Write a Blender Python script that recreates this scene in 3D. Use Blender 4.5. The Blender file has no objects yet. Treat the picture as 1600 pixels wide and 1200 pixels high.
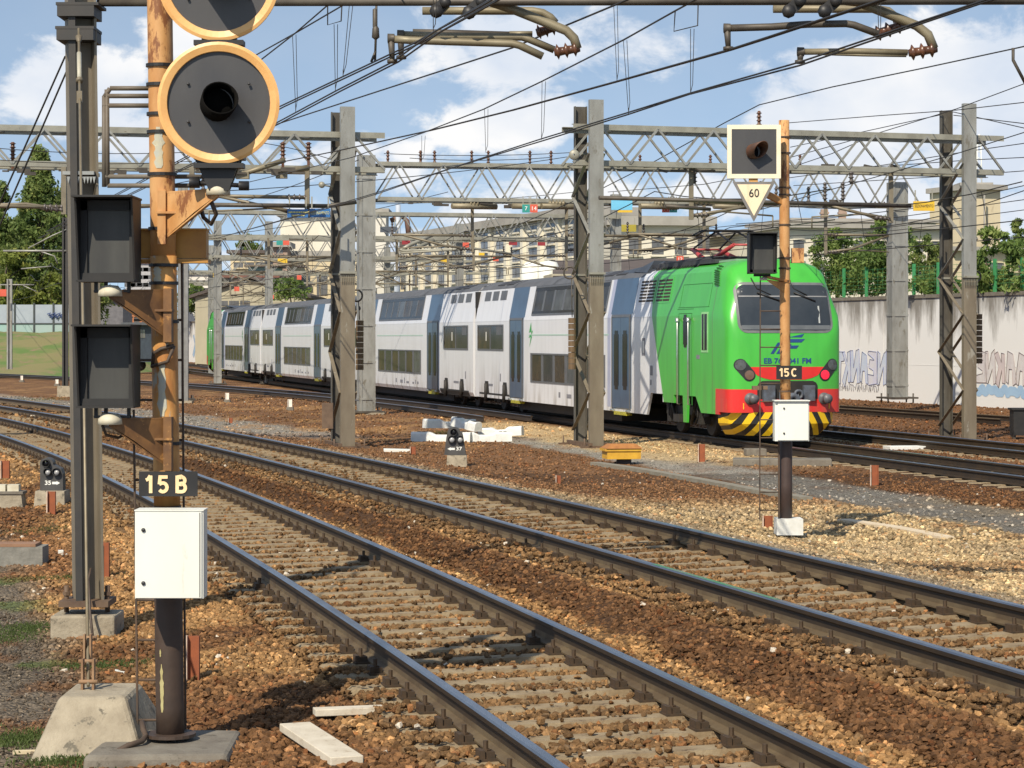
import bpy, math, random
import numpy as np
from mathutils import Vector, Matrix
from mathutils.bvhtree import BVHTree
random.seed(7); RNG = np.random.default_rng(11)
SC = bpy.context.scene; COL = SC.collection
# ------------------------------------------------------------------ camera, sky, sun
F = 3675.0; HOR = 527.0; CH = 2.48        # focal length in photo pixels, horizon row, eye height
cam_d = bpy.data.cameras.new('camera'); cam = bpy.data.objects.new('camera', cam_d); COL.objects.link(cam)
cam.location = (0, 0, CH); cam.rotation_euler = (math.radians(90), 0, 0)
cam_d.sensor_width = 36; cam_d.lens = F * 36 / 1600; cam_d.shift_y = -(600 - HOR) / 1600
cam_d.clip_start = .5; cam_d.clip_end = 5000
SC.camera = cam
SC.view_settings.view_transform = 'Standard'; SC.view_settings.look = 'None'
SC.view_settings.exposure = 0.27; SC.view_settings.gamma = 1
SUN = Vector((.42, 1, -1.0)).normalized()
sd = bpy.data.lights.new('sun', 'SUN'); so = bpy.data.objects.new('sun', sd); COL.objects.link(so)
sd.energy = 4.6; sd.angle = math.radians(.5); sd.color = (1, .90, .74)
so.rotation_euler = SUN.to_track_quat('-Z', 'Y').to_euler(); so.location = (-20, -40, 50)
W = bpy.data.worlds.new('World'); SC.world = W; W.use_nodes = True
nt = W.node_tree; N = nt.nodes; L = nt.links; N.clear()
def wn(t, **k):
    n = N.new(t)
    for a, b in k.items(): setattr(n, a, b)
    return n
def wm(op, a, b=None, c=None, clamp=False):
    n = wn('ShaderNodeMath', operation=op, use_clamp=clamp)
    for i, v in enumerate((a, b, c)):
        if v is None: continue
        if isinstance(v, (int, float)): n.inputs[i].default_value = v
        else: L.new(v, n.inputs[i])
    return n.outputs[0]
tc = wn('ShaderNodeTexCoord'); sp = wn('ShaderNodeSeparateXYZ'); L.new(tc.outputs['Generated'], sp.inputs[0])
sky = wn('ShaderNodeTexSky', sky_type='NISHITA', sun_disc=False)
sky.sun_elevation = math.asin(-SUN.z); sky.sun_rotation = math.atan2(-SUN.x, -SUN.y)
sky.air_density = 1.0; sky.dust_density = .25; sky.ozone_density = 1.2
cb = wn('ShaderNodeCombineXYZ'); L.new(sp.outputs[0], cb.inputs[0]); L.new(sp.outputs[1], cb.inputs[1])
L.new(wm('ADD', wm('MULTIPLY', sp.outputs[2], 1.4), .20), cb.inputs[2])
nv = wn('ShaderNodeVectorMath', operation='NORMALIZE'); L.new(cb.outputs[0], nv.inputs[0]); L.new(nv.outputs[0], sky.inputs[0])
ay = wm('MAXIMUM', wm('ABSOLUTE', sp.outputs[1]), .05)
az = wm('DIVIDE', sp.outputs[0], ay); el = wm('DIVIDE', sp.outputs[2], ay)
mp = wn('ShaderNodeCombineXYZ'); L.new(wm('MULTIPLY', az, 17), mp.inputs[0]); L.new(wm('MULTIPLY', el, 26), mp.inputs[1]); L.new(sp.outputs[1], mp.inputs[2])
nz = wn('ShaderNodeTexNoise'); L.new(mp.outputs[0], nz.inputs['Vector']); nz.inputs['Scale'].default_value = 1.25; nz.inputs['Detail'].default_value = 8; nz.inputs['Roughness'].default_value = .60; nz.inputs['Distortion'].default_value = .25
nz2 = wn('ShaderNodeTexNoise'); L.new(mp.outputs[0], nz2.inputs['Vector']); nz2.inputs['Scale'].default_value = .8; nz2.inputs['Detail'].default_value = 5
# cumulus banks standing in the sky: azimuth, elevation (tangents), half sizes, weight
banks = [(.175, .108, .075, .034, 1.0), (.13, .085, .05, .03, .9), (.215, .085, .05, .04, 1.0), (-.185, .105, .045, .028, 1.0), (-.135, .125, .03, .02, .8), (-.16, .085, .07, .022, .8),
         (.0, .125, .075, .03, .62), (-.01, .09, .06, .02, .8), (-.055, .075, .05, .02, .7), (.06, .06, .1, .018, .75), (.19, .05, .1, .03, .9), (-.08, .045, .12, .02, .5)]
acc = None
for u0, v0, a, b, wgt in banks:
    du = wm('DIVIDE', wm('SUBTRACT', az, u0), a); dv = wm('DIVIDE', wm('SUBTRACT', el, v0), b)
    r = wm('SQRT', wm('ADD', wm('MULTIPLY', du, du), wm('MULTIPLY', dv, dv)))
    g = wm('MULTIPLY', wm('SUBTRACT', 1.25, r, clamp=True), wgt)
    acc = g if acc is None else wm('MAXIMUM', acc, g)
dens = wm('ADD', wm('MULTIPLY', acc, .42), wm('SUBTRACT', nz.outputs[0], .66))
mask = wn('ShaderNodeMapRange', interpolation_type='SMOOTHSTEP'); L.new(dens, mask.inputs[0]); mask.inputs[1].default_value = -.02; mask.inputs[2].default_value = .13
tint = wn('ShaderNodeMapRange'); L.new(nz2.outputs[0], tint.inputs[0]); tint.inputs[1].default_value = .35; tint.inputs[2].default_value = .65
ccol = wn('ShaderNodeMix', data_type='RGBA'); L.new(tint.outputs[0], ccol.inputs['Factor']); ccol.inputs['A'].default_value = (7.0, 7.7, 8.8, 1); ccol.inputs['B'].default_value = (10.0, 9.9, 9.8, 1)
veil = wm('ADD', wm('MULTIPLY', mask.outputs[0], .82), .15, clamp=True)
skb = wn('ShaderNodeVectorMath', operation='MULTIPLY'); L.new(sky.outputs[0], skb.inputs[0]); skb.inputs[1].default_value = (1.66, 1.62, 1.48)
mixs = wn('ShaderNodeMix', data_type='RGBA'); L.new(veil, mixs.inputs['Factor']); L.new(skb.outputs[0], mixs.inputs['A']); L.new(ccol.outputs['Result'], mixs.inputs['B'])
bg = wn('ShaderNodeBackground'); bg.inputs[1].default_value = .085; L.new(mixs.outputs['Result'], bg.inputs[0])
wo = wn('ShaderNodeOutputWorld'); L.new(bg.outputs[0], wo.inputs[0])

# ------------------------------------------------------------------ helpers
def P(px, py, Y): return Vector(((px - 800) * Y / F, Y, CH + (HOR - py) * Y / F))
def PH(px, py, dz): return P(px, py, F * dz / (HOR - py))          # point dz above the eye
MATS = {}
def mat(name, c1, c2=None, sc=3.0, rough=.7, metal=0.0, bump=0.0, bsc=None, zs=1.0, c3=None, t3=.62, spec=.5, lo=.35, hi=.65, coord='Object', coat=0):
    if name in MATS: return MATS[name]
    m = bpy.data.materials.new(name); m.use_nodes = True; MATS[name] = m
    n = m.node_tree.nodes; l = m.node_tree.links; b = n['Principled BSDF']
    b.inputs['Roughness'].default_value = rough; b.inputs['Metallic'].default_value = metal; b.inputs['Specular IOR Level'].default_value = spec
    b.inputs['Coat Weight'].default_value = coat; b.inputs['Coat Roughness'].default_value = .08
    if c2 is None: c2 = tuple(x * .78 for x in c1)
    t = n.new('ShaderNodeTexCoord'); mpn = n.new('ShaderNodeMapping'); mpn.inputs['Scale'].default_value = (1, 1, zs); l.new(t.outputs[coord], mpn.inputs[0])
    def nzn(s, d=6, ro=.6):
        q = n.new('ShaderNodeTexNoise'); q.inputs['Scale'].default_value = s; q.inputs['Detail'].default_value = d; q.inputs['Roughness'].default_value = ro
        l.new(mpn.outputs[0], q.inputs['Vector']); return q.outputs[0]
    def mr(src, a, c):
        q = n.new('ShaderNodeMapRange'); q.inputs[1].default_value = a; q.inputs[2].default_value = c; l.new(src, q.inputs[0]); return q.outputs[0]
    def mix(f, A, B):
        q = n.new('ShaderNodeMix'); q.data_type = 'RGBA'; l.new(f, q.inputs['Factor'])
        for s, v in (('A', A), ('B', B)):
            if isinstance(v, tuple): q.inputs[s].default_value = (*v[:3], 1)
            else: l.new(v, q.inputs[s])
        return q.outputs['Result']
    nn = nzn(sc); col = mix(mr(nn, lo, hi), c1, c2)
    if c3: col = mix(mr(nzn(sc * 1.7 + .3, 8, .7), t3 - .03, t3 + .03), col, c3)
    l.new(col, b.inputs['Base Color'])
    if bump:
        bu = n.new('ShaderNodeBump'); bu.inputs['Strength'].default_value = bump; bu.inputs['Distance'].default_value = .02
        l.new(nzn(bsc or sc * 4, 5), bu.inputs['Height']); l.new(bu.outputs[0], b.inputs['Normal'])
    m['nodes'] = 1
    return m
def emat(name, c, s):
    m = mat(name, c, c, rough=.3); b = m.node_tree.nodes['Principled BSDF']
    b.inputs['Emission Color'].default_value = (*c, 1); b.inputs['Emission Strength'].default_value = s; return m

class MB:
    def __init__(s): s.v = []; s.f = []; s.m = []; s.s = []
    def add(s, vs, fs, mi=0, sm=False):
        o = len(s.v); s.v += [tuple(x) for x in vs]
        for f in fs: s.f.append(tuple(i + o for i in f)); s.m.append(mi); s.s.append(sm)
        return s
    def frame(s, c, ex, ey, ez, mi=0):      # oriented box from half vectors
        c = Vector(c); vs = [c + ex * i + ey * j + ez * k for i in (-1, 1) for j in (-1, 1) for k in (-1, 1)]
        return s.add(vs, [(0, 1, 3, 2), (4, 6, 7, 5), (0, 4, 5, 1), (2, 3, 7, 6), (0, 2, 6, 4), (1, 5, 7, 3)], mi)
    def box(s, c, d, rz=0, mi=0):
        cz, sz = math.cos(rz), math.sin(rz)
        return s.frame(c, Vector((cz, sz, 0)) * d[0] / 2, Vector((-sz, cz, 0)) * d[1] / 2, Vector((0, 0, 1)) * d[2] / 2, mi)
    def bar(s, p, q, w, h, mi=0, up=(0, 0, 1)):
        p, q = Vector(p), Vector(q); d = q - p; u = Vector(up)
        x = d.cross(u)
        if x.length < 1e-6: x = d.cross(Vector((0, 1, 0)))
        x.normalize(); y = x.cross(d).normalized()
        return s.frame((p + q) / 2, x * w / 2, d / 2, y * h / 2, mi)
    def tube(s, pts, r, n=8, mi=0, caps=True):
        pts = [Vector(p) for p in pts]; R = r if isinstance(r, (list, tuple)) else [r] * len(pts); rings = []; a = None
        for i, p in enumerate(pts):
            d = (pts[min(i + 1, len(pts) - 1)] - pts[max(i - 1, 0)]).normalized()
            if a is None: a = d.cross(Vector((0, 0, 1)) if abs(d.z) < .9 else Vector((1, 0, 0))).normalized()
            else: a = (a - d * a.dot(d)).normalized()
            b = d.cross(a)
            rings.append([p + (a * math.cos(2 * math.pi * k / n) + b * math.sin(2 * math.pi * k / n)) * R[i] for k in range(n)])
        vs = [v for g in rings for v in g]; fs = []
        for i in range(len(pts) - 1):
            for k in range(n): fs.append((i * n + k, i * n + (k + 1) % n, (i + 1) * n + (k + 1) % n, (i + 1) * n + k))
        s.add(vs, fs, mi, True)
        if caps:
            o = len(s.v) - len(vs)
            s.f += [tuple(o + k for k in reversed(range(n))), tuple(o + len(vs) - n + k for k in range(n))]; s.m += [mi, mi]; s.s += [False, False]
        return s
    def lathe(s, p, ax, prof, n=24, mi=0, sm=True):      # prof: (distance along axis, radius)
        p = Vector(p); ax = Vector(ax).normalized(); a = ax.cross(Vector((0, 0, 1)) if abs(ax.z) < .9 else Vector((1, 0, 0))).normalized(); b = ax.cross(a)
        vs = [p + ax * d + (a * math.cos(2 * math.pi * k / n) + b * math.sin(2 * math.pi * k / n)) * r for d, r in prof for k in range(n)]
        fs = [(i * n + k, i * n + (k + 1) % n, (i + 1) * n + (k + 1) % n, (i + 1) * n + k) for i in range(len(prof) - 1) for k in range(n)]
        return s.add(vs, fs, mi, sm)
    def prism(s, poly, off, mi=0):
        off = Vector(off); n = len(poly); a = [Vector(p) for p in poly]; vs = a + [p + off for p in a]
        return s.add(vs, [tuple(range(n)), tuple(reversed(range(n, 2 * n)))] + [((k + 1) % n, k, n + k, n + (k + 1) % n) for k in range(n)], mi)
    def insul(s, p, q, r=.06, n=4, mi=0):
        p, q = Vector(p), Vector(q); L_ = (q - p).length; pr = [(0, .001), (0, r * .45)]
        for i in range(n):
            t = L_ * (i + .5) / n; h = L_ / n
            pr += [(t - h * .3, r * .5), (t - h * .1, r), (t + h * .12, r * .55)]
        pr += [(L_, r * .45), (L_, .001)]
        return s.lathe(p, q - p, pr, 10, mi)
    def build(s, name, m, parent=None, local=False):
        me = bpy.data.meshes.new(name); off = Vector((0, 0, 0))
        if parent is not None and not local:
            o = parent
            while o is not None: off += o.location; o = o.parent
        me.from_pydata([(x - off.x, y - off.y, z - off.z) for x, y, z in s.v], [], s.f)
        for k in (m if isinstance(m, (list, tuple)) else [m]): me.materials.append(k)
        me.polygons.foreach_set('material_index', s.m); me.polygons.foreach_set('use_smooth', s.s); me.update()
        o = bpy.data.objects.new(name, me); COL.objects.link(o)
        if parent is not None: o.parent = parent
        return o
def tag(o, label=None, cat=None, group=None, kind=None):
    for k, v in (('label', label), ('category', cat), ('group', group), ('kind', kind)):
        if v: o[k] = v
    return o
def thing(name, loc, label, cat, group=None, rz=0):
    o = bpy.data.objects.new(name, None); COL.objects.link(o); o.location = loc; o.rotation_euler = (0, 0, rz); o.empty_display_size = .2
    return tag(o, label, cat, group)
KIDS = {}
def copy_tree(o, parent=None):
    c = o.copy(); COL.objects.link(c); c.parent = parent
    for ch in [x for x in bpy.data.objects if x.parent is o]: copy_tree(ch, c)
    return c
_fc = {}
def text(s, name, size, m, p, parent, depth=.003, ax=(1, 0, 0), up=(0, 0, 1), width=None, bold=0.0, fn=None):
    cu = bpy.data.curves.new('t', 'FONT'); cu.body = s; cu.align_x = 'CENTER'; cu.align_y = 'CENTER'; cu.size = size; cu.extrude = depth; cu.offset = bold; cu.resolution_u = 3
    to = bpy.data.objects.new('t', cu); COL.objects.link(to); dg = bpy.context.evaluated_depsgraph_get(); dg.update()
    me = bpy.data.meshes.new_from_object(to.evaluated_get(dg)); bpy.data.objects.remove(to); bpy.data.curves.remove(cu)
    ax, up = Vector(ax), Vector(up); nn = ax.cross(up); p = Vector(p)
    xs = [v.co.x for v in me.vertices]; k = 1 if not width else width / (max(xs) - min(xs))
    b = MB(); vs = [p + ax * v.co.x * k + up * v.co.y + nn * v.co.z for v in me.vertices]
    if fn: vs = [fn(v) for v in vs]
    b.add(vs, [tuple(f.vertices) for f in me.polygons]); bpy.data.meshes.remove(me)
    return b.build(name, m, parent, local=fn is not None)

def soften(o, w=.012, seg=2):
    q = o.modifiers.new('worn_edges', 'BEVEL'); q.width = w; q.segments = seg; q.limit_method = 'ANGLE'; return o
def arcp(cx, cy, rx, ry, a0, a1, n=12): return [(cx + rx * math.cos(math.radians(a)), cy + ry * math.sin(math.radians(a))) for a in np.linspace(a0, a1, n)]
GL = {'1': (.40, [[(.0, .74), (.13, .80), (.25, 1.0)], [(.27, .0), (.27, 1.0)]]), '5': (.60, [[(.56, .915), (.13, .915), (.09, .50)], [(.09, .50)] + arcp(.29, .33, .235, .25, 125, -145)]),
      'B': (.62, [[(.085, 0), (.085, 1)], [(.085, .915), (.33, .915)] + arcp(.33, .72, .19, .195, 90, -90) + [(.085, .525)], [(.085, .52), (.35, .52)] + arcp(.35, .30, .20, .218, 90, -90) + [(.085, .083)]]), 'C': (.66, [arcp(.36, .5, .28, .42, 48, 312, 20)])}
def glyphs(b, s, p, h, gap, st=.195, d=.004):
    '''bold signboard lettering: flat strokes facing -Y, left edge at p'''
    x = 0.0
    for ch in s:
        if ch == ' ': x += .20 * h; continue
        w, lines = GL[ch]
        for li, ln in enumerate(lines):
            n = len(ln); L_, R_ = [], []
            for i, (u, v) in enumerate(ln):
                a, c = ln[max(i - 1, 0)], ln[min(i + 1, n - 1)]; dx, dy = c[0] - a[0], c[1] - a[1]; m = math.hypot(dx, dy) or 1; k = 1.0
                if 0 < i < n - 1:
                    e1 = (u - a[0], v - a[1]); e2 = (c[0] - u, c[1] - v); cs = (e1[0] * e2[0] + e1[1] * e2[1]) / ((math.hypot(*e1) * math.hypot(*e2)) or 1); k = 1 / max(math.sqrt((1 + cs) / 2), .6)
                nx, ny = -dy / m * st / 2 * k, dx / m * st / 2 * k; L_.append((u + nx, v + ny)); R_.append((u - nx, v - ny))
            q = [Vector((p.x + x + u * h, p.y - .0007 * li, p.z + v * h)) for u, v in L_ + R_]; b.add(q + [z + Vector((0, d, 0)) for z in q], [(i, i + 1, n + i + 1, n + i) for i in range(n - 1)])
        x += w * h + gap * h
    return x
# ------------------------------------------------------------------ track geometry
def bpj(x, y, h): Y = F * h / (y - HOR); return (x - 800) * Y / F, Y
T1L = [(880,1200),(797,1137),(733,1093),(667,1048),(593,997),(500,937),(407,877),(320,824),(154,739),(110,722),(0,679)]
T1R = [(1370,1200),(1200,1133),(1100,1089),(1000,1042),(900,992),(797,939),(633,870),(540,829),(460,798),(286,730),(210,708),(154,691),(108,679),(0,651)]
T2L = [(1600,1050),(1200,934),(850,832),(450,724),(283,685),(108,652),(0,632)]
T2R = [(1600,945),(1350,889),(1200,855),(850,775),(450,694),(286,664),(108,634),(0,622)]
def fit(Lp, Rp, hl, hr, deg=3):
    pts = [(*bpj(x, y, hl), -1) for x, y in Lp] + [(*bpj(x, y, hr), 1) for x, y in Rp]
    X, Y, s = (np.array([p[i] for p in pts]) for i in range(3)); cos = np.ones(len(X)) * .96
    for _ in range(6):
        c = X - s * .7525 / cos; p = np.polyfit(Y, c, deg, w=1 / Y); cos = 1 / np.sqrt(1 + np.polyval(np.polyder(p), Y) ** 2)
    return p
H1, H2, HT = 2.28, 2.12, 2.42            # rail heads below the eye
q1, q2 = fit(T1L, T1R, H1, H1 - .02), fit(T2L, T2R, H2, H2 - .05)
def pc(q, Y, lo=10., hi=80.):
    Yc = np.clip(Y, lo, hi); return np.polyval(q, Yc) + (Y - Yc) * np.polyval(np.polyder(q), Yc)
c1 = lambda Y: pc(q1, Y); c2 = lambda Y: pc(q2, Y)
KT = .2495; cosT = 1 / math.sqrt(1 + KT * KT)
cT = lambda Y: 19.92 - KT * Y
cA = lambda Y: 24.15 - KT * Y
ET = Vector((-.2421, .9703, 0)).normalized()      # along the straight tracks, away from the camera
NT = Vector((.9703, .2421, 0)).normalized()       # across them, to the right
def dist(q, X, Y):
    Yc = np.clip(Y, 10., 80.); sl = np.polyval(np.polyder(q), Yc); return (X - pc(q, Y)) / np.sqrt(1 + sl ** 2)
def gz(X, Y):
    X = np.asarray(X, float); Y = np.asarray(Y, float); d1 = dist(q1, X, Y); d2 = dist(q2, X, Y)
    z1 = np.interp(d1, [-60, -4, -2.7, -1.6, 1.4], [-.12, -.1, -.07, .003, .008]); z2 = np.interp(d2, [-1.4, 1.6, 2.7, 4.5, 60], [.195, .195, .03, -.1, -.14])
    t = np.clip((d1 - 1.4) / np.maximum((d1 - 1.4) + (-1.4 - d2), .05), 0, 1)
    z = np.where(d1 < 1.4, z1, np.where(d2 > -1.4, z2, .008 + .187 * t)); far = np.clip((Y - 80) / 30, 0, 1)
    return (z * (1 - far) - .13 * far) - .035
def g1(X, Y): return float(gz(X, Y))
def GP(px, py, zoff=0.0):                 # ground point seen at a pixel
    Y = F * CH / (py - HOR)
    for _ in range(12): Y = F * (CH - g1((px - 800) * Y / F, Y)) / (py - HOR)
    X = (px - 800) * Y / F; return Vector((X, Y, g1(X, Y) + zoff))
# ------------------------------------------------------------------ ground
_lat = RNG.random((4, 256, 256))
def vn(x, y, k=0):
    x = np.asarray(x); y = np.asarray(y); xi = np.floor(x).astype(int); yi = np.floor(y).astype(int); fx = x - xi; fy = y - yi
    fx = fx * fx * (3 - 2 * fx); fy = fy * fy * (3 - 2 * fy); g = _lat[k]
    a = g[xi % 256, yi % 256]; b = g[(xi + 1) % 256, yi % 256]; c = g[xi % 256, (yi + 1) % 256]; d = g[(xi + 1) % 256, (yi + 1) % 256]
    return (a * (1 - fx) + b * fx) * (1 - fy) + (c * (1 - fx) + d * fx) * fy
def fbm(x, y, k=0): return vn(x, y, k) * .5 + vn(x * 2.1, y * 2.1, (k + 1) % 4) * .3 + vn(x * 4.3, y * 4.3, (k + 2) % 4) * .2
TAN = np.array((.285, .162, .067)); BRN = np.array((.108, .053, .023)); RUST = np.array((.155, .076, .033)); DIRT = np.array((.125, .10, .072))
PATH = np.array((.245, .222, .185)); STRAW = np.array((.47, .34, .18)); INTR = np.array((.145, .083, .037)); MOSS = np.array((.075, .10, .03)); GRYB = np.array((.24, .185, .12))
def sst(a, b, x): t = np.clip((x - a) / (b - a), 0, 1); return t * t * (3 - 2 * t)
def zone(X, Y):
    X = np.asarray(X, float); Y = np.asarray(Y, float); d1 = dist(q1, X, Y); d2 = dist(q2, X, Y); dT = (X - cT(Y)) * cosT
    n1 = fbm(X * .55, Y * .35, 0); n2 = fbm(X * 1.6 + 9, Y * 1.1, 1); n3 = fbm(X * .25 + 31, Y * .16, 2)
    def mx(a, b, t): return a * (1 - t[..., None]) + b * t[..., None]
    col = np.broadcast_to(TAN, X.shape + (3,)).copy()
    # left of the first track: tan shoulder, brown patches, then grey dirt with moss
    left = mx(col, RUST * .8, sst(.5, .62, n1 + .25 * (n2 - .5)) * .9)
    lower = sst(17.9, 17.2, Y + (n2 - .5) * 1.2) * sst(14.9, 15.4, Y + (n2 - .5)) * sst(-1.5, -2.2, d1)
    left = mx(left, BRN * 1.15, np.clip(lower, 0, 1) * .85)
    left = mx(left, RUST, sst(24, 27, Y) * sst(-1.9, -2.5, d1) * .85)
    dirt = mx(np.broadcast_to(DIRT, col.shape), RUST * .9, sst(.52, .66, n2) * .7)
    dirt = mx(dirt, MOSS, sst(.6, .68, fbm(X * 1.1 + 5, Y * .8, 3)) * .8 * sst(32, 26, Y))
    left = mx(left, dirt, sst(-2.7, -3.3, d1 + (n2 - .5) * .5))
    col = np.where((d1 < -1.25)[..., None], left, col)
    # in the four foot
    tr = mx(np.broadcast_to(INTR, col.shape), TAN * .9, sst(.5, .65, n2) * .4)
    col = np.where(((np.abs(d1) <= 1.25) | (np.abs(d2) <= 1.25))[..., None], tr, col)
    # between the first two tracks: a dark brown strip
    w = d1 - 1.25; g = np.maximum(w + (-1.25 - d2), .3); t = w / g
    bt = mx(np.broadcast_to(TAN * .95, col.shape), BRN, sst(.22, .36, t + (n2 - .5) * .3) * sst(1.02, .86, t + (n2 - .5) * .3) * .95)
    col = np.where(((d1 > 1.25) & (d2 < -1.25))[..., None], bt, col)
    # beyond the second track
    rt = mx(np.broadcast_to(GRYB * .85, col.shape), STRAW * .85, sst(2.2, 3.1, d2 + (n2 - .5)) * sst(44, 36, Y) * (.55 + .45 * sst(.35, .6, n1)))
    rt = mx(rt, RUST, sst(2.6, 3.4, d2 + (n2 - .5) * .8) * sst(34, 39, Y) * .92)
    rt = mx(rt, RUST * .9, sst(.62, .7, n1) * sst(44, 30, Y) * sst(2.5, 3.5, d2) * .6)
    rt = mx(rt, PATH, sst(-5.4, -5.0, dT + (n2 - .5) * .6) * sst(-3.1, -3.6, dT + (n2 - .5) * .8) * (.6 + .4 * sst(.3, .5, n2)) * sst(66, 58, Y))
    rt = mx(rt, PATH * .9, sst(3.0, 3.6, d2 + (n2 - .5) * .8) * sst(6.8, 6.0, d2 + (n2 - .5)) * sst(58, 66, Y) * .95)
    rt = mx(rt, STRAW * .9, sst(-4.6, -3.8, dT + (n2 - .5)) * sst(-1.0, -1.6, dT) * sst(47, 51, Y + (n2 - .5) * 5) * sst(76, 70, Y) * .9)
    rt = mx(rt, STRAW, sst(-4.2, -3.6, dT + (n2 - .5)) * sst(-2.2, -2.8, dT) * sst(39, 37.5, Y) * .3)
    rt = mx(rt, RUST * .85, sst(-3.6, -3.1, dT + (n2 - .5) * .6) * sst(48, 44, Y))
    rt = mx(rt, TAN * 1.1, sst(.56, .66, fbm(X * .9 + 3, Y * .5, 2)) * sst(50, 60, Y) * .6)
    rt = mx(rt, RUST * .95, sst(-1.2, -.8, dT))
    rt = mx(rt, BRN * .8, sst(1.3, 1.0, np.abs(dT)) * .8)
    col = np.where((d2 > 1.25)[..., None], rt, col)
    return col * (.8 + .45 * n3)[..., None]
def vcol_mat(name, rough=.9, fine=60, bump=.5, k=.55, dist_=.03):
    m = bpy.data.materials.new(name); m.use_nodes = True; n = m.node_tree.nodes; l = m.node_tree.links; b = n['Principled BSDF']; b.inputs['Roughness'].default_value = rough; b.inputs['Specular IOR Level'].default_value = .2
    a = n.new('ShaderNodeAttribute'); a.attribute_name = 'Col'; t = n.new('ShaderNodeTexCoord')
    v = n.new('ShaderNodeTexVoronoi'); v.inputs['Scale'].default_value = fine; l.new(t.outputs['Object'], v.inputs['Vector'])
    sp_ = n.new('ShaderNodeSeparateColor'); l.new(v.outputs['Color'], sp_.inputs[0])
    r = n.new('ShaderNodeMapRange'); r.inputs[3].default_value = 1 - k; r.inputs[4].default_value = 1 + k; l.new(sp_.outputs[0], r.inputs[0])
    q = n.new('ShaderNodeVectorMath'); q.operation = 'SCALE'; l.new(a.outputs['Color'], q.inputs[0]); l.new(r.outputs[0], q.inputs['Scale']); l.new(q.outputs[0], b.inputs['Base Color'])
    bu = n.new('ShaderNodeBump'); bu.inputs['Strength'].default_value = bump; bu.inputs['Distance'].default_value = dist_
    l.new(v.outputs['Distance'], bu.inputs['Height']); bu.invert = True; l.new(bu.outputs[0], b.inputs['Normal']); return m
def npmesh(name, V, Fc, m, col=None, smooth=False):
    me = bpy.data.meshes.new(name); k = Fc.shape[1]; me.vertices.add(len(V)); me.vertices.foreach_set('co', V.astype(np.float32).ravel())
    me.loops.add(Fc.size); me.loops.foreach_set('vertex_index', Fc.astype(np.int32).ravel()); me.polygons.add(len(Fc))
    me.polygons.foreach_set('loop_start', np.arange(0, Fc.size, k, dtype=np.int32)); me.polygons.foreach_set('loop_total', np.full(len(Fc), k, np.int32))
    me.polygons.foreach_set('use_smooth', np.full(len(Fc), smooth)); me.update(calc_edges=True)
    if col is not None:
        at = me.color_attributes.new('Col', 'FLOAT_COLOR', 'POINT'); at.data.foreach_set('color', np.concatenate([col, np.ones((len(col), 1))], 1).astype(np.float32).ravel())
    me.materials.append(m); o = bpy.data.objects.new(name, me); COL.objects.link(o); return o
rows = np.concatenate([[-30, -10, 0, 5], 9 * 1.0078 ** np.arange(0, 440), [320, 380, 480, 650, 900, 1300, 2000]])
us = np.concatenate([[-3, -1.5, -.8, -.5, -.38], np.linspace(-.32, .32, 300), [.38, .5, .8, 1.5, 3]])
YY, UU = np.meshgrid(rows, us, indexing='ij'); XX = UU * np.maximum(YY, 11)
ZZ = gz(XX, YY); inz = (YY > 8) & (YY < 120)
ZZ = ZZ + np.where(inz, (fbm(XX * 2.5, YY * 2.5, 0) - .5) * .05 + (vn(XX * 9, YY * 9, 1) - .5) * .018, 0)
ZZ += np.where((np.abs(XX) > .5 * np.maximum(YY, 11)), -.02, 0)
colg = zone(XX, YY) * np.where((YY < 45) & (dist(q1, XX, YY) > -3), .62, 1.12)[..., None]; nr, nc = XX.shape; idx = np.arange(nr * nc).reshape(nr, nc)  # near ground darkened: shade of the gaps between stones put into colour
Fq = np.stack([idx[:-1, :-1], idx[:-1, 1:], idx[1:, 1:], idx[1:, :-1]], -1).reshape(-1, 4)
ground = npmesh('ground', np.stack([XX, YY, ZZ], -1).reshape(-1, 3), Fq, vcol_mat('gravel_ground', fine=34, bump=.9, k=.6), colg.reshape(-1, 3), True)
tag(ground, 'brown and tan railway gravel ground', 'ground', kind='structure')
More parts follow.
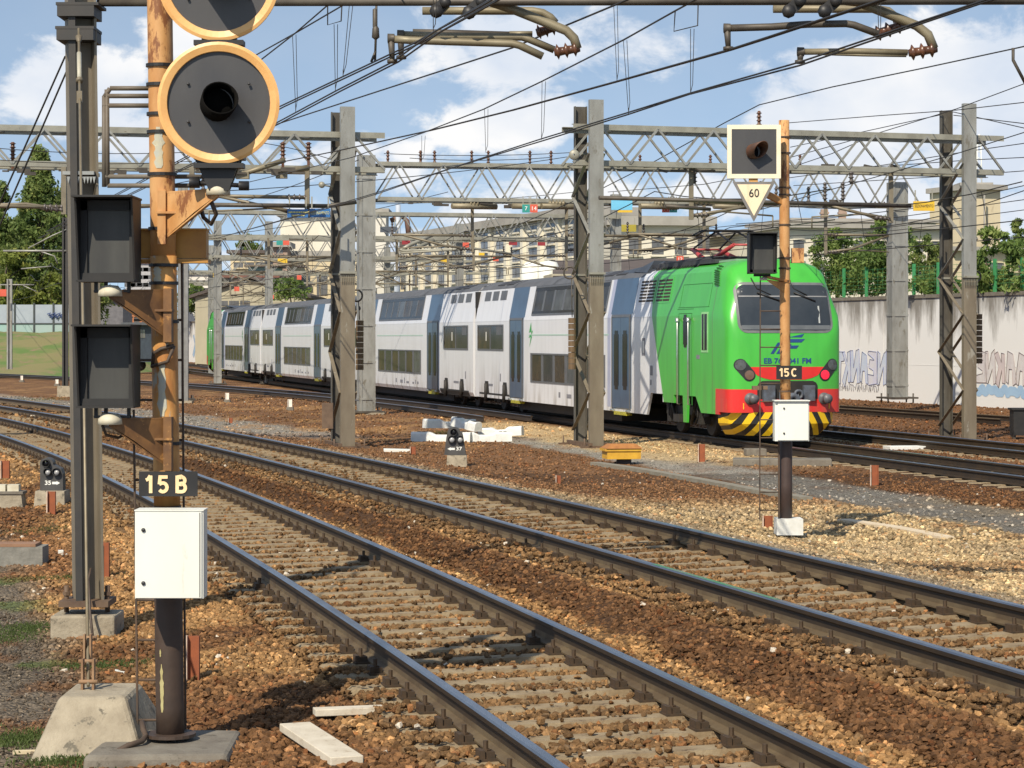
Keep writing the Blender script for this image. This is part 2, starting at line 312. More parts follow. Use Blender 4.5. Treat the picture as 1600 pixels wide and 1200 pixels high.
# ------------------------------------------------------------------ tracks
M_sleeper = mat('sleeper_concrete', (.31, .243, .15), (.21, .15, .083), 5, .9, bump=.5, c3=(.09, .055, .03), t3=.6)
M_fast = mat('fastening_iron', (.045, .032, .02), (.08, .048, .025), 14, .75, .2)
M_rail = mat('rail_rust', (.17, .125, .07), (.11, .075, .042), 3, .62, .3, bump=.2)
M_steel = mat('rail_steel', (.36, .38, .42), (.27, .28, .31), 2, .3, .95, zs=.2)
M_raildark = mat('rail_dark', (.035, .025, .017), (.055, .036, .02), 3, .6, .3)
PROF = [(-.075, 0), (-.075, .012), (-.012, .03), (-.010, .066), (-.009, .115), (-.034, .13), (-.036, .16), (-.027, .172), (.027, .172), (.036, .16), (.034, .13), (.009, .115), (.010, .066), (.012, .03), (.075, .012), (.075, 0)]
def rail(pts, parent, mats):
    vs = []; n = len(PROF)
    for i, p in enumerate(pts):
        d = (pts[min(i + 1, len(pts) - 1)] - pts[max(i - 1, 0)]).normalized(); nn = d.cross(Vector((0, 0, 1))).normalized()
        vs += [p + nn * x + Vector((0, 0, z - .172)) for x, z in PROF]
    b = MB()
    for k in range(n):
        top = k in (6, 7, 8); mid_ = k in (3, 4, 5, 9, 10, 11); fs = [(i * n + k, i * n + (k + 1) % n, (i + 1) * n + (k + 1) % n, (i + 1) * n + k) for i in range(len(pts) - 1)]
        b.f += fs; b.m += [1 if top else 2 if mid_ else 0] * len(fs); b.s += [False] * len(fs)
    b.v = [tuple(v) for v in vs]; b.f += [tuple(range(n)), tuple(reversed(range(len(vs) - n, len(vs))))]; b.m += [0, 0]; b.s += [False, False]
    return b.build('rail', mats, parent)
sl = MB()
def slab(b, L_, w, h):
    w2 = w * .34
    for x0, x1, za, zb in ((-L_ / 2, -L_ / 2 + .03, -.02, 0), (-L_ / 2 + .03, -.35, 0, 0), (-.35, .35, 0, -.012), (.35, L_ / 2 - .03, 0, 0), (L_ / 2 - .03, L_ / 2, 0, -.02)):
        za_, zb_ = za, zb
        if x0 == -.35: za_, zb_ = 0, 0
        b.add([(x0, -w / 2, -h), (x0, w / 2, -h), (x0, w2, za_), (x0, -w2, za_), (x1, -w / 2, -h), (x1, w / 2, -h), (x1, w2, zb_), (x1, -w2, zb_)],
              [(0, 1, 2, 3), (7, 6, 5, 4), (0, 4, 5, 1), (1, 5, 6, 2), (2, 6, 7, 3), (3, 7, 4, 0)])
slab(sl, 2.36, .27, .18); SL = sl.build('sleeper', M_sleeper); SL_ME = SL.data; bpy.data.objects.remove(SL)
fb = MB(); fb.box((0, 0, .006), (.36, .17, .013))
for sx in (-1, 1):
    fb.box((sx * .118, 0, .03), (.075, .1, .04)); fb.lathe((sx * .125, 0, .04), (0, 0, 1), [(0, .03), (.02, .03), (.021, .016), (.07, .016), (.071, 0)], 6, 0, False)
    fb.box((sx * .158, 0, .035), (.03, .13, .05))
FB = fb.build('rail_fastening', M_fast); FB_ME = FB.data; bpy.data.objects.remove(FB)
def arc_table(c, y0, y1, n=4000):
    Y = np.linspace(y0, y1, n); X = c(Y); s = np.concatenate([[0], np.cumsum(np.hypot(np.diff(X), np.diff(Y)))]); return s, X, Y
SLEEP = {}
def track(label, c, y0, y1, zl, zr, ys0=None, nmax=0, fasten=True, step=.6, mats=None, foot=.182):
    s, X, Y = arc_table(c, y0, y1); root = thing('railway_track', (float(c(np.array((y0 + y1) / 2))), (y0 + y1) / 2, g1(float(c(np.array((y0 + y1) / 2))), (y0 + y1) / 2)), label, 'railway track', 'railway tracks')
    st = np.arange(0, s[-1], .8); xs = np.interp(st, s, X); ys = np.interp(st, s, Y); tx = np.gradient(xs); ty = np.gradient(ys); ln = np.hypot(tx, ty); tx /= ln; ty /= ln
    for sgn, z in ((-1, zl), (1, zr)): rail([Vector((x + sgn * .7525 * b, y - sgn * .7525 * a, z)) for x, y, a, b in zip(xs, ys, tx, ty)], root, mats or [M_rail, M_steel, M_raildark])
    if nmax:
        sa = float(np.interp(ys0, Y, s)); base = None
        SLEEP[label] = (s, X, Y, sa)
        for i in range(nmax):
            q = sa + i * step
            if q > s[-1] - .3: break
            x, y = np.interp(q, s, X), np.interp(q, s, Y); x2, y2 = np.interp(q + .2, s, X), np.interp(q + .2, s, Y); a = math.atan2(y2 - y, x2 - x) - math.pi / 2
            o = bpy.data.objects.new('sleeper', SL_ME); COL.objects.link(o); o.parent = root
            o.location = Vector((x, y, (zl + zr) / 2 - foot)) - root.location; o.rotation_euler = (random.uniform(-.02, .02), -math.atan2(zr - zl, 1.505), a + random.uniform(-.008, .008))
            if fasten:
                for sx in (-.7525, .7525):
                    f_ = bpy.data.objects.new('rail_fastening', FB_ME); COL.objects.link(f_); f_.parent = o; f_.location = (sx, 0, .0015)
    return root
TR1 = track('nearest railway track sweeping through the foreground past the yellow signal', c1, 9.5, 76, CH - H1, CH - H1 + .02, 11.0, 100)
TR2 = track('second railway track, curving between the dark gravel strip and the tan heaps', c2, 9.5, 82, CH - H2, CH - H2 + .05, 13.2, 100)
gm = MB(); ys_ = np.linspace(19.2, 22.2, 14); cl = [float(c2(y)) for y in ys_]
for i in range(13):
    a_ = Vector((cl[i] - .7525 * .96, ys_[i] - .2, CH - H2 + .0012)); e_ = Vector((cl[i + 1] - .7525 * .96, ys_[i + 1] - .2, CH - H2 + .0012)); t_ = (e_ - a_).cross(Vector((0, 0, 1))).normalized() * .026
    gm.add([a_ - t_, a_ + t_, e_ + t_, e_ - t_], [(0, 1, 2, 3)])
gm.build('green_paint_streak', mat('green_rail_paint', (.05, .20, .08), (.12, .18, .12), 3, .4, lo=.4, hi=.6), TR2)
ZT = CH - HT
track('straight track that the green and white train stands on', cT, 30, 185, ZT, ZT, 36, 45, False, mats=[M_raildark, M_steel, M_raildark])
track('track running between the green train and the graffiti wall columns', cA, 30, 200, ZT, ZT, 42, 45, False, mats=[M_raildark, M_steel, M_raildark])
def spline_c(pts):
    Yp = np.array([p[1] for p in pts]); Xp = np.array([p[0] for p in pts]); i = np.argsort(Yp); q = np.polyfit(Yp[i], Xp[i], 2); lo, hi = Yp.min(), Yp.max()
    return lambda Y: pc(q, Y, lo, hi)
n3 = [bpj(x, y, HT) for x, y in [(850, 660), (592, 634), (505, 622), (295, 600), (100, 591), (0, 586)]]
c3f = spline_c([(x + .75, y + .15) for x, y in n3]); track('far track branching off leftwards below the grass bank', c3f, 72, 175, ZT + .012, ZT + .012, mats=[M_raildark, M_steel, M_raildark])
nw = [bpj(x, y, 2.42) for x, y in [(1586, 656), (1306, 638)]]
def cwf(Y):
    Y = np.asarray(Y, float); (xa, ya), (xb, yb) = nw; k = (xb - xa) / (yb - ya); return xa + .8 + (Y - ya) * k * np.where(Y < 95, 1, 1) * .93
track('farthest track at the foot of the graffiti wall', cwf, 70, 220, ZT, ZT, mats=[M_raildark, M_rail, M_raildark])
# ------------------------------------------------------------------ ballast stones
def ico():
    p = (1 + 5 ** .5) / 2; v = np.array([(-1, p, 0), (1, p, 0), (-1, -p, 0), (1, -p, 0), (0, -1, p), (0, 1, p), (0, -1, -p), (0, 1, -p), (p, 0, -1), (p, 0, 1), (-p, 0, -1), (-p, 0, 1)]) / (1 + p * p) ** .5
    f = np.array([(0, 11, 5), (0, 5, 1), (0, 1, 7), (0, 7, 10), (0, 10, 11), (1, 5, 9), (5, 11, 4), (11, 10, 2), (10, 7, 6), (7, 1, 8), (3, 9, 4), (3, 4, 2), (3, 2, 6), (3, 6, 8), (3, 8, 9), (4, 9, 5), (2, 4, 11), (6, 2, 10), (8, 6, 7), (9, 8, 1)]); return v, f
IV, IF = ico()
def stones(name, X, Y, Z, R, colr, m):
    n = len(X); J = IV[None] * (1 + RNG.uniform(-.38, .36, (n, 12, 1))); J = J * RNG.uniform(.6, 1.25, (n, 1, 3))
    th = RNG.random(n) * 6.283; ph = RNG.random(n) * 6.283; c, s = np.cos(th), np.sin(th); x = J[..., 0] * c[:, None] - J[..., 1] * s[:, None]; y = J[..., 0] * s[:, None] + J[..., 1] * c[:, None]; z = J[..., 2]
    c, s = np.cos(ph), np.sin(ph); y, z = y * c[:, None] - z * s[:, None], y * s[:, None] + z * c[:, None]
    V = np.stack([x * R[:, None] + X[:, None], y * R[:, None] + Y[:, None], z * R[:, None] * .85 + Z[:, None]], -1).reshape(-1, 3)
    Fc = (IF[None] + (np.arange(n) * 12)[:, None, None]).reshape(-1, 3); return npmesh(name, V, Fc, m, np.repeat(colr, 12, 0))
def sample(y0, y1, dens, dlo=-40, dhi=40):
    n = int(dens * (y1 - y0) * ((y0 + y1) * .23 + 2.4)); Y = np.sqrt(RNG.uniform(y0 ** 2, y1 ** 2, n)); X = RNG.uniform(-1, 1, n) * (.23 * Y + 1.2); return X, Y
Xs = []; Ys = []; Rs = []
for y0, y1, de, r0, r1 in ((10.5, 16, 840, .012, .035), (16, 22, 680, .013, .030), (22, 30, 360, .016, .033), (30, 42, 150, .018, .037), (42, 60, 40, .024, .045), (60, 105, 9, .035, .065)):
    x, y = sample(y0, y1, de); Xs.append(x); Ys.append(y); Rs.append(r0 + (r1 - r0) * RNG.random(len(x)) ** 1.6)
X = np.concatenate(Xs); Y = np.concatenate(Ys); R = np.concatenate(Rs); d1 = dist(q1, X, Y); d2 = dist(q2, X, Y); dT = (X - cT(Y)) * cosT
keep = np.ones(len(X), bool); Z = gz(X, Y) + .004
for (lab, q, dd, ztop) in ((list(SLEEP)[0], q1, d1, CH - H1 + .01 - .182), (list(SLEEP)[1], q2, d2, CH - H2 + .025 - .182)):
    s, Xa, Ya, sa = SLEEP[lab]; slp = np.polyval(np.polyder(q), Y); co = 1 / np.sqrt(1 + slp ** 2); Yf = Y + dd * slp * co; ar = (np.interp(Yf, Ya, s) - sa + .3) % .6 - .3
    on = (np.abs(dd) < 1.2) & (np.abs(ar) < .098 + R * .35); keep &= ~(on & (RNG.random(len(X)) > np.where(np.abs(dd) > .88, .6, .09))); Z = np.where(on, ztop + .012, Z)
    keep &= ~(np.abs(np.abs(dd) - .7525) < .06 + R * .6)
    keep &= ~((np.abs(np.abs(dd) - .7525) < .2) & (np.abs(ar) < .14)); intr = (np.abs(dd) < 1.25) & ~on; Z = np.where(intr, Z + .012 + .022 * RNG.random(len(X)), Z)
keep &= ~((np.abs(dT) < 1.4))
pathz = (dT > -5.3) & (dT < -3.4) & (Y > 30) & (Y < 62); keep &= ~(pathz & (RNG.random(len(X)) > .12))
dirtz = d1 < -3.1; keep &= ~(dirtz & (RNG.random(len(X)) > .5))
rustz = (d2 > 3.2) & (Y > 38); R = np.where(rustz, R * .75, R); R = np.where(dirtz, R * .5, R)
X, Y, Z, R = X[keep], Y[keep], Z[keep], R[keep]
cs = zone(X, Y); br = np.exp(RNG.normal(-.03, .34, len(X))); cs = cs * br[:, None]
hu = RNG.random(len(X)); cs = np.where((hu < .07)[:, None], cs * np.array((1.05, .85, .75)), cs); cs = np.where((hu > .93)[:, None], cs * np.array((1.0, 1.10, 1.28)), cs)
wh = RNG.random(len(X)) < .004; cs = np.where(wh[:, None], np.array((.52, .46, .37)), cs)
bal = stones('ballast', X, Y, Z + R * .25, R, np.clip(cs, .01, .8), vcol_mat('ballast_stone', fine=90, bump=.25, k=.22, dist_=.006))
tag(bal, 'loose angular tan and brown ballast stones lying round the tracks', 'ballast', kind='stuff')
# ------------------------------------------------------------------ signals
M_ochre = mat('ochre_rusty_paint', (.62, .36, .15), (.44, .20, .06), 5, .55, bump=.12, zs=.4, c3=(.22, .085, .03), t3=.575)
M_ochre2 = mat('rust_streaked_paint', (.64, .34, .10), (.40, .17, .045), 5, .6, bump=.15, zs=.3, c3=(.36, .38, .33), t3=.63, lo=.4, hi=.6)
M_darkpole = mat('dark_brown_paint', (.045, .030, .022), (.065, .042, .03), 6, .55, bump=.1, c3=(.30, .25, .12), t3=.76)
M_orange = mat('orange_rim_enamel', (.78, .45, .17), (.66, .34, .11), 4, .42, c3=(.5, .22, .06), t3=.68)
M_face = mat('charcoal_signal_face', (.046, .046, .05), (.065, .063, .063), 3, .45, zs=.4)
M_black = mat('black_paint', (.012, .012, .013), (.022, .02, .019), 4, .5)
M_hood = mat('weathered_black_hood', (.011, .011, .011), (.020, .018, .016), 7, .6)
M_panel = mat('dusty_grey_screen', (.058, .058, .052), (.028, .028, .027), 4, .5, zs=.25, c3=(.085, .065, .04), t3=.68)
M_white = mat('white_cabinet_paint', (.76, .77, .71), (.71, .71, .64), 1.6, .4, zs=.3, c3=(.62, .59, .50), t3=.67)
M_offw = mat('off_white_cap', (.60, .57, .45), (.48, .42, .3), 8, .6)
M_steelg = mat('galvanised_grey', (.36, .37, .36), (.27, .28, .27), 3, .5, .25, zs=.4, bump=.05)
M_conc = mat('weathered_concrete', (.37, .32, .235), (.25, .21, .15), 5, .9, bump=.6, c3=(.13, .115, .085), t3=.60)
M_conc2 = mat('dark_concrete', (.20, .18, .145), (.14, .12, .095), 5, .9, bump=.4, c3=(.09, .08, .06))
M_stake = mat('rusty_stake', (.30, .085, .03), (.2, .06, .025), 7, .75, c3=(.5, .33, .2), t3=.7)
M_cream = mat('cream_lettering', (.82, .62, .36), (.78, .56, .3), 20, .5)
M_ladder = mat('dark_ladder_iron', (.06, .042, .03), (.10, .06, .035), 9, .7)
M_lens = mat('dark_lens', (.01, .01, .012), (.008, .008, .01), 2, .08)
M_whitetxt = mat('white_lettering', (.8, .8, .76), (.76, .76, .7), 9, .5)
M_bolt = mat('dark_bolt', (.05, .05, .055), (.03, .03, .03), 9, .5)
def ring(b, c, ax, r0, r1, t, mi=0, n=40): b.lathe(c, ax, [(0, r0), (0, r1), (t, r1), (t, r0), (0, r0)], n, mi, False)
def signal_b():
    Y0 = 14.6; S = F / Y0; q = lambda x, y, dy=0.0: P(x, y, Y0 + dy)
    base = P(266, 1152, Y0); base.z = .0
    T = thing('railway_signal', base, 'tall rusty ochre signal mast carrying two round targets, hooded boxes and number plate 15 B', 'railway signal')
    def pole(y0, y1, r, m, name='pole'):
        return MB().tube([q(249.5 + (y - 0) * .0145, y) for y in np.linspace(y0, y1, 9)], r, 20).build(name, m, T)
    pole(-80, 400, .079, M_ochre); pole(400, 790, .082, M_ochre2, 'pole'); pole(790, 1150, .088, M_darkpole, 'pole_foot')
    for y in (100, 130, 176, 204, 270, 355, 412, 440, 500, 690): b = MB(); ring(b, q(249.5 + y * .0145, y), (0, 0, -1), .078, .092, .02, 0, 20); b.build('clamp', M_black, T)
    def flake(pts, r, m, seed):
        rr = random.Random(seed); n_ = 14; vs = []
        for i in range(n_):
            y = pts[0] + (pts[1] - pts[0]) * i / (n_ - 1); cx = 249.5 + y * .0145; w = (pts[3]) * (math.sin(math.pi * (i + .4) / n_) ** .5) * rr.uniform(.55, 1.1); c = q(cx, y)
            jl, jr = rr.uniform(.7, 1.15), rr.uniform(.7, 1.15)
            for s in (-jl, -.5 * jl, 0, .5 * jr, jr): a = pts[2] + s * w; vs.append(c + Vector((math.sin(a) * r, -math.cos(a) * r, 0)))
        b = MB(); b.add(vs, [(5 * i + k, 5 * i + k + 1, 5 * i + k + 6, 5 * i + k + 5) for i in range(n_ - 1) for k in range(4)]); b.build('bare_paint_patch', m, T)
    mfl = mat('pale_bare_patch', (.40, .42, .38), (.5, .45, .3), 12, .7); mfy = mat('yellowed_flake', (.42, .38, .18), (.34, .28, .12), 14, .7)
    flake((200, 264, -.1, .5), .0815, mfl, 2); flake((412, 445, -.35, .4), .0845, mfl, 3); flake((565, 650, -.1, .42), .0845, mfl, 5); flake((1035, 1110, -.42, .16), .0905, mfy, 4); flake((1012, 1024, -.5, .08), .0905, mfy, 6)
    b = MB(); b.lathe(q(266, 1150), (0, 0, 1), [(0, .16), (.02, .16), (.021, .088)], 20, 0, False); b.build('base_flange', M_darkpole, T)
    # round targets
    ax = Vector((.03, -1, -.02)).normalized()
    for cy in (161, -31):
        c = q(342, cy, -.34); h = MB(); h.lathe(c, ax, [(0, .0), (0, .31), (.012, .312)], 48, 0, False); h.lathe(c, -ax, [(.0, .31), (.05, .3), (.09, .2), (.1, 0)], 40, 0, True)
        H = h.build('signal_target', M_face, T)
        r = MB(); r.lathe(c, ax, [(-.02, .366), (.028, .369), (.034, .35), (.022, .312), (-.012, .308), (-.02, .366)], 56, 0, False); r.build('rim', M_orange, H)
        t = MB(); a2 = Vector((.22, -1, .10)).normalized(); p0 = c + Vector((-.012, 0, -.01)); n = 24; e1 = a2.cross(Vector((0, 0, 1))).normalized(); e2 = e1.cross(a2) * -1
        vs = []
        for d, rr in ((0, .104), (1, .110), (1, .102), (.02, .098)):
            for k in range(n):
                t_ = 2 * math.pi * k / n; u = math.sin(t_); ln = .27 - .11 * (1 - u) / 2; vs.append(p0 + e1 * math.cos(t_) * rr + e2 * u * rr + a2 * ln * d)
        fs = [(i * n + k, i * n + (k + 1) % n, (i + 1) * n + (k + 1) % n, (i + 1) * n + k) for i in range(3) for k in range(n)]
        t.add(vs, fs, 0, True); t.build('lamp_hood', mat('matt_black', (.006, .006, .006), (.009, .008, .007), 4, .95, spec=.05), H)  # hood and lens share one even matt black
        l = MB(); l.lathe(p0 + a2 * .015, a2, [(0, .098), (.02, .07), (.028, 0)], 24); l.build('lens', MATS['matt_black'], H)
        bt = MB()
        for a in (35, 145, 215, 325): bt.lathe(c + Vector((math.cos(math.radians(a)) * .225, -.012, math.sin(math.radians(a)) * .2)), ax, [(0, .009), (.012, .009), (.013, 0)], 8)
        bt.build('bolt', M_bolt, H)
        # yoke under the target
        y = MB(); zb = c.z - .38
        y.box((c.x, c.y + .03, zb), (.30, .12, .03)); y.box((c.x - .09, c.y + .03, zb + .03), (.03, .06, .10)); y.box((c.x + .09, c.y + .03, zb + .03), (.03, .06, .1)); y.build('yoke', M_black, H)
    b = MB(); c = q(342, 290, -.31)
    b.prism([c + Vector(v) for v in ((-.15, 0, .17), (.13, 0, .17), (.06, 0, -.03), (-.06, 0, -.03))], (0, .03, 0)); b.prism([c + Vector(v) for v in ((-.13, .1, .17), (.13, .1, .17), (.05, .1, -.03), (-.05, .1, -.03))], (0, .03, 0))
    b.box(c + Vector((0, .06, .17)), (.3, .16, .02)); b.tube([c + Vector((-.17, .02, .02)), c + Vector((.17, .02, .0))], .014); b.lathe(c + Vector((-.15, .02, .02)), (1, 0, 0), [(-.03, .035), (.03, .035), (.031, 0)], 10); b.lathe(c + Vector((.15, .02, .0)), (1, 0, 0), [(-.03, .03), (.03, .03), (.031, 0)], 10)
    b.build('target_cradle', M_black, T)
    def arm(tip, root, capup, m, sgn, name='bracket_arm'):
        b = MB(); d = root - tip
        b.prism([tip + Vector((0, -.05, .02)), tip + Vector((0, .05, .02)), root + Vector((0, .05, .07)), root + Vector((0, -.05, .07))], (0, 0, -.012))
        for yy in (-.05, .045): b.prism([tip + Vector((0, yy, .01)), root + Vector((0, yy, .06)), root + Vector((0, yy, -.22)), tip + d * .45 + Vector((0, yy, -.10)), tip + Vector((0, yy, -.02))], (0, .008, 0))
        b.prism([tip + Vector((0, -.05, -.02)), tip + Vector((0, .05, -.02)), root + Vector((0, .05, -.22)), root + Vector((0, -.05, -.22))], (0, 0, -.01))
        b.box(root + Vector((sgn * .01, 0, -.09)), (.05, .17, .33)); b.box(root + Vector((sgn * -.02, 0, -.06)), (.12, .2, .014)); b.build(name, m, T)
        c = MB(); c.lathe(tip + Vector((0, 0, -.02)), (0, 0, 1), [(0, .0), (0, .075), (.035, .072), (.065, .05), (.07, 0)], 20); c.build('arm_cap', M_offw, T)
    arm(q(341, 300, -.25), q(258, 318, -.03), 0, M_ochre, -1)
    # hooded indicator boxes
    for k, (x0, y0, x1, y1, tipy) in enumerate(((117, 306, 208, 440, 458), (117, 507, 207, 638, 658))):
        yd = -.42; A = q(x0, y1, yd); w = (x1 - x0) * (Y0 + yd) / F; h = (y1 - y0) * (Y0 + yd) / F; D = .30; t = .012; b = MB(); a = A
        o = lambda x, y, z: a + Vector((x, y, z))
        b.box(o(w / 2, D / 2, t / 2), (w, D * .8, t)); b.box(o(w / 2, D / 2 - .05, h - t / 2), (w + .01, D + .12, t)); 
        b.prism([o(0, -.03, h - t), o(0, D, h - t), o(0, D, t), o(0, .09, t)], (t, 0, 0)); b.prism([o(w, -.03, h - t), o(w, D, h - t), o(w, D, t), o(w, .09, t)], (-t, 0, 0))
        b.box(o(w / 2, D, h / 2), (w, t, h)); b.box(o(w / 2, .12, .03), (w - .02, .02, .05)); b.box(o(.03, .13, h / 2), (.045, .02, h * .92)); b.box(o(w - .025, .13, h / 2), (.035, .02, h * .92)); b.box(o(w / 2, .13, h - .05), (w - .02, .02, .06))
        B = b.build('indicator_box', M_hood, T); s_ = MB(); s_.box(o(w / 2 + .008, .15, h * .47), (w * .76, .015, h * .88)); s_.build('screen', M_panel, B)
        f = MB()
        for xx in (.1, .16, .30): f.box(o(xx, .16, -.03), (.02, .03, .07))
        f.box(o(.2, .16, -.055), (.22, .06, .012)); f.build('foot', M_black, B)
        arm(q(172, tipy, -.30), q(262, tipy + 12, -.06), 0, mat('shaded_rusty_bracket', (.24, .115, .035), (.11, .052, .02), 6, .6, c3=(.40, .20, .06), t3=.63), 1)  # shade on these arms is put into a darker rust colour
    b = MB(); c = q(265, 382, .13); b.box(c, (.475, .12, .175)); b.box(c + Vector((0, -.005, .092)), (.485, .14, .012)); b.box(c + Vector((0, 0, -.105)), (.5, .15, .025)); b.build('junction_box', mat('ochre_box_paint', (.50, .26, .05), (.36, .16, .035), 5, .55), T)
    # service ladder behind the pole, small platform frame
    b = MB()
    for (xa, ya), (xb, yb) in (((209, 640), (215, 1135)), ((284, 410), (290, 1150))): b.bar(q(xa, ya, .16), q(xb, yb, .16), .022, .012)
    for y in np.arange(500, 1140, 62.5): b.tube([q(211 + (y - 640) * .012, y, .16), q(286, y, .16)], .009, 6)
    b.build('ladder', M_ladder, T)
    b = MB(); mgr = mat('grey_brown_tube', (.16, .14, .11), (.11, .085, .06), 5, .6)
    for a_, c_ in (((172, 138), (236, 138)), ((165, 150), (236, 150)), ((160, 165), (236, 165)), ((163, 150), (163, 292)), ((167, 140), (168, 290)), ((165, 276), (320, 276)), ((168, 290), (312, 290)), ((172, 138), (163, 152)), ((312, 290), (326, 276))): b.tube([q(*a_, .14), q(*c_, .14)], .016, 6)
    b.build('platform_frame', mgr, T)
    # number plate
    b = MB(); b.box(q(263, 756, -.20), (.358, .012, .152)); pl = b.build('number_plate', M_black, T)
    g = MB(); p0 = q(228, 770.5, -.211); kk = 27.5 * (Y0 - .21) / F
    for ch, xx in (('1', 228), ('5', 246.5), ('B', 274.5)): glyphs(g, ch, q(xx, 770.5, -.211), kk, .1)
    g.build('lettering', M_cream, pl)
    b = MB(); b.box(q(265, 756, -.14), (.05, .12, .06)); b.build('plate_bracket', M_black, T)
    # cabinet
    yd = -.42; c = q(264, 867, yd); w = 107 * (Y0 + yd) / F; h = 137 * (Y0 + yd) / F; b = MB(); b.box(c + Vector((.0, .10, 0)), (w, .18, h)); b.box(c + Vector((0, .10, h / 2 + .003)), (w + .006, .2, .006)); cb = b.build('cabinet', M_white, T)
    b = MB(); b.box(c + Vector((-.004, .006, 0)), (w - .012, .018, h - .010)); dr = b.build('door', M_white, cb)
    b = MB(); b.box(c + Vector((w / 2 - .02, -.0045, 0)), (.004, .004, h - .02)); b.build('hinge_line', M_bolt, cb)
    for zz in (828, 911): b = MB(); p = q(224, zz, yd - .005); b.lathe(p, (0, -1, 0), [(0, .012), (.008, .012), (.009, 0)], 12); b.build('lock', M_bolt, dr)
    b = MB(); b.box(c + Vector((.01, .24, 0)), (.2, .12, .3)); b.build('cabinet_bracket', M_black, T)
    mc = mat('brown_cable', (.09, .06, .04), (.05, .035, .025), 8, .6)
    b = MB(); b.tube([q(222, 1128, .02), q(224, 1140, -.05), q(228, 1150, -.1), q(222, 1158, -.2), q(200, 1165, -.28), q(176, 1178, -.32), q(160, 1195, -.4), q(158, 1215, -.45)], .018, 8); b.build('cable', mc, T)
    b = MB(); b.tube([q(326, 305, -.25), q(338, 335, -.2), q(330, 350, -.15), q(318, 340, -.1), q(312, 318, -.05)], .014, 6); b.build('cable', mc, T)
    b = MB(); b.tube([q(160, 665, -.3), q(166, 680, -.25), q(185, 684, -.2), q(200, 676, -.15)], .010, 6); b.build('cable', mc, T)
    b = MB(); b.tube([q(238, 574, -.07), q(240, 552, -.09), q(252, 545, -.1), q(272, 540, -.09)], .013, 6); b.build('cable', mc, T)
    b = MB(); b.tube([q(272, 540, -.09), q(262, 565, -.1), q(236, 573, -.09)], .012, 6); b.build('cable', mc, T)
    bb = MB(); x0, y0 = base.x + .0, base.y
    vs = [(x0 - .44, y0 - .55, -.02), (x0 + .42, y0 - .5, -.02), (x0 + .40, y0 + .38, -.02), (x0 - .40, y0 + .42, -.02)]
    bb.add(vs + [(x * 1.0 + (x - x0) * .06, y + (y - y0) * .06, -.4) for x, y, z in vs], [(0, 1, 2, 3), (4, 7, 6, 5), (0, 4, 5, 1), (1, 5, 6, 2), (2, 6, 7, 3), (3, 7, 4, 0)]); soften(bb.build('foundation', M_conc2, T), .03)
signal_b()
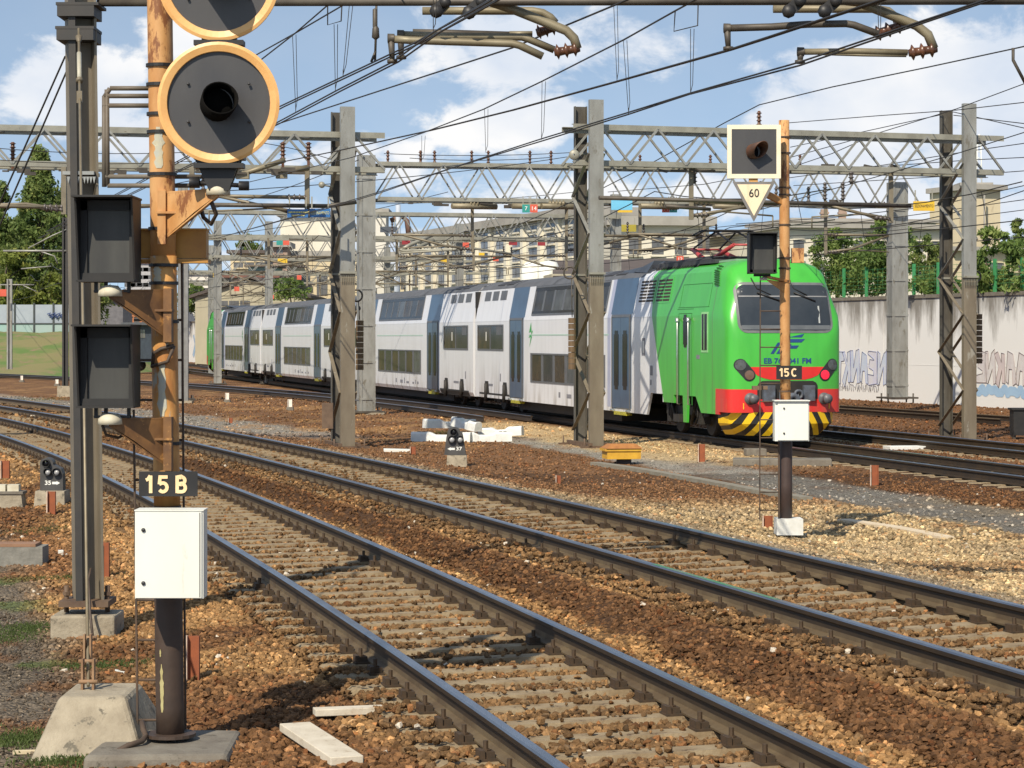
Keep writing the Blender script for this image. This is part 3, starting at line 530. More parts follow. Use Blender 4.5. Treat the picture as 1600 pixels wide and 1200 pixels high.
def signal_c():
    Y0 = 29.7; q = lambda x, y, dy=0.0: P(x, y, Y0 + dy); base = P(1230, 829, Y0)
    T = thing('railway_signal', base, 'ochre signal post with square target, triangle marked 60 and number plate 15 C', 'railway signal')
    MB().tube([q(1225 + (y - 190) * .005, y) for y in np.linspace(188, 640, 6)], .066, 18).build('pole', M_ochre, T)
    MB().tube([q(1228, y) for y in np.linspace(640, 815, 4)], .08, 18).build('pole_foot', mat('dark_post_paint', (.05, .034, .03), (.07, .045, .038), 6, .5), T)
    for y in (213, 238, 292, 303, 350, 402, 418, 438, 610): b = MB(); ring(b, q(1226, y), (0, 0, -1), .066, .078, .02, 0, 16); b.build('clamp', M_ladder, T)
    c = q(1178, 237, -.28); b = MB(); h = .335; t = .055; b.frame(c + Vector((0, .0, h - t / 2)), Vector((h, 0, 0)), Vector((0, .02, 0)), Vector((0, 0, t / 2))); b.frame(c + Vector((0, 0, -h + t / 2)), Vector((h, 0, 0)), Vector((0, .02, 0)), Vector((0, 0, t / 2)))
    for s in (-1, 1): b.frame(c + Vector((s * (h - t / 2), 0, 0)), Vector((t / 2, 0, 0)), Vector((0, .02, 0)), Vector((0, 0, h - t)))
    f = MB(); f.frame(c + Vector((0, .008, 0)), Vector((h - t, 0, 0)), Vector((0, .02, 0)), Vector((0, 0, h - t))); f.box(c + Vector((.0, .09, 0)), (.4, .14, .4))
    H = f.build('signal_target', M_face, T); b.build('frame', mat('cream_frame', (.82, .76, .58), (.76, .68, .48), 4, .45), H)
    a2 = Vector((.5, -1, .08)).normalized(); e1 = a2.cross(Vector((0, 0, 1))).normalized(); e2 = Vector((0, 0, 1)); n = 20; vs = []; p0 = c + Vector((-.02, -.012, .0))
    for d, rr in ((0, .095), (1, .098), (1, .088), (.05, .086)):
        for k in range(n): t_ = 2 * math.pi * k / n; u = math.sin(t_); vs.append(p0 + e1 * math.cos(t_) * rr + e2 * u * rr + a2 * (.27 - .07 * (1 - u)) * d)
    t_b = MB(); t_b.add(vs, [(i * n + k, i * n + (k + 1) % n, (i + 1) * n + (k + 1) % n, (i + 1) * n + k) for i in range(3) for k in range(n)], 0, True); t_b.build('lamp_hood', mat('rusty_hood', (.13, .05, .022), (.06, .03, .018), 6, .6), H)
    l = MB(); l.lathe(p0 + a2 * .02, a2, [(0, .09), (.02, .05), (.024, 0)], 18); l.build('lens', M_lens, H)
    c = q(1178, 284, -.28); k = Y0 / F; tri = lambda w, z0, z1, y: [c + Vector((-w, y, -z0)), c + Vector((0, y, -z1)), c + Vector((w, y, -z0))]
    b = MB(); b.prism(tri(33 * k, 0, 62 * k, 0), (0, .012, 0)); TR = b.build('speed_triangle', mat('grey_board_edge', (.20, .19, .18), (.15, .14, .13), 6, .6), T)
    b = MB(); b.prism(tri(26 * k, 4 * k, 53 * k, -.004), (0, .003, 0)); b.build('cream_field', mat('cream_board', (.80, .68, .46), (.66, .45, .25), 7, .5, zs=.3, lo=.5, hi=.8), TR)
    text('60', 'lettering', .15, M_black, c + Vector((0, -.008, -18 * k)), TR, width=.125)
    b = MB(); b.bar(q(1190, 300, -.2), q(1222, 315, -.02), .05, .08); b.bar(q(1186, 285, -.2), q(1200, 303, -.16), .05, .05); b.build('bracket_arm', M_ochre2, T); b = MB(); b.bar(q(1196, 432, -.2), q(1232, 440, -.02), .07, .03); b.prism([q(1196, 436, -.2), q(1232, 442, -.04), q(1232, 462, -.04)], (0, .06, 0)); b.build('bracket_arm', M_ochre2, T); b = MB(); b.bar(q(1170, 281, -.26), q(1184, 281, -.26), .03, .05); b.build('hinge', M_ochre2, T)
    b = MB(); b.lathe(q(1193, 438, -.22), (0, 0, 1), [(0, 0), (0, .05), (.03, .045), (.05, 0)], 14); b.build('arm_cap', M_offw, T)
    A = q(1171, 427, -.42); w = 43 * k; h = 62 * k; D = .3; o = lambda x, y, z: A + Vector((x, y, z)); t = .012; b = MB()
    b.box(o(w / 2, D / 2, t / 2), (w, D, t)); b.box(o(w / 2, D / 2 - .02, h), (w + .01, D + .06, t)); b.box(o(w / 2, D, h / 2), (w, t, h)); b.prism([o(0, -.02, h), o(0, D, h), o(0, D, 0), o(0, .06, 0)], (t, 0, 0)); b.prism([o(w, -.02, h), o(w, D, h), o(w, D, 0), o(w, .06, 0)], (-t, 0, 0)); b.box(o(w / 2, .12, .03), (w, .02, .04)); b.box(o(.03, .12, h / 2), (.05, .02, h)); b.box(o(w - .02, .12, h / 2), (.03, .02, h)); b.box(o(w / 2, .16, -.02), (w * .6, .04, .03))
    B = b.build('indicator_box', M_hood, T); s_ = MB(); s_.box(o(w / 2, .15, h / 2), (w * .8, .015, h * .9)); s_.build('screen', M_panel, B)
    b = MB(); b.box(q(1246, 399, .1), (.15, .12, .18)); b.box(q(1246, 410, .1), (.16, .14, .014)); b.build('junction_box', M_ochre, T)
    b = MB()
    for xa, xb, ya in ((1188, 1187, 432), (1217, 1217, 640)): b.bar(q(xa, ya, -.1), q(xb, 818 if xa > 1200 else 812, -.1), .022, .014)
    for y in np.arange(486, 815, 28.3): b.tube([q(1187.5, y, -.1), q(1217 if y > 640 else 1220, y, -.1)], .009, 6)
    b.build('ladder', M_ladder, T)
    b = MB(); b.box(q(1233, 582, -.11), (40 * k, .012, 21 * k)); pl = b.build('number_plate', M_black, T); g = MB(); kk = 13 * k
    for ch, xx in (('1', 1218), ('5', 1225), ('C', 1236.5)): glyphs(g, ch, q(xx, 588.5, -.121), kk * 1.0, .1)
    g.build('lettering', M_cream, pl)
    b = MB(); b.box(q(1187, 606, .05), (.19, .12, .05)); b.build('step', mat('brown_step', (.2, .13, .08), (.14, .09, .05), 6, .7), T)
    c = q(1237.5, 658, -.3); b = MB(); b.box(c + Vector((0, .12, 0)), (53 * k, .22, 62 * k)); b.box(c + Vector((0, .1, 31 * k + .005)), (55 * k, .28, .012)); cb = b.build('cabinet', M_white, T); b = MB(); b.box(c + Vector((.012, .004, 0)), (47 * k, .02, 59 * k)); dr = b.build('door', M_white, cb)
    for zz in (638, 677): b = MB(); b.lathe(q(1225, zz, -.31), (0, -1, 0), [(0, .012), (.01, .012), (.011, 0)], 8); b.build('lock', M_bolt, dr)
    b = MB(); b.box(q(1232, 822, 0), (41 * k, .34, 19 * k + .05)); b.build('foundation', mat('whitewashed_concrete', (.72, .72, .68), (.6, .6, .55), 8, .8), T)
signal_c()
# ------------------------------------------------------------------ catenary mast at the left
M_mast = mat('weathered_mast_steel', (.24, .205, .15), (.16, .135, .10), 4, .6, .2, zs=.3)
M_mastd = mat('dark_bracket_steel', (.035, .035, .035), (.05, .045, .04), 4, .6, .2)
def ibeam(b, p, q, w, d, t, rz=0, mi=0):
    p, q = Vector(p), Vector(q); ex = Vector((math.cos(rz), math.sin(rz), 0)); ey = Vector((-math.sin(rz), math.cos(rz), 0)); up = (q - p) / 2; c = (p + q) / 2
    for s in (-1, 1): b.frame(c + ex * s * (w / 2 - t / 2), ex * t / 2, ey * d / 2, up, mi)
    b.frame(c, ex * (w / 2 - t), ey * t / 2, up, mi)
def mast_left():
    Y0 = 20.4; q = lambda x, y, dy=0.0: P(x, y, Y0 + dy); base = P(137, 1000, Y0); base.z = g1(base.x, Y0)
    T = thing('catenary_mast', base, 'grey steel H-section mast on a concrete block with a guy rod in front', 'mast')
    b = MB(); ibeam(b, q(138, 945), q(124, -120), .215, .26, .022, .42); cm = b.build('column', M_mast, T); b = MB(); b.bar(q(124.5, 945, -.155), q(110.5, -120, -.155), .06, .03, 0, up=(0, 1, 0)); b.build('painted_shade_strip', M_mastd, cm)  # added dark strip paints shade along the mast's left edge
    b = MB()
    for y0, y1, x0, x1 in ((8, 13, 94, 160), (13, 30, 96, 153), (45, 50, 93, 153), (50, 67, 95, 152)): a = q((x0 + x1) / 2, (y0 + y1) / 2, -.0); b.box(a, ((x1 - x0) * Y0 / F, .40, (y1 - y0) * Y0 / F - .003))
    b.build('clamp_bracket', M_mastd, T)
    b = MB(); b.box(q(127, 272, 0), (.27, .30, .03))
    for k in range(9): x = 107 + k * 5; b.prism([q(x - 2.4, 276, -.15), q(x + 2.4, 276, -.15), q(x, 287, -.15)], (0, .004, 0))
    b.build('spiked_collar', M_steelg, T)
    b = MB(); b.box(q(137, 940, 0), (77 * Y0 / F, .42, .05)); 
    for x in (104, 168): b.tube([q(x, 956), q(x, 915)], .022, 8); b.lathe(q(x, 930), (0, 0, 1), [(0, .035), (.03, .035), (.031, 0)], 6, 0, False)
    b.build('base_plate', mat('rust_brown_plate', (.14, .09, .055), (.09, .055, .035), 6, .7), T)
    b = MB(); zt = q(0, 957).z; b.box((base.x, Y0, (zt - .25) / 2 + .0), (100 * Y0 / F, .5, zt + .25)); soften(b.build('foundation', M_conc, T), .02)
    # guy rod, insulator and turnbuckle
    top = q(123, 45, -.35); bot = P(138, 1072, 15.0); g = MB(); g.tube([top, bot], .011, 8); d = (bot - top); R = g.build('guy_rod', mat('rod_steel', (.26, .22, .15), (.2, .16, .1), 5, .5, .3), T)
    at = lambda y: top + d * ((y - 45) / 1020.0)
    g = MB(); g.tube([at(95), at(147)], .02, 10); g.build('insulator_sleeve', mat('pale_sleeve', (.45, .43, .34), (.38, .35, .27), 8, .5), R)
    g = MB(); g.lathe(at(58), d, [(0, .01), (.03, .03), (.08, .022), (.1, .012)], 10); g.box(at(182), (.045, .04, .1)); g.lathe(at(147), d, [(0, .03), (.03, .03), (.031, .01)], 8); g.build('coupling', mat('coupling_iron', (.2, .17, .12), (.14, .11, .07), 6, .6, .2), R)
    g = MB(); 
    for s in (-1, 1): g.box(at(1022) + Vector((s * .02, 0, 0)), (.012, .05, .2)); g.box(at(1055) + Vector((s * .035, 0, .02)), (.014, .06, .2))
    for y in (1008, 1036, 1060): g.tube([at(y) + Vector((-.06, 0, 0)), at(y) + Vector((.06, 0, 0))], .014, 8)
    g.build('turnbuckle', mat('rusty_turnbuckle', (.32, .20, .11), (.2, .11, .055), 6, .7), R)
    g = MB(); g.tube([q(142, 888, -.14), q(138, 905, -.2), q(141, 960, -.35), q(146, 1005, -.5)], .012, 6); g.build('earth_cable', mat('brown_cable', (.09, .06, .04)), T)
    # horizontal tube to the mast off frame on the right, holding the cantilevers
    return T
MASTL = mast_left()
b = MB(); A = P(130, 1072, 15.0); ab = thing('anchor_block', (A.x, 14.9, g1(A.x, 14.9)), 'pale truncated pyramid of concrete anchoring the guy rod', 'concrete block')
Yf = 14.3; zt = P(0, 1072, 14.75).z - .065; x0, x1 = P(92, 1072, 14.75).x, P(196, 1072, 14.75).x; xb0, xb1 = P(22, 1180, Yf).x, P(238, 1180, Yf).x; zb = -.3
b.add([(xb0, Yf, zb), (xb1, Yf, zb), (xb1 + .02, 15.7, zb), (xb0 - .02, 15.7, zb), (x0, 14.75, zt), (x1, 14.75, zt), (x1, 15.35, zt), (x0, 15.35, zt)], [(3, 2, 1, 0), (4, 5, 6, 7), (0, 1, 5, 4), (1, 2, 6, 5), (2, 3, 7, 6), (3, 0, 4, 7)])
soften(b.build('block', M_conc, ab), .03)
# ------------------------------------------------------------------ dwarf signals
def dwarf(px, py, wpx, hpx, num, lab, mirror, arrow_right, bx0, bx1):
    Y = F * (CH - .0) / (py - HOR); 
    for _ in range(8): Y = F * (CH - g1((px - 800) * Y / F, Y) - .22) / (py - HOR)
    k = Y / F; c = P(px, py, Y); w = wpx * k; h = hpx * k
    T = thing('dwarf_signal', (c.x, Y, g1(c.x, Y)), lab, 'dwarf signal', 'dwarf signals beside the tracks'); s = -1 if mirror else 1
    lx = -.24 * w if not mirror else .0; r = .23 * w
    pts = [(-.5 * w, 0), (.5 * w, 0)]
    if not mirror: pts += [(.48 * w, .48 * h), (.40 * w, .62 * h), (.06 * w, .74 * h)]
    else: pts += [(.36 * w, .66 * h), (.32 * w, .78 * h)]
    cx, cz = (-.22 * w, .78 * h) if not mirror else (-.06 * w, .78 * h)
    for a in np.linspace(0 if not mirror else 5, 180, 12): pts.append((cx + r * 1.25 * math.cos(math.radians(a)), cz + r * 1.0 * math.sin(math.radians(a))))
    pts += [(-.5 * w if not mirror else -.40 * w, .6 * h)]
    b = MB(); b.prism([c + Vector((x, 0, z)) for x, z in pts], (0, .22, 0)); B = b.build('case', mat('graphite_case', (.07, .068, .066), (.05, .048, .046), 5, .5), T)
    lens = [(cx, cz, False), ((-.16 if not mirror else -.16) * w, .54 * h, True), (.22 * w, .54 * h, True)]
    for x, z, lit in lens:
        t = MB(); t.lathe(c + Vector((x, 0, z)), (0, -1, 0), [(0, .17 * w), (.07, .17 * w), (.07, .145 * w), (.004, .145 * w)], 18); t.build('lamp_hood', M_black, B)
        t = MB(); t.lathe(c + Vector((x + (.02 * w if lit else 0), -.01, z - (.01 if lit else 0))), (0, -1, 0), [(0, .13 * w), (.03, .10 * w), (.034, 0)], 16); t.build('lens', mat('milky_lens', (.42, .42, .42), (.36, .36, .37), 5, .2) if lit else M_lens, B)
    dx = -.15 * w if arrow_right else .18 * w; text(num, 'lettering', .17 * h, M_whitetxt, c + Vector((dx, -.004, .21 * h)), B, width=.27 * w, bold=.002)
    ax = .2 * w if arrow_right else -.18 * w; sg = 1 if arrow_right else -1; z = .21 * h
    a = MB(); a.prism([c + Vector((ax + sg * u * w, -.003, z + v * h)) for u, v in ((-.17, -.035), (.02, -.035), (.02, -.055), (.17, 0), (.02, .055), (.02, .035), (-.17, .035))][::sg], (0, .004, 0)); a.build('arrow', M_whitetxt, B)
    f = MB(); zg = g1(c.x, Y) - .1; f.add([(P(bx0, py, Y).x, Y - .14, c.z - .004), (P(bx1, py, Y).x, Y - .14, c.z - .004), (P(bx1, py, Y).x, Y + .3, c.z - .004), (P(bx0, py, Y).x, Y + .3, c.z - .004)] + [(P(bx0, py, Y).x - .02, Y - .2, zg), (P(bx1, py, Y).x + .02, Y - .2, zg), (P(bx1, py, Y).x + .02, Y + .35, zg), (P(bx0, py, Y).x - .02, Y + .35, zg)], [(0, 1, 2, 3), (0, 4, 5, 1), (1, 5, 6, 2), (2, 6, 7, 3), (3, 7, 4, 0)]); f.build('foundation', M_conc, T)
dwarf(80.5, 766, 36, 54, '35', 'small charcoal ground signal numbered 35 with an arrow pointing right', False, True, 58, 103)
dwarf(711, 711, 34, 46, '37', 'small charcoal ground signal numbered 37 in front of the white sleepers', True, False, 699, 729)
# ------------------------------------------------------------------ small trackside things
def stake(px, py, wpx, hpx, lab, m=None, cat='stake', name='marker_stake', grp='rusty stakes beside the tracks'):
    p = GP(px, py); k = p.y / F; w, h = wpx * k, hpx * k + .1; w = max(w, .05); T = thing(name, p, lab, cat, grp); b = MB(); c = p + Vector((0, 0, h / 2 - .1))
    b.frame(c + Vector((0, .02, 0)), Vector((w / 2, 0, 0)), Vector((0, .008, 0)), Vector((0, 0, h / 2))); b.frame(c + Vector((w / 2 - .006, -.012, 0)), Vector((.006, 0, 0)), Vector((0, .024, 0)), Vector((0, 0, h / 2 + .002)))
    b.build('channel', m or M_stake, T); b = MB(); b.frame(c + Vector((-w / 2 + .008, -.012, 0)), Vector((.008, 0, 0)), Vector((0, .024, 0)), Vector((0, 0, h / 2 + .004))); b.build('pale_flange', m or mat('pale_flange_paint', (.62, .50, .40), (.45, .3, .2), 9, .7), T)
    if name == 'marker_post': b = MB(); b.prism([p + Vector((-.16, -.12, -.08)), p + Vector((.16, -.12, -.08)), p + Vector((.11, -.10, .12)), p + Vector((-.11, -.10, .12))], (0, .28, 0)); b.build('foot', M_conc2, T)
stake(301, 1064, 22, 70, 'rusty channel stake right behind the 15 B signal pole'); stake(164, 904, 14, 56, 'rusty channel stake against the right side of the left mast')
stake(80, 804, 14, 36, 'rusty stake in front of the ground signal numbered 35'); stake(1096, 721, 11, 27, 'rusty stake between the yellow box and the train cab'); stake(1366, 759, 13, 32, 'rusty stake on the straw heap right of the 15 C cabinet')
stake(872, 756, 8, 13, 'short rusty stake in the red gravel below the yellow box'); stake(1199, 826, 16, 20, 'stubby rusty stake at the foot of the 15 C ladder'); stake(360, 661, 7, 8, 'tiny rusty stub on the grey path left of the lattice column'); stake(8, 748, 14, 28, 'rusty stake at the left edge behind the concrete footing'); stake(645, 710, 9, 12, 'short rusty stub left of the ground signal numbered 37')
M_mark = mat('white_marker_paint', (.78, .74, .66), (.66, .58, .5), 9, .6)
stake(355, 629, 6, 15, 'white marker post with a grey foot, nearer the rusty signal', M_mark, 'marker post', 'marker_post', 'white marker posts'); stake(453, 641, 7, 17, 'white marker post with a grey foot, nearer the lattice column', M_mark, 'marker post', 'marker_post', 'white marker posts')
stake(34, 597, 4, 10, 'white marker post below the grass bank, left of the slim mast', M_mark, 'marker post', 'marker_post', 'white marker posts'); stake(89, 603, 5, 10, 'white marker post beside the foot of the dark slim mast', M_mark, 'marker post', 'marker_post', 'white marker posts')
def slabthing(name, lab, cat, px, py, d, rz, m, zoff=0.0, tilt=(0, 0), grp=None, bev=0):
    p = GP(px, py); o = MB(); o.box((0, 0, 0), d); q = o.build(name, m); q.location = p + Vector((0, 0, d[2] / 2 + zoff)); q.rotation_euler = (tilt[0], tilt[1], rz)
    bv = q.modifiers.new('b', 'BEVEL'); bv.width = min(d) * .1; bv.segments = 2; return tag(q, lab, cat, grp)
slabthing('trough_lid', 'long pale concrete cable trough lid lying at the bottom edge', 'concrete slab', 500, 1175, (.20, 1.15, .05), .36, mat('pale_concrete', (.62, .56, .45), (.5, .44, .34), 5, .85, bump=.2, c3=(.4, .33, .24)), .03, (.02, .0), 'pale concrete trough lids')
slabthing('trough_lid', 'short pale concrete trough lid laid crosswise beside the rail', 'concrete slab', 545, 1124, (.46, .12, .045), .24, MATS['pale_concrete'], .035, (0, 0), 'pale concrete trough lids')
T = thing('cable_trough', GP(40, 885), 'dark concrete cable trough with a rusty lid at the left edge', 'cable trough'); p = T.location; k = p.y / F
b = MB(); b.box(p + Vector((-.28, .18, .10)), (130 * k, .36, .24)); b.build('trough', mat('mottled_concrete', (.24, .23, .20), (.15, .145, .125), 7, .9, bump=.4), T); b = MB(); b.box(p + Vector((-.33, .17, .235)), (122 * k, .34, .035)); b.build('lid', mat('rust_lid', (.30, .17, .10), (.22, .12, .07), 5, .8), T)
T = thing('equipment_footing', GP(12, 795), 'small concrete footing topped by two pale blocks at the left edge', 'concrete footing'); p = T.location; k = p.y / F
b = MB(); b.prism([p + Vector((-.25, 0, -.1)), p + Vector((.24, 0, -.1)), p + Vector((.2, 0, .22)), p + Vector((-.22, 0, .22))], (0, .3, 0)); b.build('foot', M_conc, T); b = MB(); b.box(p + Vector((0, .15, .24)), (.46, .34, .04)); b.build('cap', M_conc2, T)
for s in (-1, 1): b = MB(); b.box(p + Vector((s * .1 - .03, .12, .31)), (.17, .16, .1)); b.build('pale_block', M_offw, T)
# yellow trackside box
T = thing('trackside_box', GP(972, 726), 'yellow trackside box with a rusty hipped lid beside the grey path', 'trackside box'); p = T.location; k = p.y / F; w = 54 * k; ym = mat('yellow_box_paint', (.66, .38, .035), (.52, .28, .03), 5, .5, c3=(.25, .11, .03), t3=.7)
b = MB(); b.box(p + Vector((0, .28, .22)), (w, .5, .22), .18); b.box(p + Vector((-.02, .27, .30)), (w + .05, .54, .05), .18); b.build('body', ym, T)
b = MB(); cz, sz = math.cos(.18), math.sin(.18); o = lambda x, y, z: p + Vector((x * cz - y * sz, .27 + x * sz + y * cz, z)); a, d = w / 2 + .03, .29
b.add([o(-a, -d, .33), o(a, -d, .33), o(a, d, .33), o(-a, d, .33), o(-a * .7, -d * .5, .42), o(a * .7, -d * .5, .42), o(a * .7, d * .5, .42), o(-a * .7, d * .5, .42)], [(3, 2, 1, 0), (4, 5, 6, 7), (0, 1, 5, 4), (1, 2, 6, 5), (2, 3, 7, 6), (3, 0, 4, 7)]); b.build('lid', mat('rusty_lid', (.40, .17, .045), (.3, .12, .035), 6, .7), T)
b = MB(); b.box(p + Vector((.05, .3, .05)), (.3, .25, .14)); b.build('foot', M_black, T)
# heap of white concrete sleepers
M_ws = mat('whitewashed_sleeper', (.74, .74, .70), (.60, .61, .58), 6, .8, bump=.3, c3=(.3, .28, .24), t3=.72)
def wsleeper(px, py, L_, rz, zoff, lab, tilt=0, roll=0):
    p = GP(px, py); L_ *= .88; b = MB(); w, h = .26, .24
    prof = [(-w / 2, 0), (w / 2, 0), (w * .42, h * .8), (w * .3, h), (-w * .3, h), (-w * .42, h * .8)]
    for x0, x1, s0, s1 in ((-L_ / 2, -L_ * .2, 1, 1), (-L_ * .2, -L_ * .1, 1, .72), (-L_ * .1, L_ * .1, .72, .72), (L_ * .1, L_ * .2, .72, 1), (L_ * .2, L_ / 2, 1, 1)):
        vs = [(x0, y * s0, z * s0) for y, z in prof] + [(x1, y * s1, z * s1) for y, z in prof]; b.add(vs, [(i, i + 6, (i + 1) % 6 + 6, (i + 1) % 6) for i in range(6)] + [(5, 4, 3, 2, 1, 0), (6, 7, 8, 9, 10, 11)])
    o = b.build('concrete_sleeper', M_ws); d = MB()
    for x in (-L_ * .38, -L_ * .30, L_ * .30, L_ * .38): d.box((x, 0, h + .004), (.07, .13, .014))
    d.build('fixing_recess', M_black, o); o.location = p + Vector((0, 0, zoff)); o.rotation_euler = (roll, tilt, rz); tag(o, lab, 'sleeper', 'discarded white sleepers')
wsleeper(690, 690, 1.75, -.25, .0, 'grey-white sleeper lying lowest at the left of the heap, behind signal 37'); wsleeper(702, 682, 1.6, .32, .22, 'white sleeper resting on top of the heap, over the left one', .02); wsleeper(728, 684, 1.2, -.9, .24, 'white sleeper on the heap with its speckled end facing the viewer', .12)
wsleeper(757, 690, 1.55, .12, .0, 'white sleeper lying flat just right of signal 37'); wsleeper(783, 684, 1.35, -.3, .04, 'white sleeper leaning at the far right of the heap', -.06)
# grey path kerb and litter
def gpath(pts, w, h, m, name, lab):
    b = MB(); g = [GP(*p) for p in pts]
    for i in range(len(g) - 1): b.bar(g[i] + Vector((0, 0, h / 2)), g[i + 1] + Vector((0, 0, h / 2)), w, h)
    tag(b.build(name, m), lab, 'kerb')
gpath([(930, 727), (1000, 737), (1090, 753), (1180, 770), (1260, 783)], .22, .07, mat('path_edging', (.25, .23, .18), (.19, .17, .13), 6, .9, bump=.3), 'kerb_edging', 'low grey concrete edging running from the yellow box to signal 15 C')
gpath([(1318, 815), (1400, 827), (1480, 843)], .2, .04, mat('pale_plank', (.66, .55, .40), (.56, .45, .3), 5, .85), 'pale_plank', 'long pale plank lying in the straw gravel right of signal 15 C')
slabthing('stone_slab', 'flat grey concrete slab behind the 15 C ladder', 'concrete slab', 1222, 727, (2.0, .7, .14), -.1, M_conc2); slabthing('stone_block', 'small grey block behind the 15 C ladder', 'concrete block', 1180, 712, (.45, .35, .16), .1, M_conc2); slabthing('white_board', 'white crumbling board lying between the train rails', 'board', 1420, 702, (1.1, .5, .08), .2, M_ws)
for i, (x, y, s) in enumerate(((330, 1192, .05), (1000, 916, .04), (668, 1049, .03))): pass
slabthing('litter_scrap', 'crumpled white scrap beside the turnbuckle', 'litter', 188, 1052, (.08, .05, .02), .3, M_white, 0, (.1, .2)); slabthing('litter_scrap', 'bright white scrap at the end of the cable trough', 'litter', 95, 866, (.06, .06, .05), .3, M_white); slabthing('wood_scrap', 'thin pale stick of wood in front of the anchor block', 'litter', 48, 1178, (.22, .03, .025), .15, mat('pale_wood', (.6, .5, .33))); slabthing('litter_scrap', 'torn white plastic on the gravel left of signal 37', 'litter', 620, 706, (.6, .2, .06), .1, M_white, 0, (.1, .03))
# ------------------------------------------------------------------ the train
YN = 54.4; NP = Vector((float(cT(YN)) + .03, YN, ZT)); CL = 26.0
TRAIN = thing('train', NP, 'green, white and blue double-deck commuter train standing on the middle track', 'train', rz=math.atan2(ET.y, ET.x))
ZB = [.42, .55, 2.95, 3.1, 3.98, 4.12, 4.23, 4.29, 4.3]; YB = [1.34, 1.40, 1.40, 1.37, 1.2, 1.05, .75, .35, 0]
def pw(z): return float(np.interp(z, ZB, YB))
def livery(name, cab):
    m = bpy.data.materials.new(name); m.use_nodes = True; n = m.node_tree.nodes; l = m.node_tree.links; b = n['Principled BSDF']; b.inputs['Roughness'].default_value = .34; b.inputs['Coat Weight'].default_value = .25; b.inputs['Coat Roughness'].default_value = .12
    def M(op, a, c=None, d=None):
        q = n.new('ShaderNodeMath'); q.operation = op
        for i, v in enumerate((a, c, d)):
            if v is None: continue
            if isinstance(v, (int, float)): q.inputs[i].default_value = v
            else: l.new(v, q.inputs[i])
        return q.outputs[0]
    def mix(f, A, B):
        q = n.new('ShaderNodeMix'); q.data_type = 'RGBA'; l.new(f, q.inputs['Factor'])
        for s, v in (('A', A), ('B', B)):
            if isinstance(v, tuple): q.inputs[s].default_value = (*v, 1)
            else: l.new(v, q.inputs[s])
        return q.outputs['Result']
    t = n.new('ShaderNodeTexCoord'); s = n.new('ShaderNodeSeparateXYZ'); l.new(t.outputs['Object'], s.inputs[0]); x, y, z = s.outputs
    mpn = n.new('ShaderNodeMapping'); mpn.inputs['Scale'].default_value = (1.5, 1.5, .25); l.new(t.outputs['Object'], mpn.inputs[0])
    nz_ = n.new('ShaderNodeTexNoise'); nz_.inputs['Scale'].default_value = 2.2; nz_.inputs['Detail'].default_value = 6; l.new(mpn.outputs[0], nz_.inputs['Vector'])
    d = n.new('ShaderNodeMapRange'); d.inputs[1].default_value = .45; d.inputs[2].default_value = .75; l.new(nz_.outputs[0], d.inputs[0])
    white = mix(d.outputs[0], (.70, .705, .725), (.64, .645, .66))
    # faint panel seams every 2.1 m and two rails along the side
    seam = M('LESS_THAN', M('ABSOLUTE', M('SUBTRACT', M('FRACT', M('MULTIPLY', x, 1 / 2.17)), .5)), .004)
    seam2 = M('LESS_THAN', M('ABSOLUTE', M('SUBTRACT', z, 2.93)), .008); seam = M('MAXIMUM', seam, seam2)
    white = mix(M('MULTIPLY', seam, .35), white, (.3, .3, .32))
    grime = n.new('ShaderNodeMapRange'); grime.inputs[1].default_value = .95; grime.inputs[2].default_value = .4; grime.inputs[3].default_value = 0; grime.inputs[4].default_value = .45; l.new(z, grime.inputs[0])
    white = mix(M('MULTIPLY', grime.outputs[0], d.outputs[0]), white, (.32, .28, .23))
    col = white
    if cab:
        green = mix(d.outputs[0], (.062, .43, .045), (.053, .36, .04))
        f = M('LESS_THAN', x, M('ADD', 4.65, M('MULTIPLY', z, .464))); col = mix(f, white, green)
        col = mix(M('MULTIPLY', M('LESS_THAN', M('ABSOLUTE', M('SUBTRACT', x, 1.28)), .025), .7), col, (.10, .16, .05))
        r = M('MULTIPLY', M('LESS_THAN', x, 1.05), M('LESS_THAN', z, 1.22)); col = mix(r, col, (.62, .025, .02))
    g2 = n.new('ShaderNodeMapRange'); g2.inputs[1].default_value = 1.6; g2.inputs[2].default_value = .5; g2.inputs[3].default_value = .0; g2.inputs[4].default_value = .5; l.new(z, g2.inputs[0]); col = mix(M('MULTIPLY', g2.outputs[0], d.outputs[0]), col, (.16, .12, .07))
    l.new(col, b.inputs['Base Color']); return m
M_liv, M_cab = livery('white_livery', False), livery('cab_livery', True)
M_roof = mat('slate_roof', (.115, .118, .128), (.085, .088, .095), 2, .6, zs=1, c3=(.06, .06, .065), t3=.7)
M_roofd = mat('dark_roof_gear', (.028, .028, .032), (.05, .05, .055), 4, .6)
M_glass = mat('tinted_glass', (.030, .033, .036), (.055, .055, .055), 1.2, .10, spec=.22, c3=(.10, .085, .065), t3=.66)
M_frame = mat('window_mullion', (.11, .115, .12), (.09, .09, .095), 5, .4)
M_blue = mat('door_blue', (.044, .092, .165), (.034, .07, .13), 2, .3, coat=.2)
M_lav = mat('lavender_panel', (.38, .40, .52), (.33, .35, .46), 2, .35)
M_dglass = mat('door_glass', (.016, .018, .022), (.03, .03, .032), 2, .1, spec=.22)
M_under = mat('black_underframe', (.012, .012, .012), (.024, .02, .016), 4, .8)
M_bogie = mat('bogie_grime', (.03, .026, .022), (.014, .013, .012), 6, .7)
M_step = mat('yellow_step', (.62, .55, .03), (.08, .08, .02), 30, .5)
M_green = mat('leaf_green_mark', (.06, .42, .10), (.05, .36, .09), 5, .4); M_pale = mat('pale_green_stripe', (.40, .56, .46), (.38, .52, .44), 4, .4)
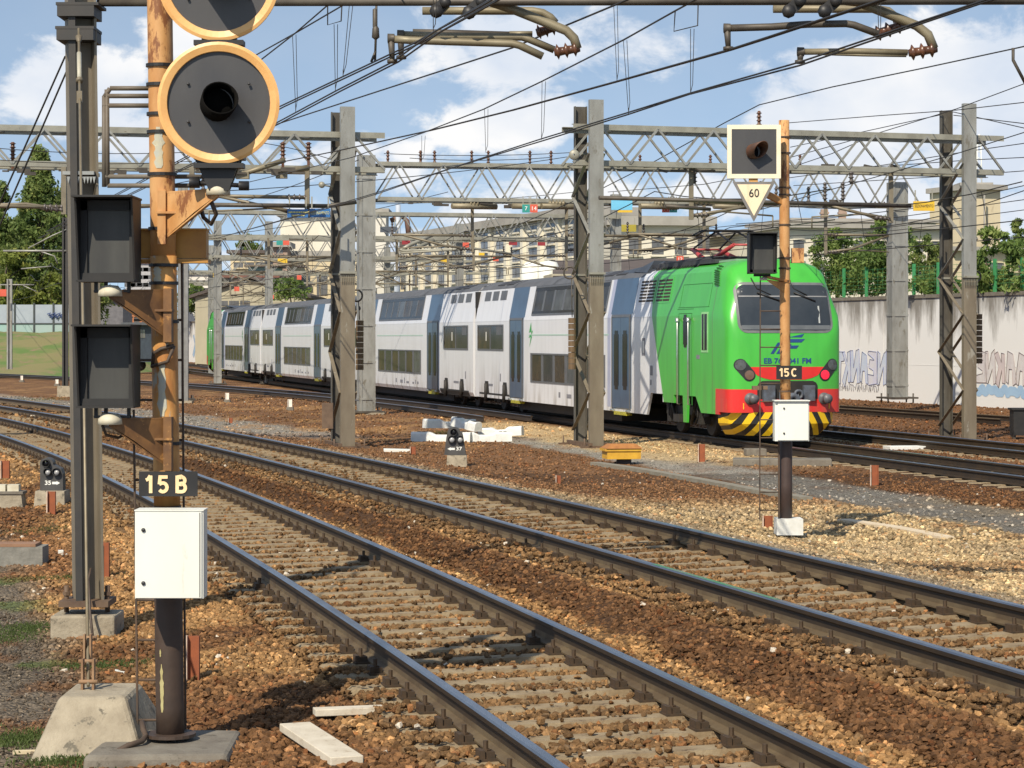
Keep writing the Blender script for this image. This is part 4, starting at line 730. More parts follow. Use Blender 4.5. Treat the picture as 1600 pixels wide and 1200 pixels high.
M_mark2 = mat('grey_marking', (.16, .16, .18), (.22, .22, .24), 14, .5); M_chrome = mat('handrail_steel', (.5, .52, .5), (.4, .42, .4), 8, .3, .8)
def patch(b, s0, s1, z0, z1, off, sg, mi=0, inner=-.02):
    zs = [z0] + [z for z in ZB if z0 < z < z1] + [z1]; o = []; i_ = []
    for z in zs:
        ya, yb = pw(z - .03), pw(z + .03); nz_ = Vector((0, .06, ya - yb)).normalized(); nz_.y = abs(nz_.y)
        if abs(ya - yb) < .004: nz_ = Vector((0, 1, 0))
        o.append((pw(z) + off * nz_.y, z + off * nz_.z)); i_.append((pw(z) + inner * nz_.y, z + inner * nz_.z))
    n = len(zs); vs = []
    for s in (s0, s1): vs += [(s, sg * y, z) for y, z in o] + [(s, sg * y, z) for y, z in i_]
    m = 2 * n; fs = []
    for k in range(n - 1): fs.append((k, k + 1, m + k + 1, m + k)); fs.append((k, n + k, n + k + 1, k + 1)); fs.append((m + k, m + k + 1, m + n + k + 1, m + n + k))
    fs += [(0, m, m + n, n), (n - 1, 2 * n - 1, m + 2 * n - 1, m + n - 1)]
    if sg > 0: fs = [tuple(reversed(f)) for f in fs]
    b.add(vs, fs, mi)
def sect(z0):
    p = [(pw(z), z) for z in [z0] + [q for q in ZB if q > z0]]; return p + [(-y, z) for y, z in reversed(p[:-1])]
def loft(b, ss, pts, mi=0, capa=True, capb=True):
    n = len(pts); vs = [(s, y, z) for s in ss for y, z in pts]; fs = []
    for i in range(len(ss) - 1):
        for k in range(n - 1): fs.append((i * n + k, i * n + k + 1, (i + 1) * n + k + 1, (i + 1) * n + k))
        fs.append((i * n + n - 1, i * n, (i + 1) * n, (i + 1) * n + n - 1))
    if capa: fs.append(tuple(reversed(range(n))))
    if capb: fs.append(tuple(range((len(ss) - 1) * n, len(ss) * n)))
    b.add(vs, fs, mi)
def lp(b, name, m, par): return b.build(name, m, par, local=True)
def bogie(c, par, cut=True):
    b = MB()
    for s in (-1.2, 1.2):
        for y in (-.78, .78): b.lathe((c + s, y - math.copysign(.07, y) * 1, .46), (0, math.copysign(1, y), 0), [(0, .1), (0, .46), (.09, .44), (.13, .42), (.13, .2), (.2, .16), (.2, 0)], 20, 0, False)
        b.tube([(c + s, -.9, .46), (c + s, .9, .46)], .08, 8)
        for y in (-1.02, 1.02):
            b.box((c + s, y, .48), (.34, .22, .34)); b.lathe((c + s + .26, y, .5), (0, 0, 1), [(0, .10), (.42, .10)], 10); b.lathe((c + s - .26, y, .5), (0, 0, 1), [(0, .10), (.42, .10)], 10); b.tube([(c + s * .5, y * 1.12, .3), (c + s * .85, y * 1.12, .95)], .045, 8); b.tube([(c + s * .8, y * 1.14, .3), (c + s * .95, y * 1.14, .5), (c + s * .9, y * 1.12, .9)], .02, 6)
    for y in (-1.0, 1.0): b.box((c, y, .62), (3.0, .16, .2)); b.box((c, y, .9), (.7, .3, .28)); b.box((c + .4, y * 1.15, .42), (.5, .12, .2))
    b.box((c, 0, .6), (2.2, 1.6, .3))
    if cut:
        for sg in (1, -1):
            patch(b, c - 2.3, c + 2.3, .40, .60, .008, sg)
            for u in (-1.25, 1.25): b.prism([(c + u - .35, sg * 1.412, .60), (c + u + .35, sg * 1.412, .60), (c + u + .22, sg * 1.412, .98), (c + u - .22, sg * 1.412, .98)], (0, -.03 * sg, 0)); b.tube([(c + u, sg * 1.44, .35), (c + u - .05, sg * 1.44, .9)], .06, 8)
    return lp(b, 'bogie', M_bogie, par)
M_glass2 = mat('tinted_glass_warm', (.075, .055, .035), (.03, .028, .025), 2.5, .12, spec=.2); M_glass3 = mat('tinted_glass_pale', (.10, .11, .115), (.06, .065, .07), 2.5, .12, spec=.2)
PR = random.Random(4)
for m_ in (M_glass, M_glass2, M_glass3, M_dglass): m_.node_tree.nodes['Principled BSDF'].inputs['IOR'].default_value = 1.22
def lip(b, s0, s1, z0, z1, sg, mi=1):
    patch(b, s0 - .05, s1 + .05, z0 - .05, z0, .02, sg, mi); patch(b, s0 - .05, s1 + .05, z1, z1 + .05, .02, sg, mi); patch(b, s0 - .05, s0, z0, z1, .02, sg, mi); patch(b, s1, s1 + .05, z0, z1, .02, sg, mi)
def side_kit(par, doors, wins, vest, louv, wn_=(7, 6)):
    for sg in (1, -1):
        for d0, d1, lv in doors:
            b = MB(); patch(b, d0 - .12, d1 + .12, 3.04, 4.12, .006, sg); patch(b, d0 - .04, d1 + .04, .46, 3.04, .006, sg); lp(b, 'door_band', M_blue, par)
            if lv: b = MB(); patch(b, lv[0], lv[1], .46, 4.05, .005, sg); lp(b, 'lavender_panel', M_lav, par)
            b = MB(); mid = (d0 + d1) / 2
            for a, e in ((d0 + .1, mid - .012), (mid + .012, d1 - .1)):
                patch(b, a, e, .52, 2.94, .022, sg, 0)
                cs = (a + e) / 2; w = (e - a) * .27
                for zc0, zc1 in ((1.55, 2.5),):
                    patch(b, cs - w, cs + w, zc0 - .42, zc1, .030, sg, 1); patch(b, cs - w * .7, cs + w * .7, zc1, zc1 + .1, .030, sg, 1); patch(b, cs - w * .7, cs + w * .7, zc0 - .52, zc0 - .42, .030, sg, 1)
            patch(b, d0 + .02, d0 + .1, .50, 3.0, .028, sg, 2); patch(b, d1 - .1, d1 - .02, .50, 3.0, .028, sg, 2); patch(b, d0 + .02, d1 - .02, 2.95, 3.02, .03, sg, 2); patch(b, mid - .014, mid + .014, .52, 2.94, .018, sg, 2)
            lp(b, 'door', [M_blue, M_dglass, M_frame], par)
            b = MB(); b.box((mid, sg * 1.36, .40), (1.15, .16, .09))
            for q in (-.72, .72): b.tube([(mid + q - .12, sg * 1.44, .47), (mid + q + .12, sg * 1.44, .47)], .035, 8, 1)
            lp(b, 'step', [M_step, M_chrome], par)
        for w0, w1 in wins:
            b = MB(); n = wn_[0]; pt = (w1 - w0) / n; lip(b, w0, w1, 3.13, 3.92, sg)
            for k in range(n): patch(b, w0 + k * pt, w0 + k * pt + pt, 3.13, 3.92, .004, sg, PR.choice((0, 0, 3, 4)))
            for k in range(n + 1):
                c = w0 + k * pt; patch(b, c - .10 if k else c, c + .10 if k < n else c, 3.13, 3.92, .010, sg, 1)
            patch(b, w0, w1, 3.82, 3.92, .012, sg, 2); patch(b, w0, w1, 3.13, 3.21, .012, sg, 2)
            lp(b, 'upper_windows', [M_glass, M_frame, M_dglass, M_glass2, M_glass3], par)
            b = MB(); n = wn_[1]; pt = (w1 - w0) / n; lip(b, w0, w1, 1.10, 1.89, sg)
            for k in range(n): patch(b, w0 + k * pt, w0 + k * pt + pt, 1.10, 1.89, .004, sg, PR.choice((0, 2, 2, 3)))
            for k in range(n + 1): c = w0 + k * pt; patch(b, c - .13 if k else c, c + .13 if k < n else c, 1.10, 1.89, .009, sg, 1)
            lp(b, 'lower_windows', [M_glass, M_frame, M_glass2, M_glass3], par)
            b = MB(); patch(b, w0 - .4, w1 + .3, 2.47, 2.51, .006, sg); lp(b, 'pale_stripe', M_pale, par)
            b = MB()
            for k, (dx, ww, hh) in enumerate(((.4, .25, .1), (.9, .12, .16), (1.25, .3, .07), (2.2, .5, .08), (3.0, .14, .2), (3.4, .5, .12), (4.6, .2, .16))): patch(b, w0 + dx, w0 + dx + ww, .66, .66 + hh, .005, sg)
            lp(b, 'side_markings', M_mark2, par)
        for v0, v1 in vest:
            b = MB(); lip(b, v0, v1, 2.04, 2.78, sg); patch(b, v0, (v0 + v1) / 2, 2.04, 2.78, .004, sg, 0); patch(b, (v0 + v1) / 2, v1, 2.04, 2.78, .004, sg, 3); patch(b, v0 + .2, v0 + .9, 2.5, 2.78, .008, sg, 1); m = (v0 + v1) / 2; patch(b, m - .05, m + .05, 2.04, 2.78, .012, sg, 1); patch(b, m + .55, m + .62, 2.3, 2.6, .012, sg, 2); lp(b, 'vestibule_window', [M_glass, M_frame, M_white, M_glass2], par)
            b = MB()
            for k in range(3): s = v0 + .1 + k * (v1 - v0 - .2) / 3; patch(b, s, s + .8, 3.62, 3.92, .010, sg)
            lp(b, 'vent_row', M_frame, par)
            b = MB(); patch(b, v0 + .3, v0 + .42, 1.0, 1.25, .006, sg); patch(b, v0 + 1.4, v0 + 2.2, .82, .9, .005, sg); lp(b, 'side_markings', M_mark2, par)
def roofs(par, s0, s1):
    b = MB(); pts = [(pw(z) + .004, z + .006) for z in ZB if z >= 3.97]; pts = pts + [(-y, z) for y, z in reversed(pts[:-1])]; loft(b, [s0, s1], pts)
    for s in (s0 + 4.6, s0 + 9.0, s1 - 4.6): b.add([(s + a, y, z + .008) for a in (-.04, .04) for y, z in pts], [(k, k + 1, len(pts) + k + 1, len(pts) + k) for k in range(len(pts) - 1)], 1)
    for s in (s1 - 3.6, s1 - 2.4, s0 + 2.4, s0 + 3.6): 
        for sg in (-1, 1): b.frame((s, sg * .93, 4.175), Vector((.45, 0, 0)), Vector((0, .16, -.06 * sg)), Vector((0, 0, .012)), 1)
    lp(b, 'roof', [M_roof, M_roofd], par)
def logo(par, s, z):
    for sg in (1, -1):
        b = MB()
        for pts in ([(-.32, .1), (0, .62), (.06, .15)], [(.02, .12), (.30, .22), (.05, -.02)], [(.0, .0), (.12, -.1), (-.28, -.62)], [(-.1, .02), (-.4, -.16), (-.02, -.1)]):
            vs = [(s + (-x) * .8, sg * (1.40 + .008), z + y * .62) for x, y in pts]; b.add(vs, [(0, 1, 2), (2, 1, 0)])
        lp(b, 'leaf_emblem', M_green, par)
def mid_car():
    b = MB(); loft(b, [.17, CL - .17], sect(.42)); o = b.build('carriage', M_liv, TRAIN, local=True); roofs(o, .17, CL - .17)
    side_kit(o, [(5.7, 7.6, None), (CL - 7.6, CL - 5.7, None)], [(8.8, CL - 8.8)], [(.95, 4.7), (CL - 4.7, CL - .95)], None)
    b = MB(); b.box((CL / 2, 0, .33), (CL - 8.5, 2.3, .34)); b.box((-.0, 0, 2.3), (.42, 2.62, 3.3)); b.box((0, 0, 4.0), (.42, 2.0, .3)); lp(b, 'underframe', M_under, o)
    bogie(3.1, o); bogie(CL - 3.1, o); return o
def cab_car():
    zc = 1.0; O = sect(zc); # densify the outline
    pts = []
    for i in range(len(O) - 1):
        a, c = Vector(O[i]), Vector(O[i + 1]); k = max(1, int((c - a).length / .14)); pts += [tuple(a.lerp(c, j / k)) for j in range(k)]
    pts.append(O[-1]); n = len(pts)
    rs = [0, .2, .4, .55, .67, .76, .83, .885, .925, .955, .975, .99, 1]; vs = []; ex = 3.4
    def D(z): t = min(max((z - 2.6) / 1.6, 0), 1); return .45 + 1.05 * t * t * (3 - 2 * t)
    for r in rs:
        for y, z in pts:
            zz = zc + r * (z - zc); rake = .10 * max(0, (zz - 2.4) / 1.6) * (1 - r ** 6); vs.append((D(z) * (1 - (1 - r ** ex) ** (1 / ex)) + rake, r * y, zz))
    for s in (1.9, CL - .17): vs += [(s, y, z) for y, z in pts]
    R_ = len(rs) + 2; fs = [(i * n + k, i * n + k + 1, (i + 1) * n + k + 1, (i + 1) * n + k) for i in range(R_ - 1) for k in range(n - 1)]
    fs.append(tuple(range((R_ - 1) * n, R_ * n)))
    b = MB(); b.add(vs, fs, 0, True)
    for i in range(len(b.s) - 1):
        if i // (n - 1) >= len(rs) - 0: b.s[i] = False
    b.s[-1] = False
    # apron below the belt, and side panels either side of the wheel opening
    low = [(vs[i * n][0], vs[i * n][1]) for i in range(len(rs))]
    line = [(1.2, 1.4)] + [(s, y) for s, y in reversed(low[1:])]; line = line + [(s, -y) for s, y in reversed(line)]
    m = len(line); b.add([(s, y, z) for z in (1.0, .68) for s, y in line] + [(s + .25, y * .9, z) for z in (.68,) for s, y in line], [(k, m + k, m + k + 1, k + 1) for k in range(m - 1)] + [(m + k, 2 * m + k, 2 * m + k + 1, m + k + 1) for k in range(m - 1)], 0, False)
    for sg in (1, -1):
        b.prism([(6.1, sg * 1.402, 1.0), (6.45, sg * 1.402, .44), (CL - .17, sg * 1.402, .44), (CL - .17, sg * 1.402, 1.0)], (0, -.06 * sg, 0)); b.prism([(.8, sg * 1.402, .62), (2.1, sg * 1.402, .62), (2.5, sg * 1.402, 1.0), (.8, sg * 1.402, 1.0)], (0, -.06 * sg, 0))
        b.prism([(3.2, sg * 1.402, .35), (3.45, sg * 1.402, .35), (3.5, sg * 1.402, 1.0), (3.12, sg * 1.402, 1.0)], (0, -.06 * sg, 0)); b.prism([(4.2, sg * 1.402, .80), (5.1, sg * 1.402, .80), (5.1, sg * 1.402, 1.0), (4.2, sg * 1.402, 1.0)], (0, -.06 * sg, 0))
    o = b.build('cab_carriage', M_cab, TRAIN, local=True)
    bvh = BVHTree.FromPolygons([Vector(v) for v in vs], [f for f in fs if len(f) == 4])
    def hit(y, z):
        h = bvh.ray_cast(Vector((-3, y, z)), Vector((1, 0, 0))); return h[0].x if h[0] is not None else .6
    def fpatch(name, rowsz, m, off=.012, par=o, nx=10, build=True, bb=None, mi=0):     # rowsz: (z, y_left, y_right)
        b = bb or MB(); vs = []
        for z, ya, yb in rowsz:
            for k in range(nx + 1): y = ya + (yb - ya) * k / nx; vs.append((hit(y, z) - off, y, z))
        r = len(rowsz); w = nx + 1; fs = [(i * w + k, i * w + k + 1, (i + 1) * w + k + 1, (i + 1) * w + k) for i in range(r - 1) for k in range(nx)]
        b.add(vs, fs, mi, True)
        edge = [i * w for i in range(r)] + [(r - 1) * w + k for k in range(1, nx + 1)] + [i * w + nx for i in range(r - 2, -1, -1)] + [k for k in range(nx - 1, 0, -1)]
        e = [vs[i] for i in edge]; q = len(e); b.add(e + [(x + .03, y, z) for x, y, z in e], [(k, (k + 1) % q, q + (k + 1) % q, q + k) for k in range(q)], mi)
        return b.build(name, m, par, local=True) if build else b
    def rrect(z0, z1, w, r, n=6):
        rows = []
        for a in np.linspace(0, 90, n): rows.append((z0 + r - r * math.cos(math.radians(90 - a)) if False else z0 + r * (1 - math.cos(math.radians(a))), w - r + r * math.sin(math.radians(a))))
        for a in np.linspace(90, 0, n): rows.append((z1 - r * (1 - math.cos(math.radians(a))), w - r + r * math.sin(math.radians(a))))
        rows += [(z, w) for z in np.linspace(z0 + r, z1 - r, 10)[1:-1]]; rows = sorted(set((round(z, 4), round(y, 4)) for z, y in rows)); return [(z, y, -y) for z, y in rows]
    fpatch('windscreen_surround', rrect(2.52, 3.70, 1.17, .22), mat('grey_rubber', (.16, .17, .17), (.12, .125, .125), 5, .5), .010, nx=14)
    fpatch('windscreen', rrect(2.59, 3.64, 1.11, .17), mat('windscreen_glass', (.024, .030, .036), (.045, .052, .058), 1.0, .06, spec=.6), .022, nx=14)
    fpatch('painted_glint', [(2.75, -.80, -.84), (3.15, -.80, -.84)], mat('glint_pale', (.5, .52, .5)), .026, nx=2); fpatch('lower_glass_band', [(2.60, 1.07, -1.07), (2.70, 1.09, -1.09)], mat('glass_band_grey', (.14, .15, .155), (.10, .11, .115), 2, .3), .025, nx=14)  # pale strip: highlight painted on the windscreen; grey band: paler foot of the glass
    fpatch('sun_blind_edge', [(3.36, 1.09, -1.09), (3.385, 1.09, -1.09)], mat('blind_edge', (.3, .3, .3)), .026, nx=14)
    b = MB()
    for y0, y1 in ((.55, .12), (-.35, -.75)):
        b.tube([(hit(y0, 3.80) - .04, y0 + .22, 3.80), (hit(y0, 3.6) - .05, y0 + .1, 3.55), (hit(y0, 3.45) - .05, y1 * .5 + y0 * .5, 3.40)], .014, 6); b.tube([(hit(y0, 3.45) - .05, y0 + .12, 3.46), (hit(y1, 3.3) - .05, y1, 3.26)], .02, 6)
    lp(b, 'wiper', M_black, o)
    fpatch('red_buffer_stripe', [(1.44, .42, -.42), (1.48, .60, -.60), (1.54, .74, -.74), (1.62, .83, -.83), (1.735, .90, -.90)], mat('signal_red', (.66, .03, .022), (.56, .025, .02), 3, .35), .010)
    b = MB(); fpatch('coupler_recess', [(.705, .74, -.74), (1.0, .74, -.74)], M_under, .012, build=False, bb=b)
    rowsr = [(1.0, .74, -.74), (1.3, .74, -.74), (1.37, .70, -.70), (1.41, .62, -.62)]; fpatch('coupler_recess', rowsr, M_under, .012, build=False, bb=b); lp(b, 'coupler_recess', M_under, o)
    b = MB(); b.box((-.05, 0, .96), (.5, .34, .22)); b.lathe((-.30, .0, .98), (-1, 0, 0), [(0, .17), (.1, .15), (.1, .06), (.02, .05)], 14)
    for y in (-.5, .48): b.box((-.02, y, 1.13), (.16, .28, .36))
    b.lathe((-.1, -.22, 1.1), (-1, 0, 0), [(0, .12), (.06, .12), (.06, .07), (0, .06)], 14); b.tube([(-.05, .2, 1.2), (-.2, .25, .9), (-.1, .35, .75)], .025, 6); b.tube([(-.05, -.2, 1.2), (-.22, -.25, .85), (-.1, -.4, .75)], .025, 6)
    lp(b, 'coupler', mat('coupler_grey', (.10, .12, .15), (.06, .06, .065), 7, .55), o)
    for y in (.90, -.90):
        b = MB(); x = hit(y, .9 + .11) if False else hit(y, 1.02); b.lathe((x + .02, y, 1.0), (-1, 0, 0), [(0, .14), (.08, .135), (.08, .085), (.26, .085), (.26, .11), (.31, .11), (.325, 0)], 18); lp(b, 'buffer', mat('buffer_grey', (.13, .13, .14), (.07, .07, .075), 5, .45), o)
    def disc(b, y, z, r, off, mi, n=16):
        c = [(y + r * math.cos(2 * math.pi * k / n), z + r * math.sin(2 * math.pi * k / n)) for k in range(n)]; vs = [(hit(a, e) - off, a, e) for a, e in c] + [(hit(y, z) - off - .004, y, z)]
        b.add(vs, [(k, n, (k + 1) % n) for k in range(n)], mi); b.add(vs[:n] + [(x + .05, a, e) for x, a, e in vs[:n]], [((k + 1) % n, n + (k + 1) % n, n + k, k) for k in range(n)], mi)
    for sg, lit in ((1, 'brown_lamp'), (-1, 'red_lamp')):
        b = MB(); a, c = Vector((1.13 * sg, 1.78)), Vector((.93 * sg, 1.55))
        for t in np.linspace(0, 1, 6): p = a.lerp(c, t); disc(b, p.x, p.y, .145, .012 + t * .0003, 0, 20)
        disc(b, a.x, a.y, .125, .03, 1); disc(b, c.x, c.y, .11, .034, 2)
        lp(b, 'headlight', [mat('headlight_case', (.022, .024, .024), (.03, .03, .03), 5, .3), mat('lamp_glass', (.10, .11, .11), (.06, .065, .065), 9, .12), emat('red_lamp', (.75, .02, .05), .35) if sg < 0 else mat('brown_lamp', (.17, .10, .07), (.12, .08, .06), 9, .15)], o)
    # blue emblem and number
    M_navy = mat('navy_marking', (.018, .06, .20), (.015, .05, .17), 4, .4)
    b = MB(); zl = 2.04
    for poly in ([(-.42, 0), (-.34, 0), (-.16, .26), (-.24, .26)], [(-.28, 0), (-.20, 0), (-.06, .20), (-.14, .20)], [(-.10, .30), (-.16, .38), (.30, .38), (.42, .46), (.36, .38), (.02, .38)], [(-.02, .26), (.34, .26), (.44, .34), (.04, .34)], [(-.10, .12), (.22, .12), (.28, .19), (-.06, .19)], [(-.14, 0), (-.05, 0), (.10, .22), (.02, .22)]):
        vs = [(hit(-x, zl + z) - .008, -x, zl + z) for x, z in poly]; b.add(vs, [tuple(range(len(vs))), tuple(reversed(range(len(vs))))])
    lp(b, 'emblem', M_navy, o)
    text('EB 760 041 FM', 'number', .17, M_navy, (0, 0, 1.87), o, depth=.001, ax=(0, -1, 0), up=(0, 0, 1), width=1.16, bold=.004, fn=lambda v: Vector((hit(v.y, v.z) - .008 + v.x, v.y, v.z)))
    for y in (1.22, -1.2):
        b = MB(); vs = [(hit(y + a, 1.01) - .01 - .0, y + a, z) for a in (-.17, .17) for z in (.76, .90)]; b.add(vs, [(0, 1, 3, 2), (2, 3, 1, 0)])
        lp(b, 'yellow_plate', mat('yellow_plate', (.8, .55, .02), (.7, .45, .02), 18, .4), o)
    # striped snow plough
    sk = [(1.0, 1.36), (.45, 1.30), (.12, 1.10), (-.02, .7), (-.08, .35), (-.1, 0)]; sk = sk + [(s, -y) for s, y in reversed(sk[:-1])]; n_ = len(sk); b = MB()
    top = [(s, y, .69) for s, y in sk]; mid = [(s + .02, y * .985, .42) for s, y in sk]; bot = [(s + .10 + abs(y) * .12, y * .80, .14) for s, y in sk]; back = [(s + .25 + abs(y) * .1, y * .76, .15) for s, y in sk]
    b.add(top + mid + bot + back, [(r * n_ + k, (r + 1) * n_ + k, (r + 1) * n_ + k + 1, r * n_ + k + 1) for r in range(3) for k in range(n_ - 1)])
    ms = bpy.data.materials.new('hazard_stripes'); ms.use_nodes = True; nn = ms.node_tree.nodes; ll = ms.node_tree.links; t = nn.new('ShaderNodeTexCoord'); s_ = nn.new('ShaderNodeSeparateXYZ'); ll.new(t.outputs['Object'], s_.inputs[0])
    def MM(op, a, c):
        q = nn.new('ShaderNodeMath'); q.operation = op
        for i, v in enumerate((a, c)):
            if isinstance(v, (int, float)): q.inputs[i].default_value = v
            elif v is not None: ll.new(v, q.inputs[i])
        return q.outputs[0]
    u = MM('FRACT', MM('MULTIPLY', MM('ADD', MM('ABSOLUTE', s_.outputs[1], None), MM('MULTIPLY', s_.outputs[2], .62)), 3.0), None); f = MM('LESS_THAN', u, .47)
    mx = nn.new('ShaderNodeMix'); mx.data_type = 'RGBA'; ll.new(f, mx.inputs['Factor']); mx.inputs['A'].default_value = (.78, .50, .015, 1); mx.inputs['B'].default_value = (.02, .02, .02, 1); ll.new(mx.outputs['Result'], nn['Principled BSDF'].inputs['Base Color']); nn['Principled BSDF'].inputs['Roughness'].default_value = .4
    lp(b, 'snow_plough', ms, o)
    # cab side
    M_grd = mat('deep_green_panel', (.04, .42, .03), (.035, .36, .026), 3, .35); M_slot = mat('louvre_dark', (.05, .035, .02), (.03, .025, .018), 9, .7)
    for sg in (1, -1):
        b = MB(); d0, d1 = 2.80, 3.80
        for a, c, z0, z1 in ((d0, d0 + .012, .78, 3.0), (d1, d1 + .012, .78, 3.0), (d0, d1, 2.99, 3.004), (d0 - .05, d1 + .2, 3.1, 3.112), (1.6, 3.95, 3.14, 3.152), (1.65, 3.85, 3.70, 3.712), (1.65, 1.662, 3.16, 3.70), (3.85, 3.862, 3.16, 3.70)): patch(b, a, c, z0, z1, .004, sg)
        lp(b, 'door_seams', mat('dark_green_seam', (.015, .13, .012)), o)
        b = MB(); patch(b, 3.16, 3.44, 2.25, 2.90, .014, sg, 0); patch(b, 3.21, 3.39, 2.18, 2.97, .014, sg, 0); lp(b, 'cab_door_window', M_dglass, o)
        for s in (2.88, 3.72): b = MB(); y = sg * 1.47; b.tube([(s, sg * 1.40, 2.86), (s, y, 2.84), (s, y, .80), (s, sg * 1.4, .78)], .022, 8); b.lathe((s, y, 2.80), (0, 0, 1), [(0, .05), (.1, .05), (.101, 0)], 10); lp(b, 'handrail', M_chrome, o)
        b = MB(); patch(b, 1.58, 2.08, 2.06, 3.02, .010, sg, 1); patch(b, 1.65, 2.01, 2.12, 2.97, .018, sg, 0); patch(b, 1.82, 1.845, 2.12, 2.97, .022, sg, 1); lp(b, 'cab_side_window', [M_dglass, mat('pale_green_frame', (.30, .62, .28))], o)
        for a, c in ((4.72, 5.98), (6.06, 7.46)):
            b = MB(); patch(b, a, c, 3.28, 3.93, .008, sg, 0)
            for k in range(7):
                z = 3.33 + k * .083; patch(b, a + .08, (a + c) / 2 - .03, z, z + .05, .013, sg, 1); patch(b, (a + c) / 2 + .03, c - .08, z, z + .05, .013, sg, 1)
            lp(b, 'louvre_panel', [M_cab, M_slot], o)
        b = MB(); patch(b, 6.6, 6.85, 1.95, 2.4, .006, sg); patch(b, 6.66, 6.79, 2.02, 2.33, .010, sg, 1); lp(b, 'side_sign', [M_mark2, M_white], o)
        b = MB(); patch(b, 5.95, 6.15, 1.45, 1.7, .006, sg); patch(b, 6.05, 6.15, 1.2, 1.34, .006, sg); patch(b, 2.2, 2.45, 1.9, 2.0, .006, sg); lp(b, 'side_markings', M_mark2, o)
    side_kit(o, [(7.84, 9.60, (9.72, 10.02)), (19.3, 21.0, None)], [(10.3, 18.3)], [(21.9, 25.4)], None)
    logo(o, 18.3, 2.5)
    roofs(o, 7.4, CL - .17)
    # roof equipment
    b = MB(); b.box((4.9, 0, 4.255), (5.0, 1.9, .10)); 
    for k in range(16): s = 3.6 + k * .22; b.tube([(s, 1.0, 4.14), (s, .86, 4.31), (s, .5, 4.38), (s, -.5, 4.38), (s, -.86, 4.31), (s, -1.0, 4.14)], .025, 5)
    for y in (.9, .6, .2, -.3, -.7): b.tube([(2.8, y, 4.32 if abs(y) > .7 else 4.38), (6.3, y, 4.32 if abs(y) > .7 else 4.38)], .018, 5)
    lp(b, 'roof_resistor_grid', M_roofd, o)
    b = MB(); b.prism([(7.4, 1.10, 4.1), (8.8, 1.06, 4.16), (7.4, .9, 4.42)], (0, -1.9, 0)); b.prism([(7.1, 1.1, 4.08), (10.1, 1.1, 4.08), (10.1, .9, 4.22), (7.9, .7, 4.36), (7.1, .7, 4.40)], (0, -1.6, 0)); lp(b, 'roof_fairing', mat('slate_blue_fairing', (.05, .06, .075), (.035, .04, .05), 3, .4), o)
    b = MB()
    for k in range(9): 
        for sg in (1, -1): z = 3.66 + k * .055; b.frame((1.30 + k * .03, sg * (pw(z) + .012 - .03), z), Vector((.16, 0, .02)), Vector((0, .05, 0)), Vector((0, 0, .014)))
    lp(b, 'roof_vent_slits', mat('dark_green_seam', (.015, .13, .012)), o)
    b = MB(); b.prism([(1.5, .72, 4.23), (2.8, .9, 4.20), (2.8, -.9, 4.20), (1.5, -.72, 4.23)], (0, 0, .05)); lp(b, 'roof_cover', mat('pale_green_roof', (.22, .36, .24), (.16, .27, .18), 5, .6), o)
    red = mat('pantograph_red', (.42, .05, .05), (.33, .04, .04), 5, .45); b = MB(); c = 4.3
    for y in (-.45, .45):
        b.tube([(c - .35, y, 4.36), (c - 1.6, y * .8, 4.66)], [.07, .045], 8); b.tube([(c + .35, y, 4.36), (c + 1.6, y * .8, 4.66)], [.07, .045], 8); b.tube([(c - 1.6, y * .8, 4.66), (c, y * .6, 5.05)], .024, 6, 1); b.tube([(c + 1.6, y * .8, 4.66), (c, y * .6, 5.05)], .024, 6, 1)
    b.tube([(c - 1.6, -.36, 4.66), (c - 1.6, .36, 4.66)], .03, 6); b.tube([(c + 1.6, -.36, 4.66), (c + 1.6, .36, 4.66)], .03, 6); b.box((c, 0, 4.38), (1.2, 1.2, .08), 0, 1)
    for q in (-.12, .12): b.tube([(c + q, -.85, 4.94), (c + q, -.6, 5.07), (c + q, .6, 5.07), (c + q, .85, 4.94)], .03, 6, 1)
    lp(b, 'pantograph', [red, M_black], o)
    b = MB(); b.box((15, 0, .33), (11, 2.3, .34)); b.box((3.8, 0, .85), (5.0, 1.9, .3)); b.box((CL, 0, 2.3), (.40, 2.60, 3.28)); b.box((CL, 0, 4.0), (.40, 1.98, .28)); lp(b, 'underframe', M_under, o)
    bogie(4.2, o, False); bogie(CL - 3.1, o); return o
CAB = cab_car(); MID = mid_car(); MID.location = (CL, 0, 0)
m2 = copy_tree(MID, TRAIN); m2.location = (2 * CL, 0, 0)
c2_ = copy_tree(CAB, TRAIN); c2_.location = (4 * CL, 0, 0); c2_.rotation_euler = (0, 0, math.pi)
for o_ in (x for x in list(bpy.data.objects) if x.parent is c2_ and x.name.startswith('pantograph')): bpy.data.objects.remove(o_)
# ------------------------------------------------------------------ gantries
M_gal = mat('galvanised_steel', (.335, .335, .305), (.235, .23, .205), 3, .5, .3, zs=.35, c3=(.19, .175, .14), t3=.60)
M_galb = mat('rust_stained_steel', (.225, .19, .135), (.16, .13, .09), 3, .6, .15, zs=.3, c3=(.30, .28, .23), t3=.64)
M_galw = mat('olive_grey_steel', (.33, .32, .26), (.24, .23, .185), 3, .5, .2, zs=1, c3=(.15, .12, .08), t3=.66)
M_ins = mat('brown_insulator', (.13, .055, .028), (.08, .035, .02), 9, .3)
M_insg = mat('grey_insulator', (.10, .085, .08), (.06, .05, .045), 9, .35)
M_wire = mat('wire_copper', (.045, .04, .034), (.03, .027, .024), 3, .5, .3)
M_tube = mat('cantilever_tube', (.25, .215, .14), (.17, .14, .085), 3, .5, .2, c3=(.20, .12, .06), t3=.66)
M_dtube = mat('dark_tube', (.10, .085, .065), (.06, .05, .04), 4, .55, .2)
UP = Vector((0, 0, 1))
